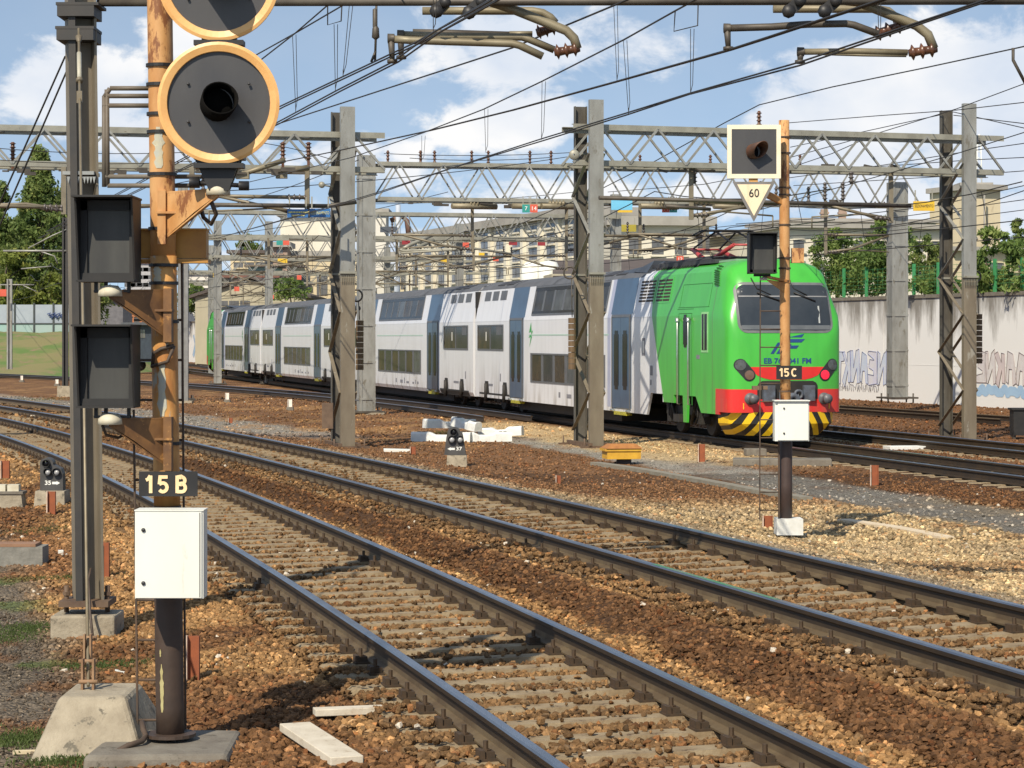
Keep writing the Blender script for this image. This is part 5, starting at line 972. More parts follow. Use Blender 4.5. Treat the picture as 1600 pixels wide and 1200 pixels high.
def channel(b, p0, p1, w, d, inw, t=.016):
    c = (p0 + p1) / 2; hz = (p1 - p0) / 2; b.frame(c, NT * w / 2, ET * t / 2, hz)
    for s in (-1, 1): b.frame(c + NT * s * (w / 2 - t / 2) + ET * inw * (d / 2 + t / 2), NT * t / 2, ET * d / 2, hz)
def lattice_column(par, base, ztop_f, ztop_r, half=.75, w=.34, zsplit=4.0, name='lattice_column'):
    f, r = base - ET * half, base + ET * half; b = MB()
    for p, zt, inw in ((f, ztop_f, 1), (r, ztop_r, -1)):
        if inw > 0: channel(b, Vector((p.x, p.y, zsplit)), Vector((p.x, p.y, zt)), w, .13, inw)
        else: bd = MB(); channel(bd, Vector((p.x, p.y, base.z)), Vector((p.x, p.y, zt)), w * .9, .13, inw)
    n = 0; zs = np.arange(base.z + .35, ztop_r - .9, .95)
    def lat(b, za, zb, k):
        a, c = (f, r) if k % 2 else (r, f)
        for s in (-1, 1): b.bar(a + NT * s * (w / 2 + .006) + UP * (za - a.z), c + NT * s * (w / 2 + .006) + UP * (zb - c.z), .012, .085, 0, up=NT)
    bl = MB()
    for k in range(len(zs) - 1): lat(bl if zs[k] < zsplit else b, zs[k], zs[k + 1], k)
    o = b.build(name, M_gal, par)
    bd.build('rear_post', mat('shaded_rear_steel', (.13, .12, .10), (.075, .065, .05), 3, .6, .2, zs=.3, c3=(.22, .2, .16), t3=.66), o)  # rear post's shade put into a darker steel colour
    for p, inw in ((f, 1),): channel(bl, Vector((p.x, p.y, base.z)), Vector((p.x, p.y, zsplit)), w, .13, inw)
    bl.build('rusty_foot', M_galb, o)
    for p, inw in ((f, -1), (r, 1)):
        g = MB(); g.box(Vector((p.x, p.y, zsplit)) + ET * inw * .02, (w + .06, .10, .05), math.atan2(NT.y, NT.x))
        for k in range(9): c = Vector((p.x, p.y, zsplit - .06)) + ET * inw * .07 + NT * (k - 4) * w / 8; g.bar(c, c - UP * .16 , .02, .006, 0, up=NT)
        g.build('climb_guard', M_galw, o)
    g = MB(); rz = math.atan2(NT.y, NT.x)
    for s in (-1, 1): g.box(base + NT * s * .22 + UP * .06, (.09, 2.0, .1), rz)
    for u in (-.95, .95):
        for s in (-1, 1): g.tube([base + ET * u + NT * s * .36 - UP * .1, base + ET * u + NT * s * .36 + UP * .22], .022, 6)
        g.box(base + ET * u + UP * .0, (.95, .1, .09), rz)
    g.build('base_frame', MATS['rust_brown_plate'], o); g = MB(); g.box(base - UP * .16, (1.15, 2.3, .22), rz); soften(g.build('foundation', M_conc, o), .03)
    return o
def truss(par, A, B, zb, zt, half=.5, npan=8, m=None, ch=.13):
    m = m or M_gal; A = Vector((A[0], A[1], 0)); B = Vector((B[0], B[1], 0)); b = MB(); bc = MB(); d = (B - A)
    for s in (-1, 1):
        o = ET * half * s
        for z in (zb, zt): bc.bar(A + o + UP * z, B + o + UP * z, .014, ch); bc.bar(A + o + UP * (z + (ch / 2 if z == zt else -ch / 2)) - ET * s * ch / 2, B + o + UP * (z + (ch / 2 if z == zt else -ch / 2)) - ET * s * ch / 2, ch, .014)
        for k in range(npan):
            p, q, r = A + d * (k / npan), A + d * ((k + .5) / npan), A + d * ((k + 1) / npan)
            b.bar(p + o + UP * zb, q + o + UP * zt, .05, .05); b.bar(q + o + UP * zt, r + o + UP * zb, .05, .05)
    for k in range(npan):
        p, r = A + d * ((k + .1) / npan), A + d * ((k + .9) / npan); b.bar(p - ET * half + UP * zt, r + ET * half + UP * zt, .035, .035); b.bar(p + ET * half + UP * zb, p - ET * half + UP * zb, .04, .04)
    o = b.build('truss_beam', m, par); bc.build('chord', M_galw, o); return o
def pieces(b, name, m, par):
    '''build every loose piece collected in b as a part of its own'''
    adj = list(range(len(b.v)))
    def find(i):
        while adj[i] != i: adj[i] = adj[adj[i]]; i = adj[i]
        return i
    for f in b.f:
        for i in f[1:]: adj[find(i)] = find(f[0])
    grp = {}
    for k, f in enumerate(b.f): grp.setdefault(find(f[0]), []).append(k)
    for ks in grp.values():
        q = MB(); mp_ = {}
        for k in ks:
            for i in b.f[k]: mp_.setdefault(i, len(mp_))
            q.f.append(tuple(mp_[i] for i in b.f[k])); q.m.append(b.m[k]); q.s.append(b.s[k])
        q.v = [b.v[i] for i in mp_]; q.build(name, m, par)
def gbase(px, Y, py=None):
    X = (px - 800) * Y / F; z = g1(X, Y) if py is None else CH + (HOR - py) * Y / F; return Vector((X, Y, z))
def zpx(py, Y): return CH + (HOR - py) * Y / F
def topins(par, p, h=.42, m=None):
    b = MB(); b.bar(p, p + UP * .04, .2, .2); b.insul(p + UP * .05, p + UP * h, .075, 4); return b.build('insulator', m or M_ins, par)
def cantilever(par, p, side, drop=.45, reach=2.6, zc=None):
    """hanging bracket arm: p under the beam, side +1/-1 across the tracks; the steady arm ends over the track"""
    b = MB(); q = p - UP * drop; zc = zc if zc is not None else p.z - 1.6
    b.bar(p + UP * .1, UP * (zc + .25 - p.z) + p, .11, .11)
    e = q + NT * side * reach; b.tube([q, e], .045, 8); b.tube([Vector((p.x, p.y, zc + .35)), Vector((p.x, p.y, zc + .35)) + NT * side * reach * .35 + UP * .12, e - NT * side * .35], .04, 8)
    s = Vector((p.x, p.y, zc + .32)) + NT * side * .35; t = s + NT * side * (reach * .8) + UP * .05; b.tube([s, s + NT * side * .4 + UP * .14, t], .024, 6); b.tube([t, t - UP * .28], .02, 6)
    o = b.build('bracket_arm', mat('far_arm_steel', (.21, .18, .125), (.15, .125, .085), 3, .5, .2), par)
    for a_, e_, r_ in ((q, q + NT * side * .5, .08), (Vector((p.x, p.y, zc + .35)), Vector((p.x, p.y, zc + .38)) + NT * side * .45, .08), (e + UP * .02, e + UP * .42, .06)): g = MB(); g.insul(a_, e_, r_, 4); g.build('insulator', M_insg, o)
    return o
# near portal on the right, over the train's track
LC = gbase(919, 56.7); RC = gbase(1496, 59.8)
G = thing('signal_gantry', LC, 'nearest portal gantry, its two lattice columns left and right of the train cab', 'gantry', 'overhead line gantries')
G['label'] = 'nearest portal gantry with lattice columns left and right of the green cab'; G.name = 'catenary_gantry'
lattice_column(G, LC, zpx(157, 56.2), zpx(166, 57.3)); lattice_column(G, RC, zpx(163, 59.3), zpx(172, 60.3))
truss(G, (LC.x - .5, LC.y - .12), (RC.x + 1.0, RC.y + .25), zpx(258, 57), zpx(203, 57), .52, 8)
for px, dy in ((1186, 0),): topins(G, Vector((NT.x * 0 + (px - 800) * 58 / F, 58.0 + dy, zpx(200, 58))))
b = MB()
for k in range(34): x = RNG.uniform(1000, 1470); Y = 57 + (x - 919) / 577 * 2.9; p = P(x, 262 + RNG.uniform(-5, 5), Y - .6); b.bar(p, p + NT * RNG.uniform(.12, .5) + UP * RNG.uniform(-.05, .05), RNG.uniform(.04, .09), RNG.uniform(.03, .1))
pieces(b, 'cable_clamp', M_dtube, G)
b = MB(); b.lathe(P(897, 242, 56.1), (0, -1, 0), [(0, .02), (0, .12), (.03, .125), (.06, .11), (.062, .02)], 20); b.tube([P(897, 242, 56.2), P(920, 240, 56.3)], .03, 6); b.build('pulley_wheel', M_galw, G)
b = MB(); b.tube([P(936, 309, 55.6), P(1423, 322, 58.2)], .05, 8); b.tube([P(1040, 322, 56.4), P(1110, 327, 56.8)], .045, 8); b.build('cross_tube', M_dtube, G)
b = MB()
for x in (1162, 1174, 1289, 1317): p = P(x, 285, 58); b.insul(p, p - UP * .45, .07, 5)
for x in (1085, 1180, 1330): p = P(x, 268, 57.5); b.insul(p, p - UP * .3, .08, 3)
pieces(b, 'insulator', M_insg, G)
cantilever(G, P(1080, 268, 57.4), 1, .75, 2.2, 5.1); cantilever(G, P(1392, 270, 59), -1, .8, 2.2, 5.1)
# left portal
L2 = gbase(535, 56.0); L3 = Vector((-17.5, 52.6, g1(-17.5, 52.6)))
G = thing('catenary_gantry', L2, 'portal gantry left of the train, lattice column beside the white sleepers', 'gantry', 'overhead line gantries')
lattice_column(G, L2, zpx(168, 55.5), zpx(175, 56.6)); lattice_column(G, L3, 8.0, 7.9)
truss(G, (L3.x - 1, L3.y - .25), (L2.x + .9, L2.y + .22), zpx(262, 55), zpx(208, 55), .52, 11)
for px in (20, 350, 442, 482): b = MB(); p = P(px, 222, 54.2); b.insul(p, p - UP * .42, .08, 5); b.bar(p - UP * .42, p - UP * .62, .06, .06); pieces(b, 'insulator', M_ins, G)
b = MB(); b.tube([P(370, 275, 53.5), P(445, 250, 53.9)], .06, 8); b.tube([P(430, 270, 53.9), P(482, 262, 54.2)], .07, 8); b.box(P(379, 274, 53.5), (.3, .2, .16)); b.box(P(440, 272, 53.5), (.25, .2, .2)); b.build('line_trap', M_tube, G)
b = MB()
for k in range(26): x = RNG.uniform(2, 500); p = P(x, 268 + RNG.uniform(-4, 4), 53.3); b.bar(p, p + NT * RNG.uniform(.12, .4), RNG.uniform(.04, .09), RNG.uniform(.03, .1))
pieces(b, 'cable_clamp', M_dtube, G)
cantilever(G, P(480, 268, 54.5), -1, .6, 2.4, 5.0); cantilever(G, P(300, 268, 53.8), -1, .8, 2.4, 5.0); cantilever(G, P(100, 268, 53), -1, .8, 2.4, 5.0)
b = MB(); b.tube([P(330, 320, 53.5), P(512, 322, 54.6)], .05, 8); b.tube([P(510, 322, 54.6), P(556, 316, 55)], .045, 8); b.build('cross_tube', M_dtube, G)
b = MB(); b.lathe(P(503, 289, 55.4), (0, -1, 0), [(0, .0), (0, .075), (.1, .075), (.1, 0)], 14); b.tube([P(503, 289, 55.4), P(520, 292, 55.6)], .02, 5); b.build('pulley_wheel', M_galw, G)
# second gantry on plain square columns
A = gbase(572, 80, 646); B_ = gbase(1402, 84, 624)
G = thing('catenary_gantry', A, 'second portal gantry on smooth square columns, one against the graffiti wall', 'gantry', 'overhead line gantries')
def square_column(par, base, zt, w=.56, foot=True):
    b = MB(); rz = math.atan2(NT.y, NT.x); h = zt - base.z; c = base + UP * h / 2
    b.box(c, (w - .02, w * .8, h), rz)
    for s in (-1, 1):
        for u in (-1, 1): b.frame(c + NT * s * (w / 2 - .05) + ET * u * (w * .4 + .012), NT * .05, ET * .012, UP * h / 2)
    for z in np.arange(base.z + .5, zt, 1.25): b.box(Vector((base.x, base.y, z)), (w + .03, w * .8 + .06, .07), rz)
    o = b.build('square_column', M_gal, par); g = MB(); g.box(base + UP * .06, (w + .55, w + .5, .06), rz)
    for s in (-1, 1):
        for u in (-1, 1): g.tube([base + NT * s * (w / 2 + .18) + ET * u * .3 - UP * .12, base + NT * s * (w / 2 + .18) + ET * u * .3 + UP * .22], .03, 6)
    g.build('base_plate', M_dtube, o); return o
square_column(G, A, zpx(243, 80)); square_column(G, B_, zpx(285, 84), .6)
b = MB(); b.box(Vector((A.x + .15, A.y, A.z - .17)), (1.0, 1.0, .42)); b.build('foundation', M_conc, G)
truss(G, (A.x + .3, A.y), (B_.x + .6, B_.y), zpx(313, 80.5), zpx(259, 80.5), .55, 13)
for px in (606, 657, 679, 737, 763, 828, 861): topins(G, P(px, 258, 80 + (px - 572) / 830 * 4), .5)
for px in (1000, 1110, 1250): topins(G, P(px, 262, 82), .45)
b = MB()
for k in range(46): x = RNG.uniform(600, 1380); p = P(x, 318 + RNG.uniform(-4, 5), 80 + (x - 572) / 830 * 4 - .6); b.bar(p, p + NT * RNG.uniform(.15, .6), RNG.uniform(.05, .12), RNG.uniform(.04, .12))
pieces(b, 'cable_clamp', M_dtube, G)
for a_, c_ in ((706, 776), (800, 930), (846, 905), (1115, 1190), (1000, 1060)): b = MB(); b.tube([P(a_, 322, 79.9), P(c_, 323, 80.6)], .10, 8); b.insul(P((a_ + c_) / 2 - 8, 318, 80.2), P((a_ + c_) / 2 + 8, 318, 80.3), .13, 3); b.build('section_switch', M_tube, G)
for px, s in ((738, -1), (885, 1), (1000, 1), (1100, -1), (1290, 1)): cantilever(G, P(px, 318, 80 + (px - 572) / 830 * 4), s, 1.1, 2.8, 5.15)
# slim dark portal further back
def gantry_far(lab, xa, xb, Y, pyt, pyb, npan, cols=(), cants=(), hang=0, slope=.0):
    a = P(xa, pyt, Y); e = P(xb, pyt, Y + (xb - xa) * Y / F * .25); G = thing('catenary_gantry', Vector((a.x, a.y, g1(a.x, a.y))), lab, 'gantry', 'overhead line gantries')
    truss(G, (a.x, a.y), (e.x, e.y), zpx(pyb, Y), zpx(pyt, Y), .45, npan, ch=.15)
    for px, foot in cols:
        Yc = Y + (px - xa) * Y / F * .25; bs = gbase(px, Yc); square_column(G, bs, zpx(pyt, Y) + 1.0, .4)
    for px, s in cants: Yc = Y + (px - xa) * Y / F * .25; cantilever(G, P(px, pyb + 2, Yc), s, .8, 2.8, 5.1)
    b = MB()
    for k in range(int((xb - xa) / 14)): x = RNG.uniform(xa, xb); Yc = Y + (x - xa) * Y / F * .25; p = P(x, pyb + 4, Yc - .5); b.bar(p, p + NT * RNG.uniform(.2, .9), RNG.uniform(.08, .16), RNG.uniform(.06, .16))
    for k in range(max(1, int((xb - xa) / 60))): x = RNG.uniform(xa, xb); Yc = Y + (x - xa) * Y / F * .25; p = P(x, pyb + 3, Yc); b.tube([p, p + NT * RNG.uniform(1, 3)], .07, 6)
    pieces(b, 'cable_clamp', M_galw, G); return G
gantry_far('third gantry back, crossing behind both nearer portals level with the blue signs', 286, 965, 98, 331, 369, 15, [(286, 0), (962, 0)], [(420, 1), (480, -1), (700, 1), (740, -1), (885, -1), (620, 1)])
gantry_far('fourth gantry back, seen low over the far end of the train', 230, 720, 130, 372, 400, 15, [(340, 0), (420, 0), (718, 0)], [(345, 1), (420, -1), (480, 1), (560, 1), (650, -1), (700, -1)])
gantry_far('fifth gantry back with small red plates, against the pale factory', 270, 930, 165, 405, 424, 22, [(330, 0), (605, 0), (928, 0)], [(360, 1), (420, -1), (500, 1), (640, -1), (720, 1), (780, -1), (850, -1)])
gantry_far('farthest gantry, barely above the roof of the last carriage', 250, 860, 205, 428, 441, 24, [(335, 0), (612, 0)], [(380, 1), (460, -1), (540, 1), (660, -1), (760, 1)])
# bracket cantilever cage near the middle
b = MB(); G = thing('bracket_cage', P(680, 372, 92), 'olive lattice bracket cage with insulators hanging behind the smooth column', 'bracket arm')
for dz in (0, 9): b.tube([P(678, 366 + dz, 92), P(640, 383 + dz, 91.5), P(625, 392, 91.2)], .08, 6); b.tube([P(626, 392 + dz * .4, 91.2), P(740, 388, 92), P(800, 397, 92.3)], .05, 6)
for x in (650, 668, 690, 700): b.tube([P(x, 378, 92), P(x + 10, 392, 92)], .04, 5)
b.build('cage', M_galw, G)
# light masts on the left
def slim_mast(px, py, ytop, Y, w, lab, arms, m, foot=None):
    bs = P(px, py, Y); T = thing('catenary_mast', bs, lab, 'mast'); b = MB(); zt = zpx(ytop, Y)
    for s in (-1, 1): b.box(Vector((bs.x + s * w * .35, Y, (bs.z + zt) / 2)), (w * .28, w * .6, zt - bs.z))
    b.box(Vector((bs.x, Y + w * .2, (bs.z + zt) / 2)), (w * .7, .03, zt - bs.z)); b.build('column', m, T); b = MB()
    for pts, r in arms: b.tube([P(*p, Y) for p in pts], r, 6)
    if arms: pieces(b, 'bracket_arm', M_gal, T)
    if foot: b = MB(); b.box(bs + Vector((0, 0, -foot[1] / 2)), (foot[0], foot[0], foot[1])); b.build('foundation', M_conc, T)
    return T
slim_mast(102, 603, 340, 104, .26, 'dark slim mast with pale tubular arms in front of the tall trees', [([(5, 392), (106, 392)], .05), ([(55, 390), (85, 400), (90, 412)], .03), ([(44, 388), (82, 368), (105, 358)], .03), ([(33, 420), (80, 416)], .03)], M_mastd, (.6, .5))
slim_mast(15, 577, 436, 150, .34, 'grey twin-channel mast on the grass bank with a red lamp plate', [([(0, 445), (53, 445)], .05), ([(36, 446), (58, 456)], .035), ([(0, 457), (12, 458)], .05)], M_gal)
MM_ = slim_mast(287, 626, 405, 94, .38, 'plain grey mast with concrete foot right of the rusty signal pole', [], mat('mast_mid_grey', (.24, .24, .235), (.17, .17, .165), 3, .55, .2), (.75, .4))
# tension weights
def weights(px, y0, y1, Y, ring, lab):
    p = P(px, y0, Y); T = thing('tension_weight', P(px, y1, Y), lab, 'weight stack', 'tension weight stacks'); h = (y1 - y0) * Y / F; b = MB(); n = 9
    for k in range(n): b.lathe(p - UP * (h * (k + 1) / n), UP, [(0, .02), (0, .095), (h / n * .9, .095), (h / n * .92, .02)], 14, 0, False)
    b.build('weight_stack', mat('weight_rust', (.15, .095, .045), (.11, .07, .035), 5, .7), T); b = MB(); b.tube([p, P(*ring, Y)], .012, 5); b.lathe(P(px, (y0 + ring[1]) / 2, Y), UP, [(0, .01), (.05, .03), (.1, .01)], 8); b.build('rod', M_dtube, T)
    b = MB(); c = P(ring[0] - 3, ring[1] - 8, Y); b.tube([c + Vector((math.cos(a) * .14, 0, math.sin(a) * .14)) for a in np.linspace(0, 6.283, 17)], .025, 6); b.build('hook_ring', M_dtube, T)
weights(894, 496, 577, 55.9, (893, 434), 'rusty tension weight stack hanging left of the column beside the cab'); weights(562, 500, 578, 56.3, (560, 470), 'dark tension weight stack hanging right of the left lattice column'); weights(1529, 490, 568, 60.3, (1527, 440), 'dark tension weight stack hanging on the right-hand lattice column')
# junction box on the left column, relay cabinet at the right edge
b = MB(); p = gbase(512, 55.2); b.box(p + Vector((0, 0, .72)), (.26, .2, .6)); tag(b.build('column_box', MATS['rust_brown_plate']), 'brown box fixed low on the left lattice column', 'box')
T = thing('relay_cabinet', gbase(1592, 61), 'dark relay cabinet cut by the right edge', 'cabinet'); p = T.location; b = MB(); b.box(p + Vector((.12, 0, .42)), (.62, .5, .66)); b.box(p + Vector((.12, 0, .77)), (.7, .58, .05)); b.build('body', M_hood, T); b = MB()
for s in (-.15, .4): b.box(p + Vector((s, 0, .04)), (.06, .4, .16))
b.build('foot', M_dtube, T)
# ------------------------------------------------------------------ foreground cantilevers
T = thing('overhead_support', Vector((MASTL.location.x, 20.5, P(0, 3, 20.4).z)), 'slim tube along the top edge with two pairs of bent bracket arms and brown insulators', 'overhead support')
b = MB(); b.tube([P(152, 4, 20.4), P(1700, 1, 20.4)], .035, 8); b.tube([P(152, -22, 20.4), P(1700, -26, 20.4)], .04, 8)
for x in (200, 560, 700, 790, 1290, 1400, 1600): b.bar(P(x, 4, 20.4), P(x, -26, 20.4), .05, .05)
b.build('cross_tube', M_dtube, T)
def arms(dx, sets, ins, clamps, drops, thick):
    for i, (pts, r, m, dy) in enumerate(sets): b = MB(); b.tube([P(x + dx, y, 20.4 + dy) for x, y in pts], r, 10); b.build('bracket_tube', m, T)
    for a_, c_, dy in ins: b = MB(); b.tube([P(a_[0] + dx, a_[1], 20.4 + dy), P(c_[0] + dx, c_[1], 20.4 + dy)], .032, 8); b.insul(P(a_[0] + dx, a_[1], 20.4 + dy), P(c_[0] + dx, c_[1], 20.4 + dy), .072, 3); b.build('insulator', M_ins, T)
    for x, y, x2, y2 in clamps: b = MB(); b.bar(P(x + dx, y, 20.3), P(x2 + dx, y2, 20.3), .09, .10); b.lathe(P(x + dx, y, 20.25), (0, -1, 0), [(0, .06), (.05, .06), (.051, 0)], 8); b.lathe(P(x2 + dx, y2, 20.25), (0, -1, 0), [(0, .05), (.05, .05), (.051, 0)], 8); b.build('clamp', M_black, T)
    for (x, y), (x2, y2), dy in drops: b = MB(); b.tube([P(x + dx, y, 20.4 + dy), P(x2 + dx, y2, 20.4 + dy)], [.032, .022], 8); b.lathe(P(x + dx, y, 20.4 + dy), (-1, 0, 0), [(-.03, .04), (.03, .042), (.031, 0)], 8); b.lathe(P(x2 + dx, y2 - 3, 20.4 + dy), (0, 0, -1), [(0, .02), (.0, .045), (.03, .045), (.031, 0)], 8); b.build('drop_arm', M_dtube, T)
arms(0, [([(612, 61), (640, 63), (700, 65), (800, 68), (812, 71), (848, 88)], .034, M_tube, 0), ([(626, 54), (700, 57), (815, 58), (826, 61), (866, 78)], .033, M_tube, .25), ([(645, 50), (700, 51), (796, 54)], .028, M_dtube, .45), ([(796, 54), (832, 54)], .032, M_tube, .45),
         ([(660, 17), (760, 17), (832, 17), (848, 20), (860, 27), (868, 36)], .036, M_tube, .4), ([(684, 1), (760, 1), (800, 14), (860, 38), (885, 48), (897, 60), (902, 76)], .042, M_tube, .1)],
     [((838, 51), (870, 42), .4), ((866, 82), (906, 75), .1)], [(682, 18, 696, 4), (733, 20, 752, 3)], [((611, 60), (613, 96), 0), ((626, 54), (627, 90), .25)], 1)
arms(0, [([(1136, 44), (1205, 42), (1262, 38), (1322, 37), (1334, 39), (1372, 53)], .032, M_dtube, 0), ([(1250, 81), (1340, 80), (1418, 82)], .028, M_tube, .1), ([(1285, 84), (1350, 86), (1416, 87)], .014, M_tube, .1),
         ([(1208, 14), (1300, 14), (1370, 14), (1388, 17), (1398, 25), (1402, 34)], .036, M_tube, .4), ([(1322, 1), (1340, 3), (1400, 27), (1432, 40), (1450, 54), (1459, 76)], .042, M_tube, .1)],
     [((1366, 54), (1412, 38), .2), ((1420, 83), (1464, 76), .1)], [(1232, 18, 1250, 2), (1288, 18, 1306, 2)], [((1136, 44), (1138, 76), 0), ((1251, 81), (1250, 97), .1)], 1)
# ------------------------------------------------------------------ wires
def wire(name, pts, r, lab, cat='wire', par=None, grp='overhead wires'):
    b = MB()
    for pp in pts: b.tube(pp, r, 5, 0, False)
    o = b.build(name, M_wire, par)
    if par is None: tag(o, lab, cat, grp)
    return o
H_ = lambda pts, dz: [PH(x, y, dz) for x, y in pts]
def off(pp, v): return [p + Vector(v) for p in pp]
c_ = H_([(72, 362), (436, 167), (607, 86), (650, 66), (765, 0), (840, -44)], 2.45); wire('contact_wire', [c_, off(c_, (.05, 0, .0))], .008, 'upper pair of contact wires climbing from the round target to the tubes at top centre')
c_ = H_([(60, 372), (430, 193), (525, 142), (613, 97), (678, 50), (735, 19), (765, 2), (830, -40)], 2.40); wire('contact_wire', [c_, off(c_, (.05, .0, 0))], .008, 'lower pair of contact wires clamped under the two short drop arms at top centre')
wire('messenger_wire', [[P(300, 146, 34), P(400, 86, 27), P(461, 52, 24.5), P(550, 0, 22), P(620, -42, 20)]], .008, 'messenger wire rising steeply beside the orange rim to the top edge, the flatter one'); wire('messenger_wire', [[P(330, 160, 30), P(407, 94, 26), P(461, 52, 24.4), P(512, 8, 22.8), P(560, -35, 21.5)]], .008, 'messenger wire rising steeply beside the orange rim to the square loop')
c_ = [P(300, 232, 40), P(430, 195, 32), P(800, 75, 22), P(980, 0, 19.5), P(1060, -35, 18.5)]; wire('feeder_wire', [c_], .009, 'single wire rising from the orange disc to the top edge right of the bent tubes')
c_ = [P(250, 292, 70), P(400, 261, 55), P(525, 236, 45), P(675, 203, 36), P(800, 172, 30.5), P(960, 128, 25.5), P(1138, 78, 20.4), P(1200, 58, 19), P(1376, 0, 17), P(1470, -32, 16)]; wire('contact_wire', [c_, off(c_, (.03, 0, .0))], .009, 'contact wire held by the dark drop arm at upper right')
c_ = [P(270, 318, 66), P(362, 291, 56), P(550, 246, 43), P(660, 208, 36), P(755, 171, 31), P(847, 127, 27), P(975, 62, 23), P(1055, 17, 21), P(1088, -1, 20), P(1150, -35, 19)]; wire('messenger_wire', [c_], .009, 'messenger wire crossing the sky to the square loop at top right')
c_ = [P(340, 372, 62), P(532, 318, 46), P(592, 300, 42), P(710, 261, 34), P(846, 217, 28.6), P(981, 176, 25), P(1077, 146, 23.5), P(1250, 97, 20.4), P(1420, 40, 18), P(1540, 0, 16.8), P(1600, -20, 16.2)]; wire('contact_wire', [c_, [p + Vector((.0, 0, -.03 * abs(math.sin(i * 1.1)))) for i, p in enumerate(c_)]], .009, 'double contact wire running under the pale drop arm at upper right')
KW = lambda K, px, py: P(px, py, K / ((px - 800) / F + .2495))
c_ = [KW(19.9, *p) for p in ((700, 395), (790, 360), (932, 299), (1005, 262), (1132, 192), (1186, 164), (1300, 136), (1450, 105), (1580, 77), (1640, 64))]; wire('feeder_wire', [c_], .014, 'feeder wire passing over the insulator above the square target')
for i, (pts, K, lab) in enumerate(((((1232, 192), (1370, 181), (1495, 172), (1600, 160), (1660, 152)), 26.0, 'wire along the top of the right portal to the right edge, upper of the bundle'), (((1235, 246), (1372, 208), (1495, 170), (1600, 131), (1660, 110)), 25.0, 'wire climbing steeply past the right lattice column top'), (((1180, 330), (1285, 300), (1385, 272), (1495, 240), (1600, 207), (1660, 188)), 23.5, 'wire crossing the right lattice column below its beam'),
      (((1235, 230), (1330, 210), (1490, 175), (1600, 200), (1660, 215)), 26.5, 'wire dipping from the right column top toward the right edge'), (((1490, 180), (1600, 193), (1660, 199)), 26.6, 'short sagging wire right of the right column top'), (((1232, 278), (1380, 258), (1515, 236), (1600, 224), (1660, 217)), 27.5, 'wire along the lower chord of the right portal'), (((1350, 262), (1515, 250), (1600, 246), (1660, 244)), 28.5, 'flat wire below the lower chord right of the column'), (((1240, 290), (1400, 280), (1520, 273), (1600, 267), (1660, 263)), 29.5, 'flat wire over the pale tower at right'),
      (((950, 300), (1100, 288), (1235, 262), (1300, 240), (1372, 208)), 24.8, 'wire behind the square target inside the portal beam'), (((1150, 350), (1300, 340), (1460, 322), (1600, 290), (1660, 276)), 27, 'wire passing the yellow sectioning sign'), (((960, 372), (1150, 352), (1300, 352), (1420, 337), (1600, 312), (1660, 303)), 30, 'wire in front of the white factory windows'), (((980, 392), (1150, 372), (1300, 366), (1470, 345), (1600, 328), (1660, 320)), 31, 'lower wire in front of the white factory windows'))):
    wire('overhead_wire', [[KW(K, *p) for p in pts]], .012, lab)
# catenaries of the straight tracks further back: contact wire, messenger, droppers
for K, lab, ya, yb in ((19.9, 'overhead line above the train', 52, 210), (24.15, 'overhead line above the track behind the train', 52, 210), (28.3, 'overhead line above the farthest track by the wall', 58, 215), (15.2, 'overhead line between the train and the curving tracks', 84, 210), (11.0, 'overhead line far left of the train roofs', 98, 215), (6.5, 'leftmost far overhead line, over the branching track', 98, 215)):
    T = thing('overhead_line', Vector((K - .2495 * ya, ya, 5.2)), lab, 'overhead line', 'overhead lines'); Ys = np.arange(ya, yb, 6.0); ph = RNG.uniform(0, 22)
    mz = lambda Y: 5.75 + .75 * ((((Y + ph) % 23) - 11.5) / 11.5) ** 2
    st = lambda Y: .25 * math.sin(Y * .14); wire('contact_wire', [[Vector((K - .2495 * Y + st(Y), Y, 5.08)) for Y in Ys]], .013, '', par=T); wire('messenger_wire', [[Vector((K - .2495 * Y + .1, Y, mz(Y))) for Y in np.arange(ya, yb, 2.5)]], .014, '', par=T); [wire('dropper', [[Vector((K - .2495 * Y + .1, Y, mz(Y))), Vector((K - .2495 * Y + st(Y), Y, 5.08))]], .008, '', par=T) for Y in np.arange(ya + 2, yb - 2, 7.0)]
for i, (x0, y0, Ya, x1, y1, Yb, s) in enumerate(((320, 300, 60, 900, 243, 80, 9), (600, 240, 79, 900, 238, 81, 4), (640, 247, 80, 860, 246, 81, 4), (300, 330, 95, 560, 250, 58, 8), (300, 372, 96, 700, 300, 82, 8), (560, 392, 120, 980, 318, 84, 6), (640, 428, 160, 1000, 395, 120, 5), (320, 430, 150, 640, 372, 100, 7), (300, 452, 190, 700, 395, 120, 8), (480, 440, 170, 900, 380, 110, 6), (700, 420, 150, 1180, 372, 95, 5), (920, 395, 110, 1470, 352, 80, 5), (320, 470, 200, 560, 425, 150, 5), (360, 405, 130, 800, 400, 130, 6), (560, 438, 165, 930, 428, 165, 6), (590, 415, 140, 930, 350, 95, 4), (0, 232, 52.5, 330, 236, 54, 6), (0, 250, 52.5, 300, 252, 54, 5), (400, 222, 54.5, 520, 250, 55.5, -3), (930, 262, 57, 1130, 268, 58, 3), (520, 318, 96, 900, 300, 90, 6))):
    a, e = P(x0, y0, Ya), P(x1, y1, Yb); wire('cross_wire', [[a.lerp(e, t) - UP * (s * Ya / F * 4 * t * (1 - t)) for t in np.linspace(0, 1, 12)]], .012 if Ya > 58 else .009, 'thin cross wire of the tangle above the train', grp='thin cross wires between the gantries')
for o in COL.objects:
    if o.name.startswith('cross_wire'): o['label'] = 'one of the thin dark cross wires strung between the gantries'
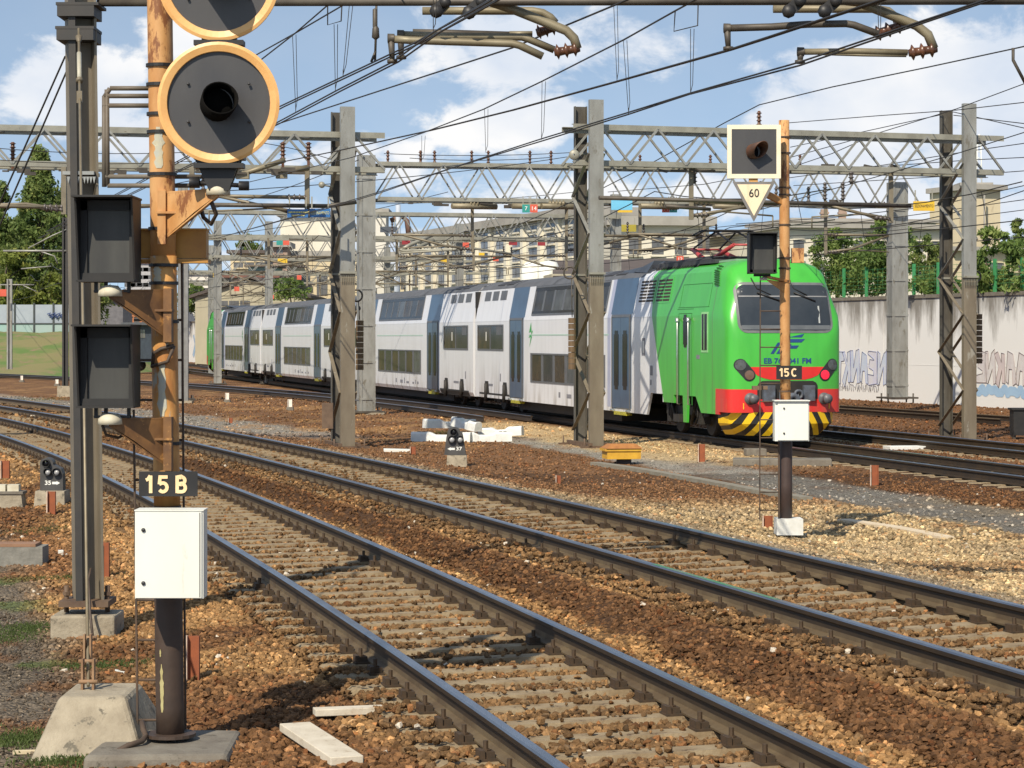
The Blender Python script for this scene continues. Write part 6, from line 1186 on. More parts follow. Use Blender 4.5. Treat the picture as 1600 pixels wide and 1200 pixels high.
wire('guy_wire', [[P(102, 88, 20.5), P(-20, 362, 21.5)]], .009, 'left guy wire slanting from the left mast down to the left edge', 'guy wire', grp='guy wires'); wire('guy_wire', [[P(104, 112, 20.5), P(3, 345, 21.3), P(-20, 398, 21.5)]], .009, 'right guy wire slanting from the left mast down to the left edge', 'guy wire', grp='guy wires')
# droppers of the near lines
dl = [(457, 54, 462, 172, 24.5), (522, 38, 524, 139, 23), (546, 6, 536, 117, 22), (677, -10, 677, 45, 19), (847, 127, 846, 216, 28), (959, 9, 964, 125, 25.5), (974, 63, 982, 176, 25), (1079, 45, 1079, 145, 23), (1371, -10, 1373, 52, 20), (659, 212, 659, 250, 36), (757, 170, 759, 236, 31)]
for x0, y0, x1, y1, Y in dl:
    a, e = P(x0, y0, Y), P(x1, y1, Y); w = 5.5 * Y / F; m = a.lerp(e, .86)
    wire('dropper', [[a, m, e], [a + Vector((w, 0, 0)), m + Vector((w * .6, 0, 0)), e], [e + UP * .05, e - UP * .02]], .0035, 'twin hanging dropper loop between messenger and contact wire', 'dropper', grp='droppers of the near overhead lines')
for pts, Y, lab in (([(512, 4), (512, 39), (533, 33), (535, -8)], 22.8, 'square wire loop left of the top centre tubes'), ([(1055, 17), (1053, 49), (1090, 40), (1091, -2)], 23, 'square wire loop near the top edge right of centre')):
    wire('wire_loop', [[P(x, y, Y) for x, y in pts]], .007, lab, 'wire loop', grp='square wire loops')
T = thing('wire_tensioner', P(586, 98, 21), 'dark turnbuckle rod hanging left of the drop arms at the top', 'tensioner'); b = MB(); b.tube([P(588, -20, 21), P(588, 30, 21), P(586, 96, 21)], .012, 6); b.lathe(P(587, 62, 21), UP, [(0, .01), (.02, .035), (.10, .03), (.13, .012)], 8); b.tube([P(587, 80, 21), P(580, 97, 21)], .012, 5); b.lathe(P(586, 50, 21), UP, [(0, .012), (.05, .022), (.2, .022), (.21, .01)], 8); b.build('rod', M_dtube, T)
T = thing('wire_clip', P(1585, 90, 40), 'dark dangling clip on the wire at the right edge', 'wire clip'); b = MB(); b.tube([P(1583, 75, 42), P(1583, 94, 42), P(1602, 130, 42)], .03, 6); b.build('clip', M_dtube, T)
# ------------------------------------------------------------------ signs
def board(name, cat, x0, y0, x1, y1, Y, m, lab, txt=(), grp=None):
    T = thing(name, P((x0 + x1) / 2, (y0 + y1) / 2, Y), lab, cat, grp); k = Y / F; c = T.location.copy(); b = MB(); b.box(c, ((x1 - x0) * k, .04, (y1 - y0) * k)); b.build('panel', m, T)
    b = MB()
    for s in (-1, 1): p = c + Vector((s * (x1 - x0) * k * .4, .02, (y1 - y0) * k * .5)); b.bar(p, p + UP * .28, .03, .02)
    pieces(b, 'hanger', M_galw, T)
    for s, fx, fy, hgt, m2, wd in txt: text(s, 'lettering', hgt * k, m2, c + Vector(((fx - (x0 + x1) / 2) * k, -.024, ((y0 + y1) / 2 - fy) * k)), T, width=wd * k)
    return T
mt, mr_, my, mb_, ml = mat('teal_sign', (.03, .28, .24), (.025, .24, .2), 3, .4), mat('orange_red_sign', (.62, .11, .06), (.55, .09, .05), 3, .4), mat('yellow_sign', (.70, .46, .03), (.6, .38, .03), 3, .4), mat('blue_sign', (.03, .14, .36), (.025, .11, .3), 3, .4), mat('light_blue_sign', (.16, .48, .68), (.14, .44, .64), 2, .4)
mk = mat('dark_lettering', (.06, .05, .03), (.05, .04, .03)); myt = mat('yellow_lettering', (.62, .6, .2), (.55, .5, .18))
board('track_number_sign', 'sign', 816, 319.5, 828, 332, 79.6, mt, 'teal number plate 7 hanging under the second gantry', [('7', 822, 326, 9, M_whitetxt, 4)]); board('track_number_sign', 'sign', 828.2, 319.5, 840, 332, 79.6, mr_, 'orange-red number plate 14 hanging beside the teal 7', [('14', 834, 326, 9, M_whitetxt, 7)])
board('track_number_sign', 'sign', 1034.5, 320, 1046, 332, 80.6, mr_, 'orange-red number plate 14 hanging left of the teal 11', [('14', 1040, 326, 9, M_whitetxt, 7)]); board('track_number_sign', 'sign', 1046.2, 320, 1058, 332, 80.6, mt, 'teal number plate 11 beside an orange-red one', [('11', 1052, 326, 9, M_whitetxt, 6)])
board('blank_sign', 'sign', 955, 313, 988, 328, 79.2, ml, 'blank light blue sign just right of the middle lattice column'); board('yellow_strip_sign', 'sign', 965, 328.5, 988, 332, 79.2, my, 'narrow yellow strip under the light blue sign')
board('warning_sign', 'sign', 971, 351, 994, 362, 97, mat('olive_yellow_sign', (.36, .30, .03), (.3, .24, .03), 3, .5), 'olive yellow plate on the white factory side, below the light blue sign')
board('sectioning_sign', 'sign', 1427, 314.5, 1460, 329.5, 59.0, my, 'yellow sign reading SEZIONAMENTO beside the right lattice column', [('SEZIONAMENTO', 1443.5, 322, 6.5, mk, 29)])
board('sectioning_sign', 'sign', 484, 326, 516, 339.5, 54.3, mb_, 'blue sign with yellow SEZIONAMENTO at the left lattice column', [('SEZIONAMENTO', 500, 333, 7, myt, 29)]); board('blue_sign', 'sign', 449, 327, 481.5, 340, 54.2, mb_, 'blue sign with two worn yellow lines, left of the other blue one')
o = MB()
for x0, x1, y in ((451, 480, 331.5), (456, 476, 336.5)):
    x = x0
    while x < x1: w = RNG.uniform(1.2, 3); o.box(P(x + w / 2, y, 54.17), (w * 54.17 / F, .01, 2.2 * 54.17 / F)); x += w + .7
sg_ = [q for q in COL.objects if q.name.startswith('blue_sign')][-1]; o.build('worn_lines', myt, sg_)
for i, (x0, y0, x1, y1, Y, m, lab) in enumerate(((432, 374, 442, 383, 128, mt, 'teal half plate under the fourth gantry'), (442.2, 374, 452, 383, 128, mr_, 'red half plate under the fourth gantry'), (434, 404, 449, 411, 128, my, 'yellow warning plate left of the lattice column'), (333, 427, 339, 433, 150, my, 'small yellow plate over the far green cab'), (366, 448, 374, 455, 160, mr_, 'small orange-red plate over the shed gable'), (594, 354, 619, 363, 96, mat('slate_sign', (.07, .085, .10), (.06, .07, .085)), 'dark slate plate right of the smooth column'), (628, 376, 641, 382, 96, mat('dark_red_sign', (.28, .02, .03)), 'dark red plate right of the slate one'), (723, 379, 733, 388, 126, mr_, 'pinkish red plate by the factory corner'), (795, 373, 808, 383, 126, MATS['dark_red_sign'], 'dark red plate before the factory pilasters'), (840, 374, 852, 384, 126, MATS['dark_red_sign'], 'dark red plate nearest the middle column'), (770, 400, 779, 408, 160, mr_, 'red plate low on the factory front'), (688, 405, 702, 411, 128, my, 'yellow plate over the train roof'), (748, 395, 757, 402, 160, my, 'little yellow plate near the factory corner'), (1057, 400, 1068, 410, 78, mr_, 'orange-red plate 12 above the cab roof', ), (0, 452, 10, 463, 149, mr_, 'red plate at the left edge below the trees'), (420, 461, 428, 467, 160, mr_, 'red plate on the right slope of the shed'), (464, 430, 471, 437, 165, mr_, 'red and white plate on the cream block'))):
    t_ = board('small_plate', 'sign plate', x0, y0, x1, y1, Y, m, lab, [('12', 1062.5, 405, 7, M_whitetxt, 6)] if x0 == 1057 else ())
# ------------------------------------------------------------------ wall, bank, buildings, trees
def wallmat():
    m = bpy.data.materials.new('stained_concrete_wall'); m.use_nodes = True; n = m.node_tree.nodes; l = m.node_tree.links; b = n['Principled BSDF']; b.inputs['Roughness'].default_value = .9
    t = n.new('ShaderNodeTexCoord'); mp_ = n.new('ShaderNodeMapping'); mp_.inputs['Scale'].default_value = (1.0, .5, .13); l.new(t.outputs['Object'], mp_.inputs[0])
    a = n.new('ShaderNodeTexNoise'); a.inputs['Scale'].default_value = 1.7; a.inputs['Detail'].default_value = 8; a.inputs['Roughness'].default_value = .65; l.new(mp_.outputs[0], a.inputs['Vector'])
    s = n.new('ShaderNodeSeparateXYZ'); l.new(t.outputs['Object'], s.inputs[0]); r = n.new('ShaderNodeMapRange'); r.inputs[1].default_value = 1.8; r.inputs[2].default_value = 4.1; r.inputs[3].default_value = -.11; r.inputs[4].default_value = .22; l.new(s.outputs[2], r.inputs[0])
    ad = n.new('ShaderNodeMath'); ad.operation = 'ADD'; l.new(a.outputs[0], ad.inputs[0]); l.new(r.outputs[0], ad.inputs[1])
    f = n.new('ShaderNodeMapRange'); f.inputs[1].default_value = .52; f.inputs[2].default_value = .72; l.new(ad.outputs[0], f.inputs[0])
    x = n.new('ShaderNodeMix'); x.data_type = 'RGBA'; l.new(f.outputs[0], x.inputs['Factor']); x.inputs['A'].default_value = (.70, .695, .67, 1); x.inputs['B'].default_value = (.22, .205, .18, 1); l.new(x.outputs['Result'], b.inputs['Base Color']); return m
WA = Vector((24.5, 68.4, 0)); WB = Vector((-60, 331, 0)); WDIR = (WB - WA).normalized(); WN = Vector((-WDIR.y, WDIR.x, 0))   # WN faces the tracks
if WN.y > 0: WN = -WN
WO = WA
wl = lambda t, z, o=0.0: WO + WDIR * t + UP * z + WN * o
T = thing('retaining_wall', WO, 'long pale concrete retaining wall with graffiti behind the tracks', 'wall'); wz = -.35; WH = 4.05
b = MB(); L_ = (WB - WA).length; k = 0.0
while k < L_: b.frame(wl(k + 2.98, (wz + WH) / 2, -.2), WDIR * 2.975, WN * .2, UP * (WH - wz) / 2); k += 6.0
for z in (1.38,): b.frame(wl(L_ / 2, z, .003), WDIR * L_ / 2, WN * .004, UP * .012)
b.build('wall_panels', wallmat(), T); b = MB(); b.frame(wl(L_ / 2, WH + .06, -.2), WDIR * L_ / 2, WN * .25, UP * .07); b.build('coping', M_conc2, T)
def tat(px):                 # distance along the wall of an image column
    u = (px - 800) / F; return (u * WO.y - WO.x) / (WDIR.x - u * WDIR.y)
def graf(name, t0, t1, z0, z1, n, cols, seed, dense=2):
    r = random.Random(seed); mo = mat('graffiti_outline' if seed == 5 else 'graffiti_outline_brown', (.24, .28, .46) if seed == 5 else (.36, .30, .30), (.22, .23, .40) if seed == 5 else (.3, .25, .25)); w = (t1 - t0) / n; fills = []; line = MB()
    fb_ = [MB() for _ in cols]
    for i in range(n):
        a = t0 + i * w; m = w * .06; h = z1 - z0; pts = []
        shape = r.choice([[(0, 0), (.3, 0), (.38, .45), (.6, .45), (.7, 0), (1, .05), (.75, 1), (.3, .95)], [(0, .05), (.9, 0), (1, .25), (.4, .3), (.42, .45), (.85, .5), (.8, .72), (.35, .7), (.4, .85), (1, .9), (.9, 1.05), (0, 1)], [(.1, 0), (.35, 0), (.4, .4), (.7, -.1), (1, 0), (.6, .55), (1, 1), (.7, 1.05), (.4, .65), (.38, 1), (.05, 1)], [(.3, 0), (.65, 0), (.62, .7), (1, .75), (1, 1), (0, 1), (0, .72), (.32, .7)], [(0, 0), (.25, -.05), (.3, .5), (.7, .0), (1, 0), (.95, 1), (.7, 1), (.68, .5), (.3, 1), (0, 1.05)]])
        sk = r.uniform(-.12, .12)
        for u, v in shape: pts.append((a + m + (w * 1.08) * (u + sk * v + r.uniform(-.05, .05)), z0 + h * (v * .94 + r.uniform(-.05, .05))))
        P3 = [wl(t, z, .008 + i * .0008) for t, z in pts]; ci = r.randrange(len(cols)); fb_[ci].add(P3, [tuple(range(len(P3)))])
        Q = [wl(t, z, .022) for t, z in pts]; line.tube(Q + [Q[0]], .011, 4)
    for f_, c in zip(fb_, cols):
        if f_.v: f_.build('graffiti_fill', c, T)
    line.build('graffiti_outline', mo, T)
gb, gl, gw, gbl, gp = mat('graffiti_blue', (.46, .53, .64), (.56, .58, .62), 2), mat('graffiti_lilac', (.54, .54, .64), (.60, .59, .6), 2), mat('graffiti_pale', (.62, .60, .58), (.54, .50, .50), 3), mat('graffiti_sky', (.34, .50, .66), (.3, .45, .62), 2), mat('graffiti_pink', (.60, .52, .50), (.5, .44, .44), 2)
graf('g', tat(1386), tat(1306), .55, 1.95, 6, [gb, gl], 5); graf('g', tat(1640), tat(1527), .75, 2.0, 7, [gw, gp, gw], 9)
b = MB(); r_ = random.Random(3)
for i in range(16): t = tat(1530 + i * 5); c = wl(t, .45 + r_.uniform(-.1, .12), .006 + i * .0006); b.add([c + WDIR * .3 * math.cos(a) * r_.uniform(.7, 1.1) + UP * .18 * math.sin(a) for a in np.linspace(0, 6.28, 12)[:-1]], [tuple(range(11))])
b.build('graffiti_fill', gbl, T)
b = MB()
for i in range(22): t = tat(1310 + i * 3); z = .15 + (.05 if i % 3 else .12); b.tube([wl(t, z, .01), wl(t + r_.uniform(-.1, .1), z + .28, .01), wl(t - .12, z + r_.uniform(0, .3), .01)], .016, 4)
b.build('graffiti_tag', mat('graffiti_grey', (.34, .34, .38)), T)
graf('g', tat(330), tat(302), .5, 2.8, 4, [gbl, gp, gw], 21)
# green fence posts on the wall
M_gp = mat('green_fence_post', (.06, .30, .11), (.05, .24, .09), 5, .5)
T = thing('wire_fence', wl(tat(1400), WH), 'green posts and wire fence standing along the top of the retaining wall', 'fence'); b = MB()
for px in (1312, 1347, 1383, 1421, 1459, 1500, 1547, 1590, 1275, 1240, 1205): 
    t = tat(px); q = MB(); q.frame(wl(t, WH + .13 + .62, -.2), WDIR * .06, WN * .05, UP * .64); q.build('post', M_gp, T)
for z in np.arange(.2, 1.2, .16): b.tube([wl(tat(1660), WH + .1 + z, -.2), wl(tat(1150), WH + .1 + z, -.2)], .007, 4)
for t in np.arange(tat(1660), tat(1200), .45): b.tube([wl(t, WH + .1, -.2), wl(t, WH + 1.3, -.2)], .005, 4)
b.build('mesh', mat('green_mesh', (.04, .2, .07)), T)
# hillside ground behind the wall
b = MB(); pts = [wl(0, WH - .05, -.3), wl(L_, WH - .05, -.3), wl(L_, WH + .4, -60), wl(0, WH + .4, -60)]; b.add(pts, [(0, 1, 2, 3)]); tag(b.build('upper_terrace', mat('rough_grass', (.07, .10, .03), (.12, .11, .05), 1.2, .95, bump=.4)), kind='structure')
# grass bank at the left with noise barrier
b = MB(); g = []
xs = np.linspace(-75, -27.5, 30); ys = np.linspace(152, 192, 14)
for j, y in enumerate(ys):
    for x in xs: v = min(max((y - 158) / 26, 0), 1); v = v * v * (3 - 2 * v); e = min(max((-28.3 - x) / 3.5, 0), 1); g.append((x, y + (x + 40) * .06, -.15 + 3.0 * v * e + .12 * math.sin(x * 1.3 + y * .7) * e))
b.add(g, [(j * 30 + i, j * 30 + i + 1, (j + 1) * 30 + i + 1, (j + 1) * 30 + i) for j in range(13) for i in range(29)], 0, True); tag(b.build('grass_bank', mat('bank_grass', (.10, .165, .035), (.20, .18, .07), .22, .95, bump=.8, bsc=6, c3=(.22, .16, .085), t3=.58, lo=.42, hi=.58)), 'green and straw coloured grassy bank', 'bank', kind='structure')
T = thing('noise_barrier', Vector((-38, 187, 2.8)), 'grey-blue panel noise barrier with a teal lower band on the grass bank', 'barrier'); Yb = 186.0; mp1, mp2 = mat('barrier_grey', (.34, .38, .42), (.26, .30, .35), .5, .6), mat('barrier_teal', (.26, .40, .37), (.3, .38, .36), .5, .6)
for z0, z1, m, nm in ((zpx(523, Yb), zpx(506, Yb), mp2, 'lower_panel'), (zpx(505, Yb), zpx(476, Yb), mp1, 'upper_panel')):
    b = MB(); x = -50.0
    while x < -34: b.box((x + .74, Yb, (z0 + z1) / 2), (1.46, .12, z1 - z0)); x += 1.53
    b.build(nm, m, T)
b = MB(); x = -50.0
while x < -33.8: b.box((x - .02, Yb - .05, zpx(500, Yb)), (.12, .2, 2.7)); x += 1.53
b.box((-42, Yb - .08, zpx(505.5, Yb)), (16.5, .1, .09)); b.box((-42, Yb, zpx(527, Yb)), (16.8, .5, .5), 0, 1); b.build('post', [mat('barrier_post', (.06, .07, .07)), M_conc], T)
b = MB()
for k in range(9): c = P(74 + k * 2.6, 491 + (k % 3) * 2.5, Yb - .2); b.tube([c, c + Vector((.25, 0, .12)), c + Vector((.1, 0, -.12))], .05, 4)
b.build('graffiti_tag', mat('graffiti_navy', (.06, .10, .26)), T)
# --------------------------------------------- buildings
M_win = mat('dark_window', (.10, .10, .10), (.15, .145, .14), .8, .2, spec=.7); M_winb = mat('bluish_window', (.20, .21, .24), (.13, .14, .16), .8, .2, spec=.7)  # window colours lifted, painting distance haze into them
def facade(name, lab, A, B, z0, z1, dep, m, rows, mroof=None, pil=0, cat='building', roofh=.5, sill=True, win=M_win, ins=.0):
    A, B = Vector((A[0], A[1], 0)), Vector((B[0], B[1], 0)); d = (B - A); Lf = d.length; d.normalize(); nn = Vector((d.y, -d.x, 0))
    if nn.y > 0: nn = -nn
    T = thing(name, A + UP * 0.0, lab, cat); f = lambda t, z, o=0.0: A + d * t + UP * z + nn * o
    b = MB(); b.frame(f(Lf / 2, (z0 + z1) / 2, -dep / 2), d * Lf / 2, nn * dep / 2, UP * (z1 - z0) / 2)
    for i in range(pil): t = Lf * (i + .0) / max(pil - 1, 1); b.frame(f(t, (z0 + z1) / 2, .12), d * .28, nn * .13, UP * (z1 - z0) / 2)
    b.build('wall', m, T)
    if mroof: b = MB(); b.frame(f(Lf / 2, z1 + roofh / 2, -dep / 2 + .25), d * (Lf / 2 + .35), nn * (dep / 2 + .3), UP * roofh / 2); b.build('roof', mroof, T)
    for (za, zb, n, w, t0, t1) in rows:
        for i in range(n):
            t = t0 * Lf + (t1 - t0) * Lf * (i + .5) / n; b = MB(); b.frame(f(t, (za + zb) / 2, .012), d * w / 2, nn * .015, UP * (zb - za) / 2)
            if sill: b.frame(f(t, za - .08, .08), d * (w / 2 + .08), nn * .09, UP * .06, 1); b.frame(f(t, zb + .04, .05), d * (w / 2 + .04), nn * .06, UP * .04, 1)
            b.frame(f(t, (za + zb) / 2, .035), d * .04, nn * .012, UP * (zb - za) / 2, 2); b.build('window', [win, m, M_frame], T)
    return T, f
M_cw = mat('cream_white_render', (.68, .64, .53), (.60, .55, .44), .35, .9, zs=.3, c3=(.48, .43, .34), t3=.68); M_cream2 = mat('cream_render', (.62, .53, .36), (.55, .46, .30), .4, .9, zs=.3, c3=(.42, .35, .24)); M_beige = mat('beige_render', (.44, .40, .29), (.36, .33, .24), .6, .9, zs=.3, c3=(.26, .24, .18)); M_bw = mat('bright_render', (.70, .67, .60), (.6, .57, .5), .4, .9, zs=.3)
M_dr = mat('dark_brown_roofing', (.11, .085, .075), (.085, .07, .06), .8, .85); M_gr = mat('grey_parapet', (.36, .34, .30), (.28, .26, .23), .8, .85)
def zp(py, Y): return zpx(py, Y)
X_ = lambda px, Y: (px - 800) * Y / F
facade('factory_building', 'long white factory wing whose pilastered front recedes behind the train', (X_(640, 192), 192), (X_(905, 152), 152), 0, zp(336, 152), 4, M_cw, [(zp(387, 165), zp(371, 165), 11, 1.7, 0, 1), (zp(409, 165), zp(391, 165), 11, 1.7, 0, 1), (zp(434, 165), zp(416, 165), 11, 1.7, 0, 1), (zp(363, 165), zp(357, 165), 11, 1.9, 0, 1)], M_gr, 12, roofh=.55, win=M_winb)
facade('factory_building', 'broad white factory block with big windows above the dark brown roof', (X_(955, 140), 140), (X_(1108, 141), 141), 0, zp(352, 140), 6, M_cw, [(zp(397, 140), zp(370, 140), 4, .72, .12, 1.06)], M_gr, 0, roofh=.55)
facade('factory_building', 'white factory block with square windows behind the wall trees', (X_(1232, 132), 132), (X_(1480, 134), 134), 0, zp(356, 132), 18, M_cw, [(zp(392, 132), zp(375, 132), 8, .62, .0, 1.0), (zp(432, 132), zp(408, 132), 8, .62, .0, 1.0)], M_gr, 0, roofh=.25)
facade('factory_annexe', 'set-back attic storey with chimney stubs on the white factory', (X_(1240, 139), 139), (X_(1462, 141), 141), zp(356, 132), zp(345, 138), 8, M_bw, [(zp(355, 139), zp(348, 139), 7, 1.2, .1, .95)], M_gr, 0, roofh=.2, sill=False)
for x, lab in ((1288, 'small square chimney on the factory attic, left one'), (1316, 'small square chimney on the factory attic, right one')): b = MB(); b.box((X_(x, 142), 142, zp(340, 142)), (.42, .42, 1.0)); b.box((X_(x, 142), 142, zp(333, 142)), (.52, .52, .12)); tag(b.build('chimney', mat('brick_chimney', (.34, .24, .18), (.28, .2, .15))), lab, 'chimney')
T, f = facade('silo_tower', 'tall cream concrete silo tower beside the right lattice column', (X_(1515, 185), 185), (X_(1563, 186), 186), 0, zp(296, 185), 6, M_cream2, [(zp(366, 185), zp(358, 185), 1, .6, .45, .75)], M_gr, 0, roofh=.4, cat='tower', sill=False)
b = MB(); 
for i in range(4): b.frame(f(.5 + i * .5, zp(291, 185), -.4), Vector((.12, 0, 0)), Vector((0, .1, 0)), UP * .3)
b.frame(f(1.25, zp(287, 185), -1.5), Vector((1.3, 0, 0)), Vector((0, 1.5, 0)), UP * .12); b.build('roof_railing', M_gr, T)
b = MB()
for dx in (-.22, .22): b.tube([P(1530, 300, 186) + Vector((dx, 0, 0)), P(1530, 215, 186) + Vector((dx * .6, 0, 0))], .05, 5)
for y in range(225, 300, 10): b.tube([P(1526, y, 186), P(1534, y + 5, 186)], .03, 4)
b.lathe(P(1530, 214, 186), UP, [(0, .02), (.05, .12), (.18, .1), (.24, 0)], 8); b.build('antenna_mast', M_white, T)
b = MB(); b.box(P(1538, 345, 184.6), (.12, .1, 4.2)); b.build('downpipe', M_gr, T)
facade('warehouse', 'low cream warehouse at the foot of the silo tower', (X_(1490, 165), 165), (X_(1660, 168), 168), 0, zp(392, 165), 12, M_cream2, [(zp(422, 165), zp(410, 165), 4, 1.0, .05, .95)], M_gr, 0, roofh=.3)
T, f = facade('low_shed', 'low shed with a dark brown felt roof right behind the cab roof', (X_(862, 118), 118), (X_(1150, 119), 119), 0, zp(428, 118), 12, M_beige, [], None); b = MB(); b.add([f(0, zp(432, 118), .3), f(9.3, zp(432, 118), .3), f(9.3, zp(392, 118), -9), f(1.2, zp(398, 118), -9)], [(0, 1, 2, 3)]); b.add([f(0, zp(432, 118) - .2, .3), f(9.3, zp(432, 118) - .2, .3), f(9.3, zp(392, 118) - .2, -9), f(1.2, zp(398, 118) - .2, -9)], [(3, 2, 1, 0)]); b.build('roof', M_dr, T)
b = MB(); c = P(857, 440, 122); b.lathe(c, UP, [(0, .6), (.6, .62), (1.0, .45), (1.05, .2), (1.1, 0)], 14); b.lathe(c + Vector((-.9, .3, -.1)), UP, [(0, .55), (.8, .55), (1.1, .3), (1.15, 0)], 14); tag(b.build('white_vent_cowl', M_white), 'white vent cowls peeping over the train roof left of the middle column', 'vent')
# left side
T, f = facade('gabled_shed', 'beige gabled shed with dark eaves above the far end of the train', (X_(305, 215), 215), (X_(478, 215), 215), 0, zp(462, 215), 20, M_beige, [(zp(478, 215), zp(470, 215), 3, .9, .2, .5)], None, sill=False); Lf = X_(478, 215) - X_(305, 215); zA = zp(437, 215); zE = zp(463, 215)
b = MB(); b.prism([f(0, zE, 0), f(Lf, zE, 0), f(Lf / 2, zA, 0)], (0, 18, 0)); b.build('gable', M_beige, T); b = MB()
for s in (0, 1):
    p0, p1 = (f(-.5, zE - .18, .4), f(Lf / 2, zA + .12, .4)) if s == 0 else (f(Lf / 2, zA + .12, .4), f(Lf + .5, zE - .18, .4)); b.prism([p0, p1, p1 + UP * .28, p0 + UP * .28], (0, 18, 0))
b.build('roof', M_dr, T)
facade('cream_block', 'big cream block towering behind the left lattice column', (X_(438, 250), 250), (X_(524, 250), 250), 0, zp(338, 250), 12, M_cw, [], M_gr, 0, roofh=.4)
facade('cream_block', 'cream plant building with a grey slot between the columns', (X_(452, 240), 240), (X_(560, 240), 240), 0, zp(400, 240), 8, M_cream2, [(zp(462, 240), zp(425, 240), 2, 1.1, .1, .6)], M_gr, 0, sill=False)
facade('cream_block', 'pale plant block with dark bays right of the smooth column', (X_(600, 225), 225), (X_(690, 225), 225), 0, zp(402, 225), 8, M_cream2, [(zp(452, 225), zp(408, 225), 2, 1.2, .3, .7), (zp(420, 225), zp(410, 225), 3, 1.8, .55, 1)], M_gr, 0, sill=False)
facade('cream_block', 'tall narrow cream block with a bent flue behind the smooth column', (X_(582, 260), 260), (X_(603, 260), 260), 0, zp(333, 260), 6, M_bw, [], M_gr, 0)
facade('plant_hall', 'dark-roofed plant hall in the middle distance', (X_(630, 235), 235), (X_(705, 235), 235), 0, zp(396, 235), 8, M_beige, [(zp(412, 235), zp(402, 235), 4, 1.0, .1, .9)], M_dr, 0, roofh=1.3)
facade('plant_hall', 'beige flat-roofed hall with a dark eave under the round tree', (X_(360, 245), 245), (X_(440, 245), 245), 0, zp(396, 245), 9, M_cream2, [(zp(418, 245), zp(410, 245), 4, 1.0, .05, .9)], M_dr, 0, roofh=.35)
facade('brown_block', 'small reddish block left of the cream towers', (X_(426, 236), 236), (X_(449, 236), 236), 0, zp(386, 236), 5, mat('pinkish_render', (.36, .25, .19), (.3, .21, .16)), [(zp(396, 236), zp(390, 236), 1, .6, .2, .8)], M_gr, 0)
facade('teal_shed', 'shed with a teal sheet fascia in the middle distance', (X_(388, 228), 228), (X_(432, 228), 228), 0, zp(417, 228), 6, mat('teal_sheet', (.18, .36, .33), (.15, .3, .28)), [], M_dr, 0, roofh=.2)
facade('rusty_shed', 'low shed with a rusty red roof band', (X_(338, 226), 226), (X_(432, 226), 226), 0, zp(434, 226), 6, M_beige, [(zp(452, 226), zp(440, 226), 3, 1.3, .3, .9)], mat('rusty_roof', (.20, .085, .06), (.15, .07, .05)), 0, roofh=.5)
facade('apartment_block', 'distant grey apartment block right of the rusty signal pole', (X_(196, 420), 420), (X_(240, 420), 420), 0, zp(410, 420), 12, mat('far_grey_render', (.42, .42, .42), (.32, .32, .33)), [(zp(424 + k * 12, 420), zp(418 + k * 12, 420), 4, 2.0, .05, .95) for k in range(4)], M_gr, 0, sill=False)
facade('apartment_block', 'distant pale apartment block above the far train cab', (X_(288, 440), 440), (X_(330, 440), 440), 0, zp(428, 440), 12, M_bw, [(zp(446 + k * 12, 440), zp(438 + k * 12, 440), 4, 1.6, .05, .95) for k in range(3)], M_gr, 0, sill=False)
facade('brick_house', 'orange brick house glimpsed between rusty bracket and mast', (X_(194, 260), 260), (X_(222, 260), 260), 0, zp(484, 260), 6, mat('orange_brick', (.42, .17, .07), (.34, .13, .06)), [(zp(505, 260), zp(495, 260), 2, .6, .1, .9)], M_dr, 0)
facade('slate_shed', 'grey stacked shed glimpsed behind the left mast', (X_(150, 250), 250), (X_(192, 250), 250), 0, zp(468, 250), 6, mat('slate_render', (.16, .16, .17), (.1, .1, .11), 2), [], M_gr, 0)
T, f = facade('parked_wagon', 'dark blue railway wagon glimpsed right of the lower black box', (X_(203, 172), 172), (X_(240, 168), 168), .7, zp(508, 170), 2.6, mat('wagon_blue', (.05, .065, .085), (.035, .045, .06)), [(zp(528, 170), zp(515, 170), 1, 1.2, .15, .9)], M_roof, 0, cat='wagon', roofh=.2, sill=False)
b = MB(); 
for t in (.3, 1.3): b.lathe(f(t, .45, -.3), (0, -1, 0), [(0, 0), (0, .42), (.12, .42), (.12, 0)], 14)
b.build('wheel', M_under, T)
for px, y0, y1, Y, r, lab in ((622, 320, 420, 262, .28, 'silvery flue pipe rising behind the smooth column'), (617, 405, 450, 222, .5, 'pale blue silo between the cream blocks'), (340, 378, 440, 170, .16, 'grey pole above the far green cab')):
    b = MB(); b.tube([P(px, y1 + 60, Y), P(px, y0, Y)], r, 12); tag(b.build('flue_pipe', mat('silver_pipe', (.48, .52, .58), (.4, .44, .5), 2, .4)), lab, 'pipe')
b = MB(); b.tube([P(610, 345, 263), P(628, 338, 263), P(636, 345, 263), P(639, 370, 263)], .3, 8); tag(b.build('bent_duct', mat('rusty_duct', (.22, .12, .09), (.16, .09, .07))), 'rusty bent duct at the top of the narrow cream block', 'duct')
T = thing('storage_tank', P(660, 446, 200), 'small orange tank just over the train roof', 'tank'); b = MB(); c = P(662, 448, 200); b.lathe(c, UP, [(0, .55), (1.0, .55), (1.25, .35), (1.3, 0)], 14); b.build('shell', mat('tank_orange', (.55, .26, .03), (.45, .2, .03)), T)
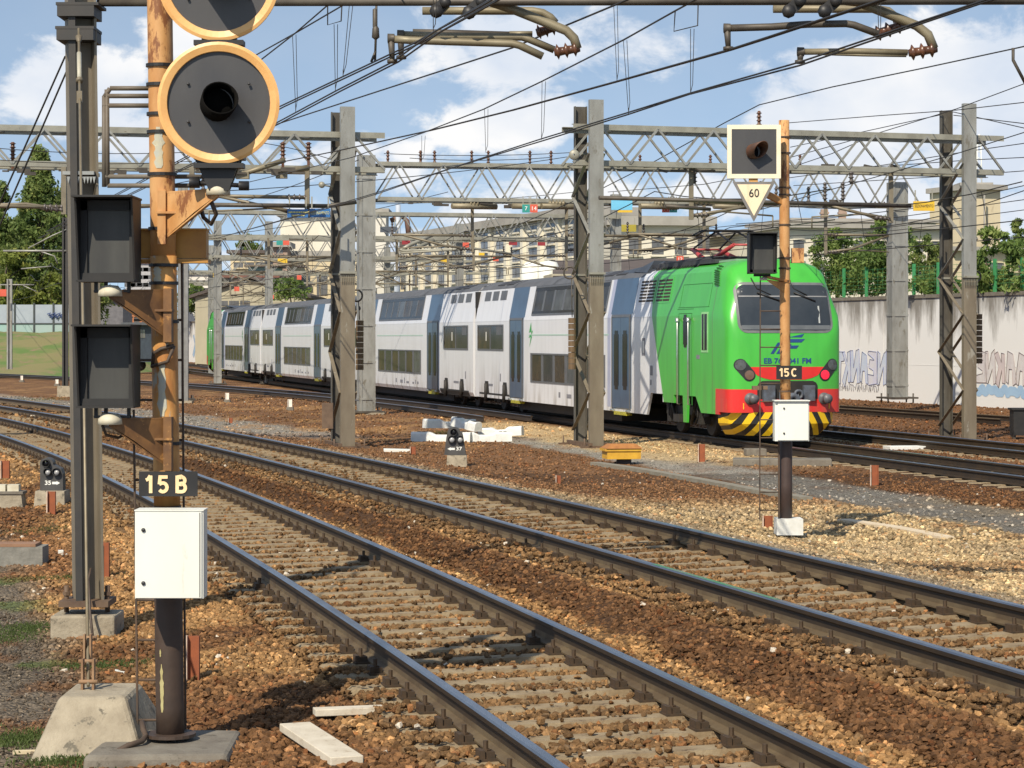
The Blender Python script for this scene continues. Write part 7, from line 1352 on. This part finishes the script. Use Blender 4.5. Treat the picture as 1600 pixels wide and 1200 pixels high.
# --------------------------------------------- trees
def leafmat(name, a, c, e):
    m = bpy.data.materials.new(name); m.use_nodes = True; n = m.node_tree.nodes; l = m.node_tree.links; b = n['Principled BSDF']; b.inputs['Roughness'].default_value = .55; b.inputs['Specular IOR Level'].default_value = .25
    at = n.new('ShaderNodeAttribute'); at.attribute_name = 'Col'; s = n.new('ShaderNodeSeparateColor'); l.new(at.outputs['Color'], s.inputs[0]); r = n.new('ShaderNodeValToRGB'); l.new(s.outputs[0], r.inputs[0]); r.color_ramp.elements[0].color = (*a, 1); r.color_ramp.elements[1].color = (*e, 1); k = r.color_ramp.elements.new(.5); k.color = (*c, 1); l.new(r.outputs[0], b.inputs['Base Color'])
    tr = n.new('ShaderNodeBsdfTranslucent'); l.new(r.outputs[0], tr.inputs[0]); mx = n.new('ShaderNodeMixShader'); mx.inputs[0].default_value = .42; l.new(b.outputs[0], mx.inputs[1]); l.new(tr.outputs[0], mx.inputs[2]); l.new(mx.outputs[0], n['Material Output'].inputs[0]); return m
LM1 = leafmat('tree_leaf', (.08, .13, .035), (.165, .225, .065), (.29, .32, .10)); LM2 = leafmat('shrub_leaf', (.08, .14, .035), (.17, .25, .065), (.28, .34, .10)); LM3 = leafmat('yellow_leaf', (.10, .14, .03), (.20, .24, .05), (.32, .32, .08))
M_bark = mat('bark', (.10, .08, .055), (.07, .055, .04), 4, .95)
def tree(name, lab, base, h, rx, n, ls, lm, cat='tree', shape='cone', trunk=.25, seed=1, grp=None, clumps=60, z0=.08):
    r = np.random.default_rng(seed); base = Vector(base); T = thing(name, base, lab, cat, grp); b = MB(); top = base + UP * h * .9
    pts = [base - UP * .2, base + UP * h * .3 + Vector((r.uniform(-.1, .1) * rx, 0, 0)), base + UP * h * .6 + Vector((r.uniform(-.2, .2) * rx, 0, 0)), top]; b.tube(pts, [trunk, trunk * .75, trunk * .45, trunk * .1], 7); C = []; CR = []
    for i in range(clumps):
        v = z0 + (1 - z0) * r.random() ** .9; a = r.uniform(0, 6.283)
        pr = (.62 + .38 * math.sin(min(v * 1.5, 1) * 3.14)) * (1 - v ** 3.2) ** .8 if shape == 'col' else (1 - v) ** .6 * (.55 + .45 * min(v / .25, 1)) if shape == 'cone' else math.sqrt(max(1 - (2 * v - 1) ** 2, .05)) if shape == 'ball' else (.75 + .3 * math.sin(v * 9 + seed)) * (1 - .55 * v) * min(1, .5 + v * 4)
        rr = rx * pr * math.sqrt(r.random()) * r.uniform(.7, 1.12); c = base + Vector((math.cos(a) * rr, math.sin(a) * rr * .8, h * v)); C.append(c); CR.append(rx * r.uniform(.16, .34) * (1.15 - .5 * v) * (1.15 if shape == 'col' else 1.15))
        if i % 3 == 0: q = base + UP * max(h * (v - .14), .1 * h); b.tube([q, q.lerp(c, .55) + UP * .1 * rx * r.uniform(-.3, .6), c], [trunk * .22, trunk * .14, trunk * .05], 5)
    b.build('trunk', M_bark, T)
    ci = r.integers(0, clumps, n); Cn = np.array([tuple(c - base) for c in C])[ci]; R_ = np.array(CR)[ci]; d = r.normal(size=(n, 3)); d /= np.linalg.norm(d, axis=1)[:, None]; ctr = Cn + d * (R_ * r.random(n) ** .45)[:, None] * np.array((1, 1, .8)); ctr[:, 2] = np.maximum(ctr[:, 2], .05)
    u = r.normal(size=(n, 3)); u /= np.linalg.norm(u, axis=1)[:, None]; w = np.cross(u, r.normal(size=(n, 3))); w /= np.linalg.norm(w, axis=1)[:, None]; s = ls * r.uniform(.6, 1.4, n)[:, None]
    V = np.stack([ctr - u * s, ctr + w * s * .42, ctr + u * s, ctr - w * s * .42], 1).reshape(-1, 3); tone = np.clip(r.normal(.45, .2, clumps)[ci] + r.normal(0, .13, n), 0, 1)
    o = npmesh('crown', V, np.arange(4 * n).reshape(n, 4), lm, np.repeat(np.stack([tone] * 3, 1), 4, 0)); o.parent = T; return T
def tp(px, py, Y): return P(px, py, Y)
TG = 'tall trees behind the noise barrier'
tree('poplar_tree', 'tallest tree behind the noise barrier, with a pointed crown rising over the gantry beam', tp(62, 520, 200), 15.4, 3.3, 17000, .22, LM1, shape='col', trunk=.3, seed=4, grp=TG, clumps=230); tree('poplar_tree', 'thinner tree at the left edge with sky showing through', tp(4, 515, 205), 12.6, 2.4, 6000, .22, LM1, shape='col', seed=5, grp=TG, clumps=110)
tree('poplar_tree', 'dark tree just left of the black mast', tp(104, 515, 205), 12.6, 2.4, 9000, .22, LM1, shape='col', seed=6, grp=TG, clumps=140); tree('poplar_tree', 'tree hidden behind the left mast', tp(140, 515, 215), 11.5, 2.4, 6000, .24, LM1, shape='col', seed=16, grp=TG, clumps=100)
tree('poplar_tree', 'dark background tree filling the gap between the two tallest', tp(34, 520, 215), 10.6, 3.0, 9000, .24, LM1, shape='col', seed=8, grp=TG, clumps=150)
tree('leafy_tree', 'yellow-green tree hanging over the noise barrier near its right end', tp(80, 505, 192), 3.9, 2.1, 2600, .2, LM3, shape='ball', seed=9, clumps=40, z0=.25); tree('leafy_tree', 'olive tree at the left edge above the barrier', tp(14, 500, 192), 6.2, 2.2, 3200, .22, LM3, shape='ball', seed=10, clumps=45)
tree('leafy_tree', 'dark low tree behind the barrier panels', tp(48, 500, 194), 4.8, 2.6, 3600, .22, LM1, shape='ball', seed=11, clumps=45)
tree('leafy_tree', 'round dark tree on the skyline left of the lattice column', tp(391, 400, 262), 2.2, 1.75, 1700, .2, LM1, shape='ball', seed=12, clumps=40, z0=.0)
WG = 'bushy trees on the retaining wall'
def wt(px, o=-1.2): t = tat(px); return wl(t, WH + .1, o)
tree('locust_tree', 'feathery bush above the right shoulder of the green cab', wt(1270), 3.0, 1.35, 6500, .085, LM2, shape='ball', seed=20, grp=WG, clumps=90, trunk=.07); tree('locust_tree', 'tall feathery bush between the cab and the smooth column', wt(1345), 3.3, 1.45, 8000, .085, LM2, shape='ball', seed=21, grp=WG, clumps=110, trunk=.07)
tree('locust_tree', 'darker bush touching the smooth column on its left', wt(1378, -2.2), 2.5, .95, 4200, .085, LM1, shape='ball', seed=22, grp=WG, clumps=80, trunk=.07); tree('locust_tree', 'low bush between the two right-hand feathery bushes', wt(1306), 2.0, 1.4, 5000, .085, LM2, shape='ball', seed=23, grp=WG, clumps=80, trunk=.06)
tree('shrub', 'low pale shrub behind the fence right of the smooth column', wt(1435, -.9), .8, 1.3, 1500, .10, LM2, 'shrub', 'ball', .04, 24, WG, 30); tree('shrub', 'shrub spilling over the wall right of the lattice column', wt(1535, -.35), 2.4, 1.1, 3000, .11, LM2, 'shrub', 'ball', .05, 25, WG, 40, z0=-.35); tree('shrub', 'shrub at the right edge over the wall', wt(1590, -.6), 2.7, 1.2, 3200, .11, LM2, 'shrub', 'ball', .05, 26, WG, 40, z0=-.2)
tree('shrub', 'dark shrub behind the right lattice column', wt(1495, -1.2), 1.0, 1.0, 2200, .11, LM1, 'shrub', 'ball', .05, 27, WG, 36); tree('leafy_tree', 'small tree against the sky at the right edge', (X_(1590, 130), 130, 3.5), 5.4, 1.1, 2400, .14, LM1, shape='cone', seed=28, clumps=40, trunk=.1)
tree('shrub', 'green bush at the foot of the gabled shed over the far train roof', tp(455, 470, 190), 1.7, 1.7, 1500, .16, LM2, 'shrub', 'ball', .06, 30, None, 30); tree('shrub', 'green bush on the wall left of the far green cab', tp(305, 497, 250), 3.4, 2.4, 2600, .2, LM2, 'shrub', 'ball', .08, 31, None, 40)
# low weeds and moss at lower left
def tufts(cx, cy, rx, ry, n, hh):
    r = np.random.default_rng(int(cx * 7 + cy)); X = []; 
    g0 = GP(cx, cy); gx = g0.x + r.normal(0, rx, n); gy = g0.y + r.normal(0, ry, n); gz_ = gz(gx, gy) + .02; a = r.uniform(0, 6.283, n); h = hh * r.uniform(.4, 1.2, n); w = .004 + .004 * r.random(n); lean = r.normal(0, .5, (n, 2)) * h[:, None]
    V = np.stack([np.stack([gx - np.cos(a) * w, gy - np.sin(a) * w, gz_], 1), np.stack([gx + np.cos(a) * w, gy + np.sin(a) * w, gz_], 1), np.stack([gx + lean[:, 0], gy + lean[:, 1], gz_ + h], 1)], 1).reshape(-1, 3); return V, np.clip(r.normal(.5, .2, n), 0, 1)
Vs = []; Ts = []
for t in ((45, 985, .16, .22, 2200, .035), (20, 1000, .14, .2, 1200, .03), (100, 905, .3, .15, 1200, .03), (30, 1160, .12, .18, 1600, .05), (110, 1195, .2, .1, 1200, .05), (150, 1045, .22, .1, 1200, .035), (60, 830, .25, .3, 900, .03), (60, 625, .8, 1.5, 900, .10), (695, 678, .3, .6, 500, .12), (230, 1180, .1, .12, 500, .05), (175, 1040, .18, .1, 700, .03)): v, q = tufts(t[0], t[1], t[2], t[3], int(t[4] * .7), t[5] * .5); Vs.append(v); Ts.append(q)
V = np.concatenate(Vs); q = np.concatenate(Ts); tag(npmesh('grass_tufts', V, np.arange(len(V)).reshape(-1, 3), leafmat('moss_green', (.05, .08, .02), (.09, .13, .035), (.15, .19, .06)), np.repeat(np.stack([q] * 3, 1), 3, 0)), 'low grass and weed tufts at the lower left', 'grass', kind='stuff')
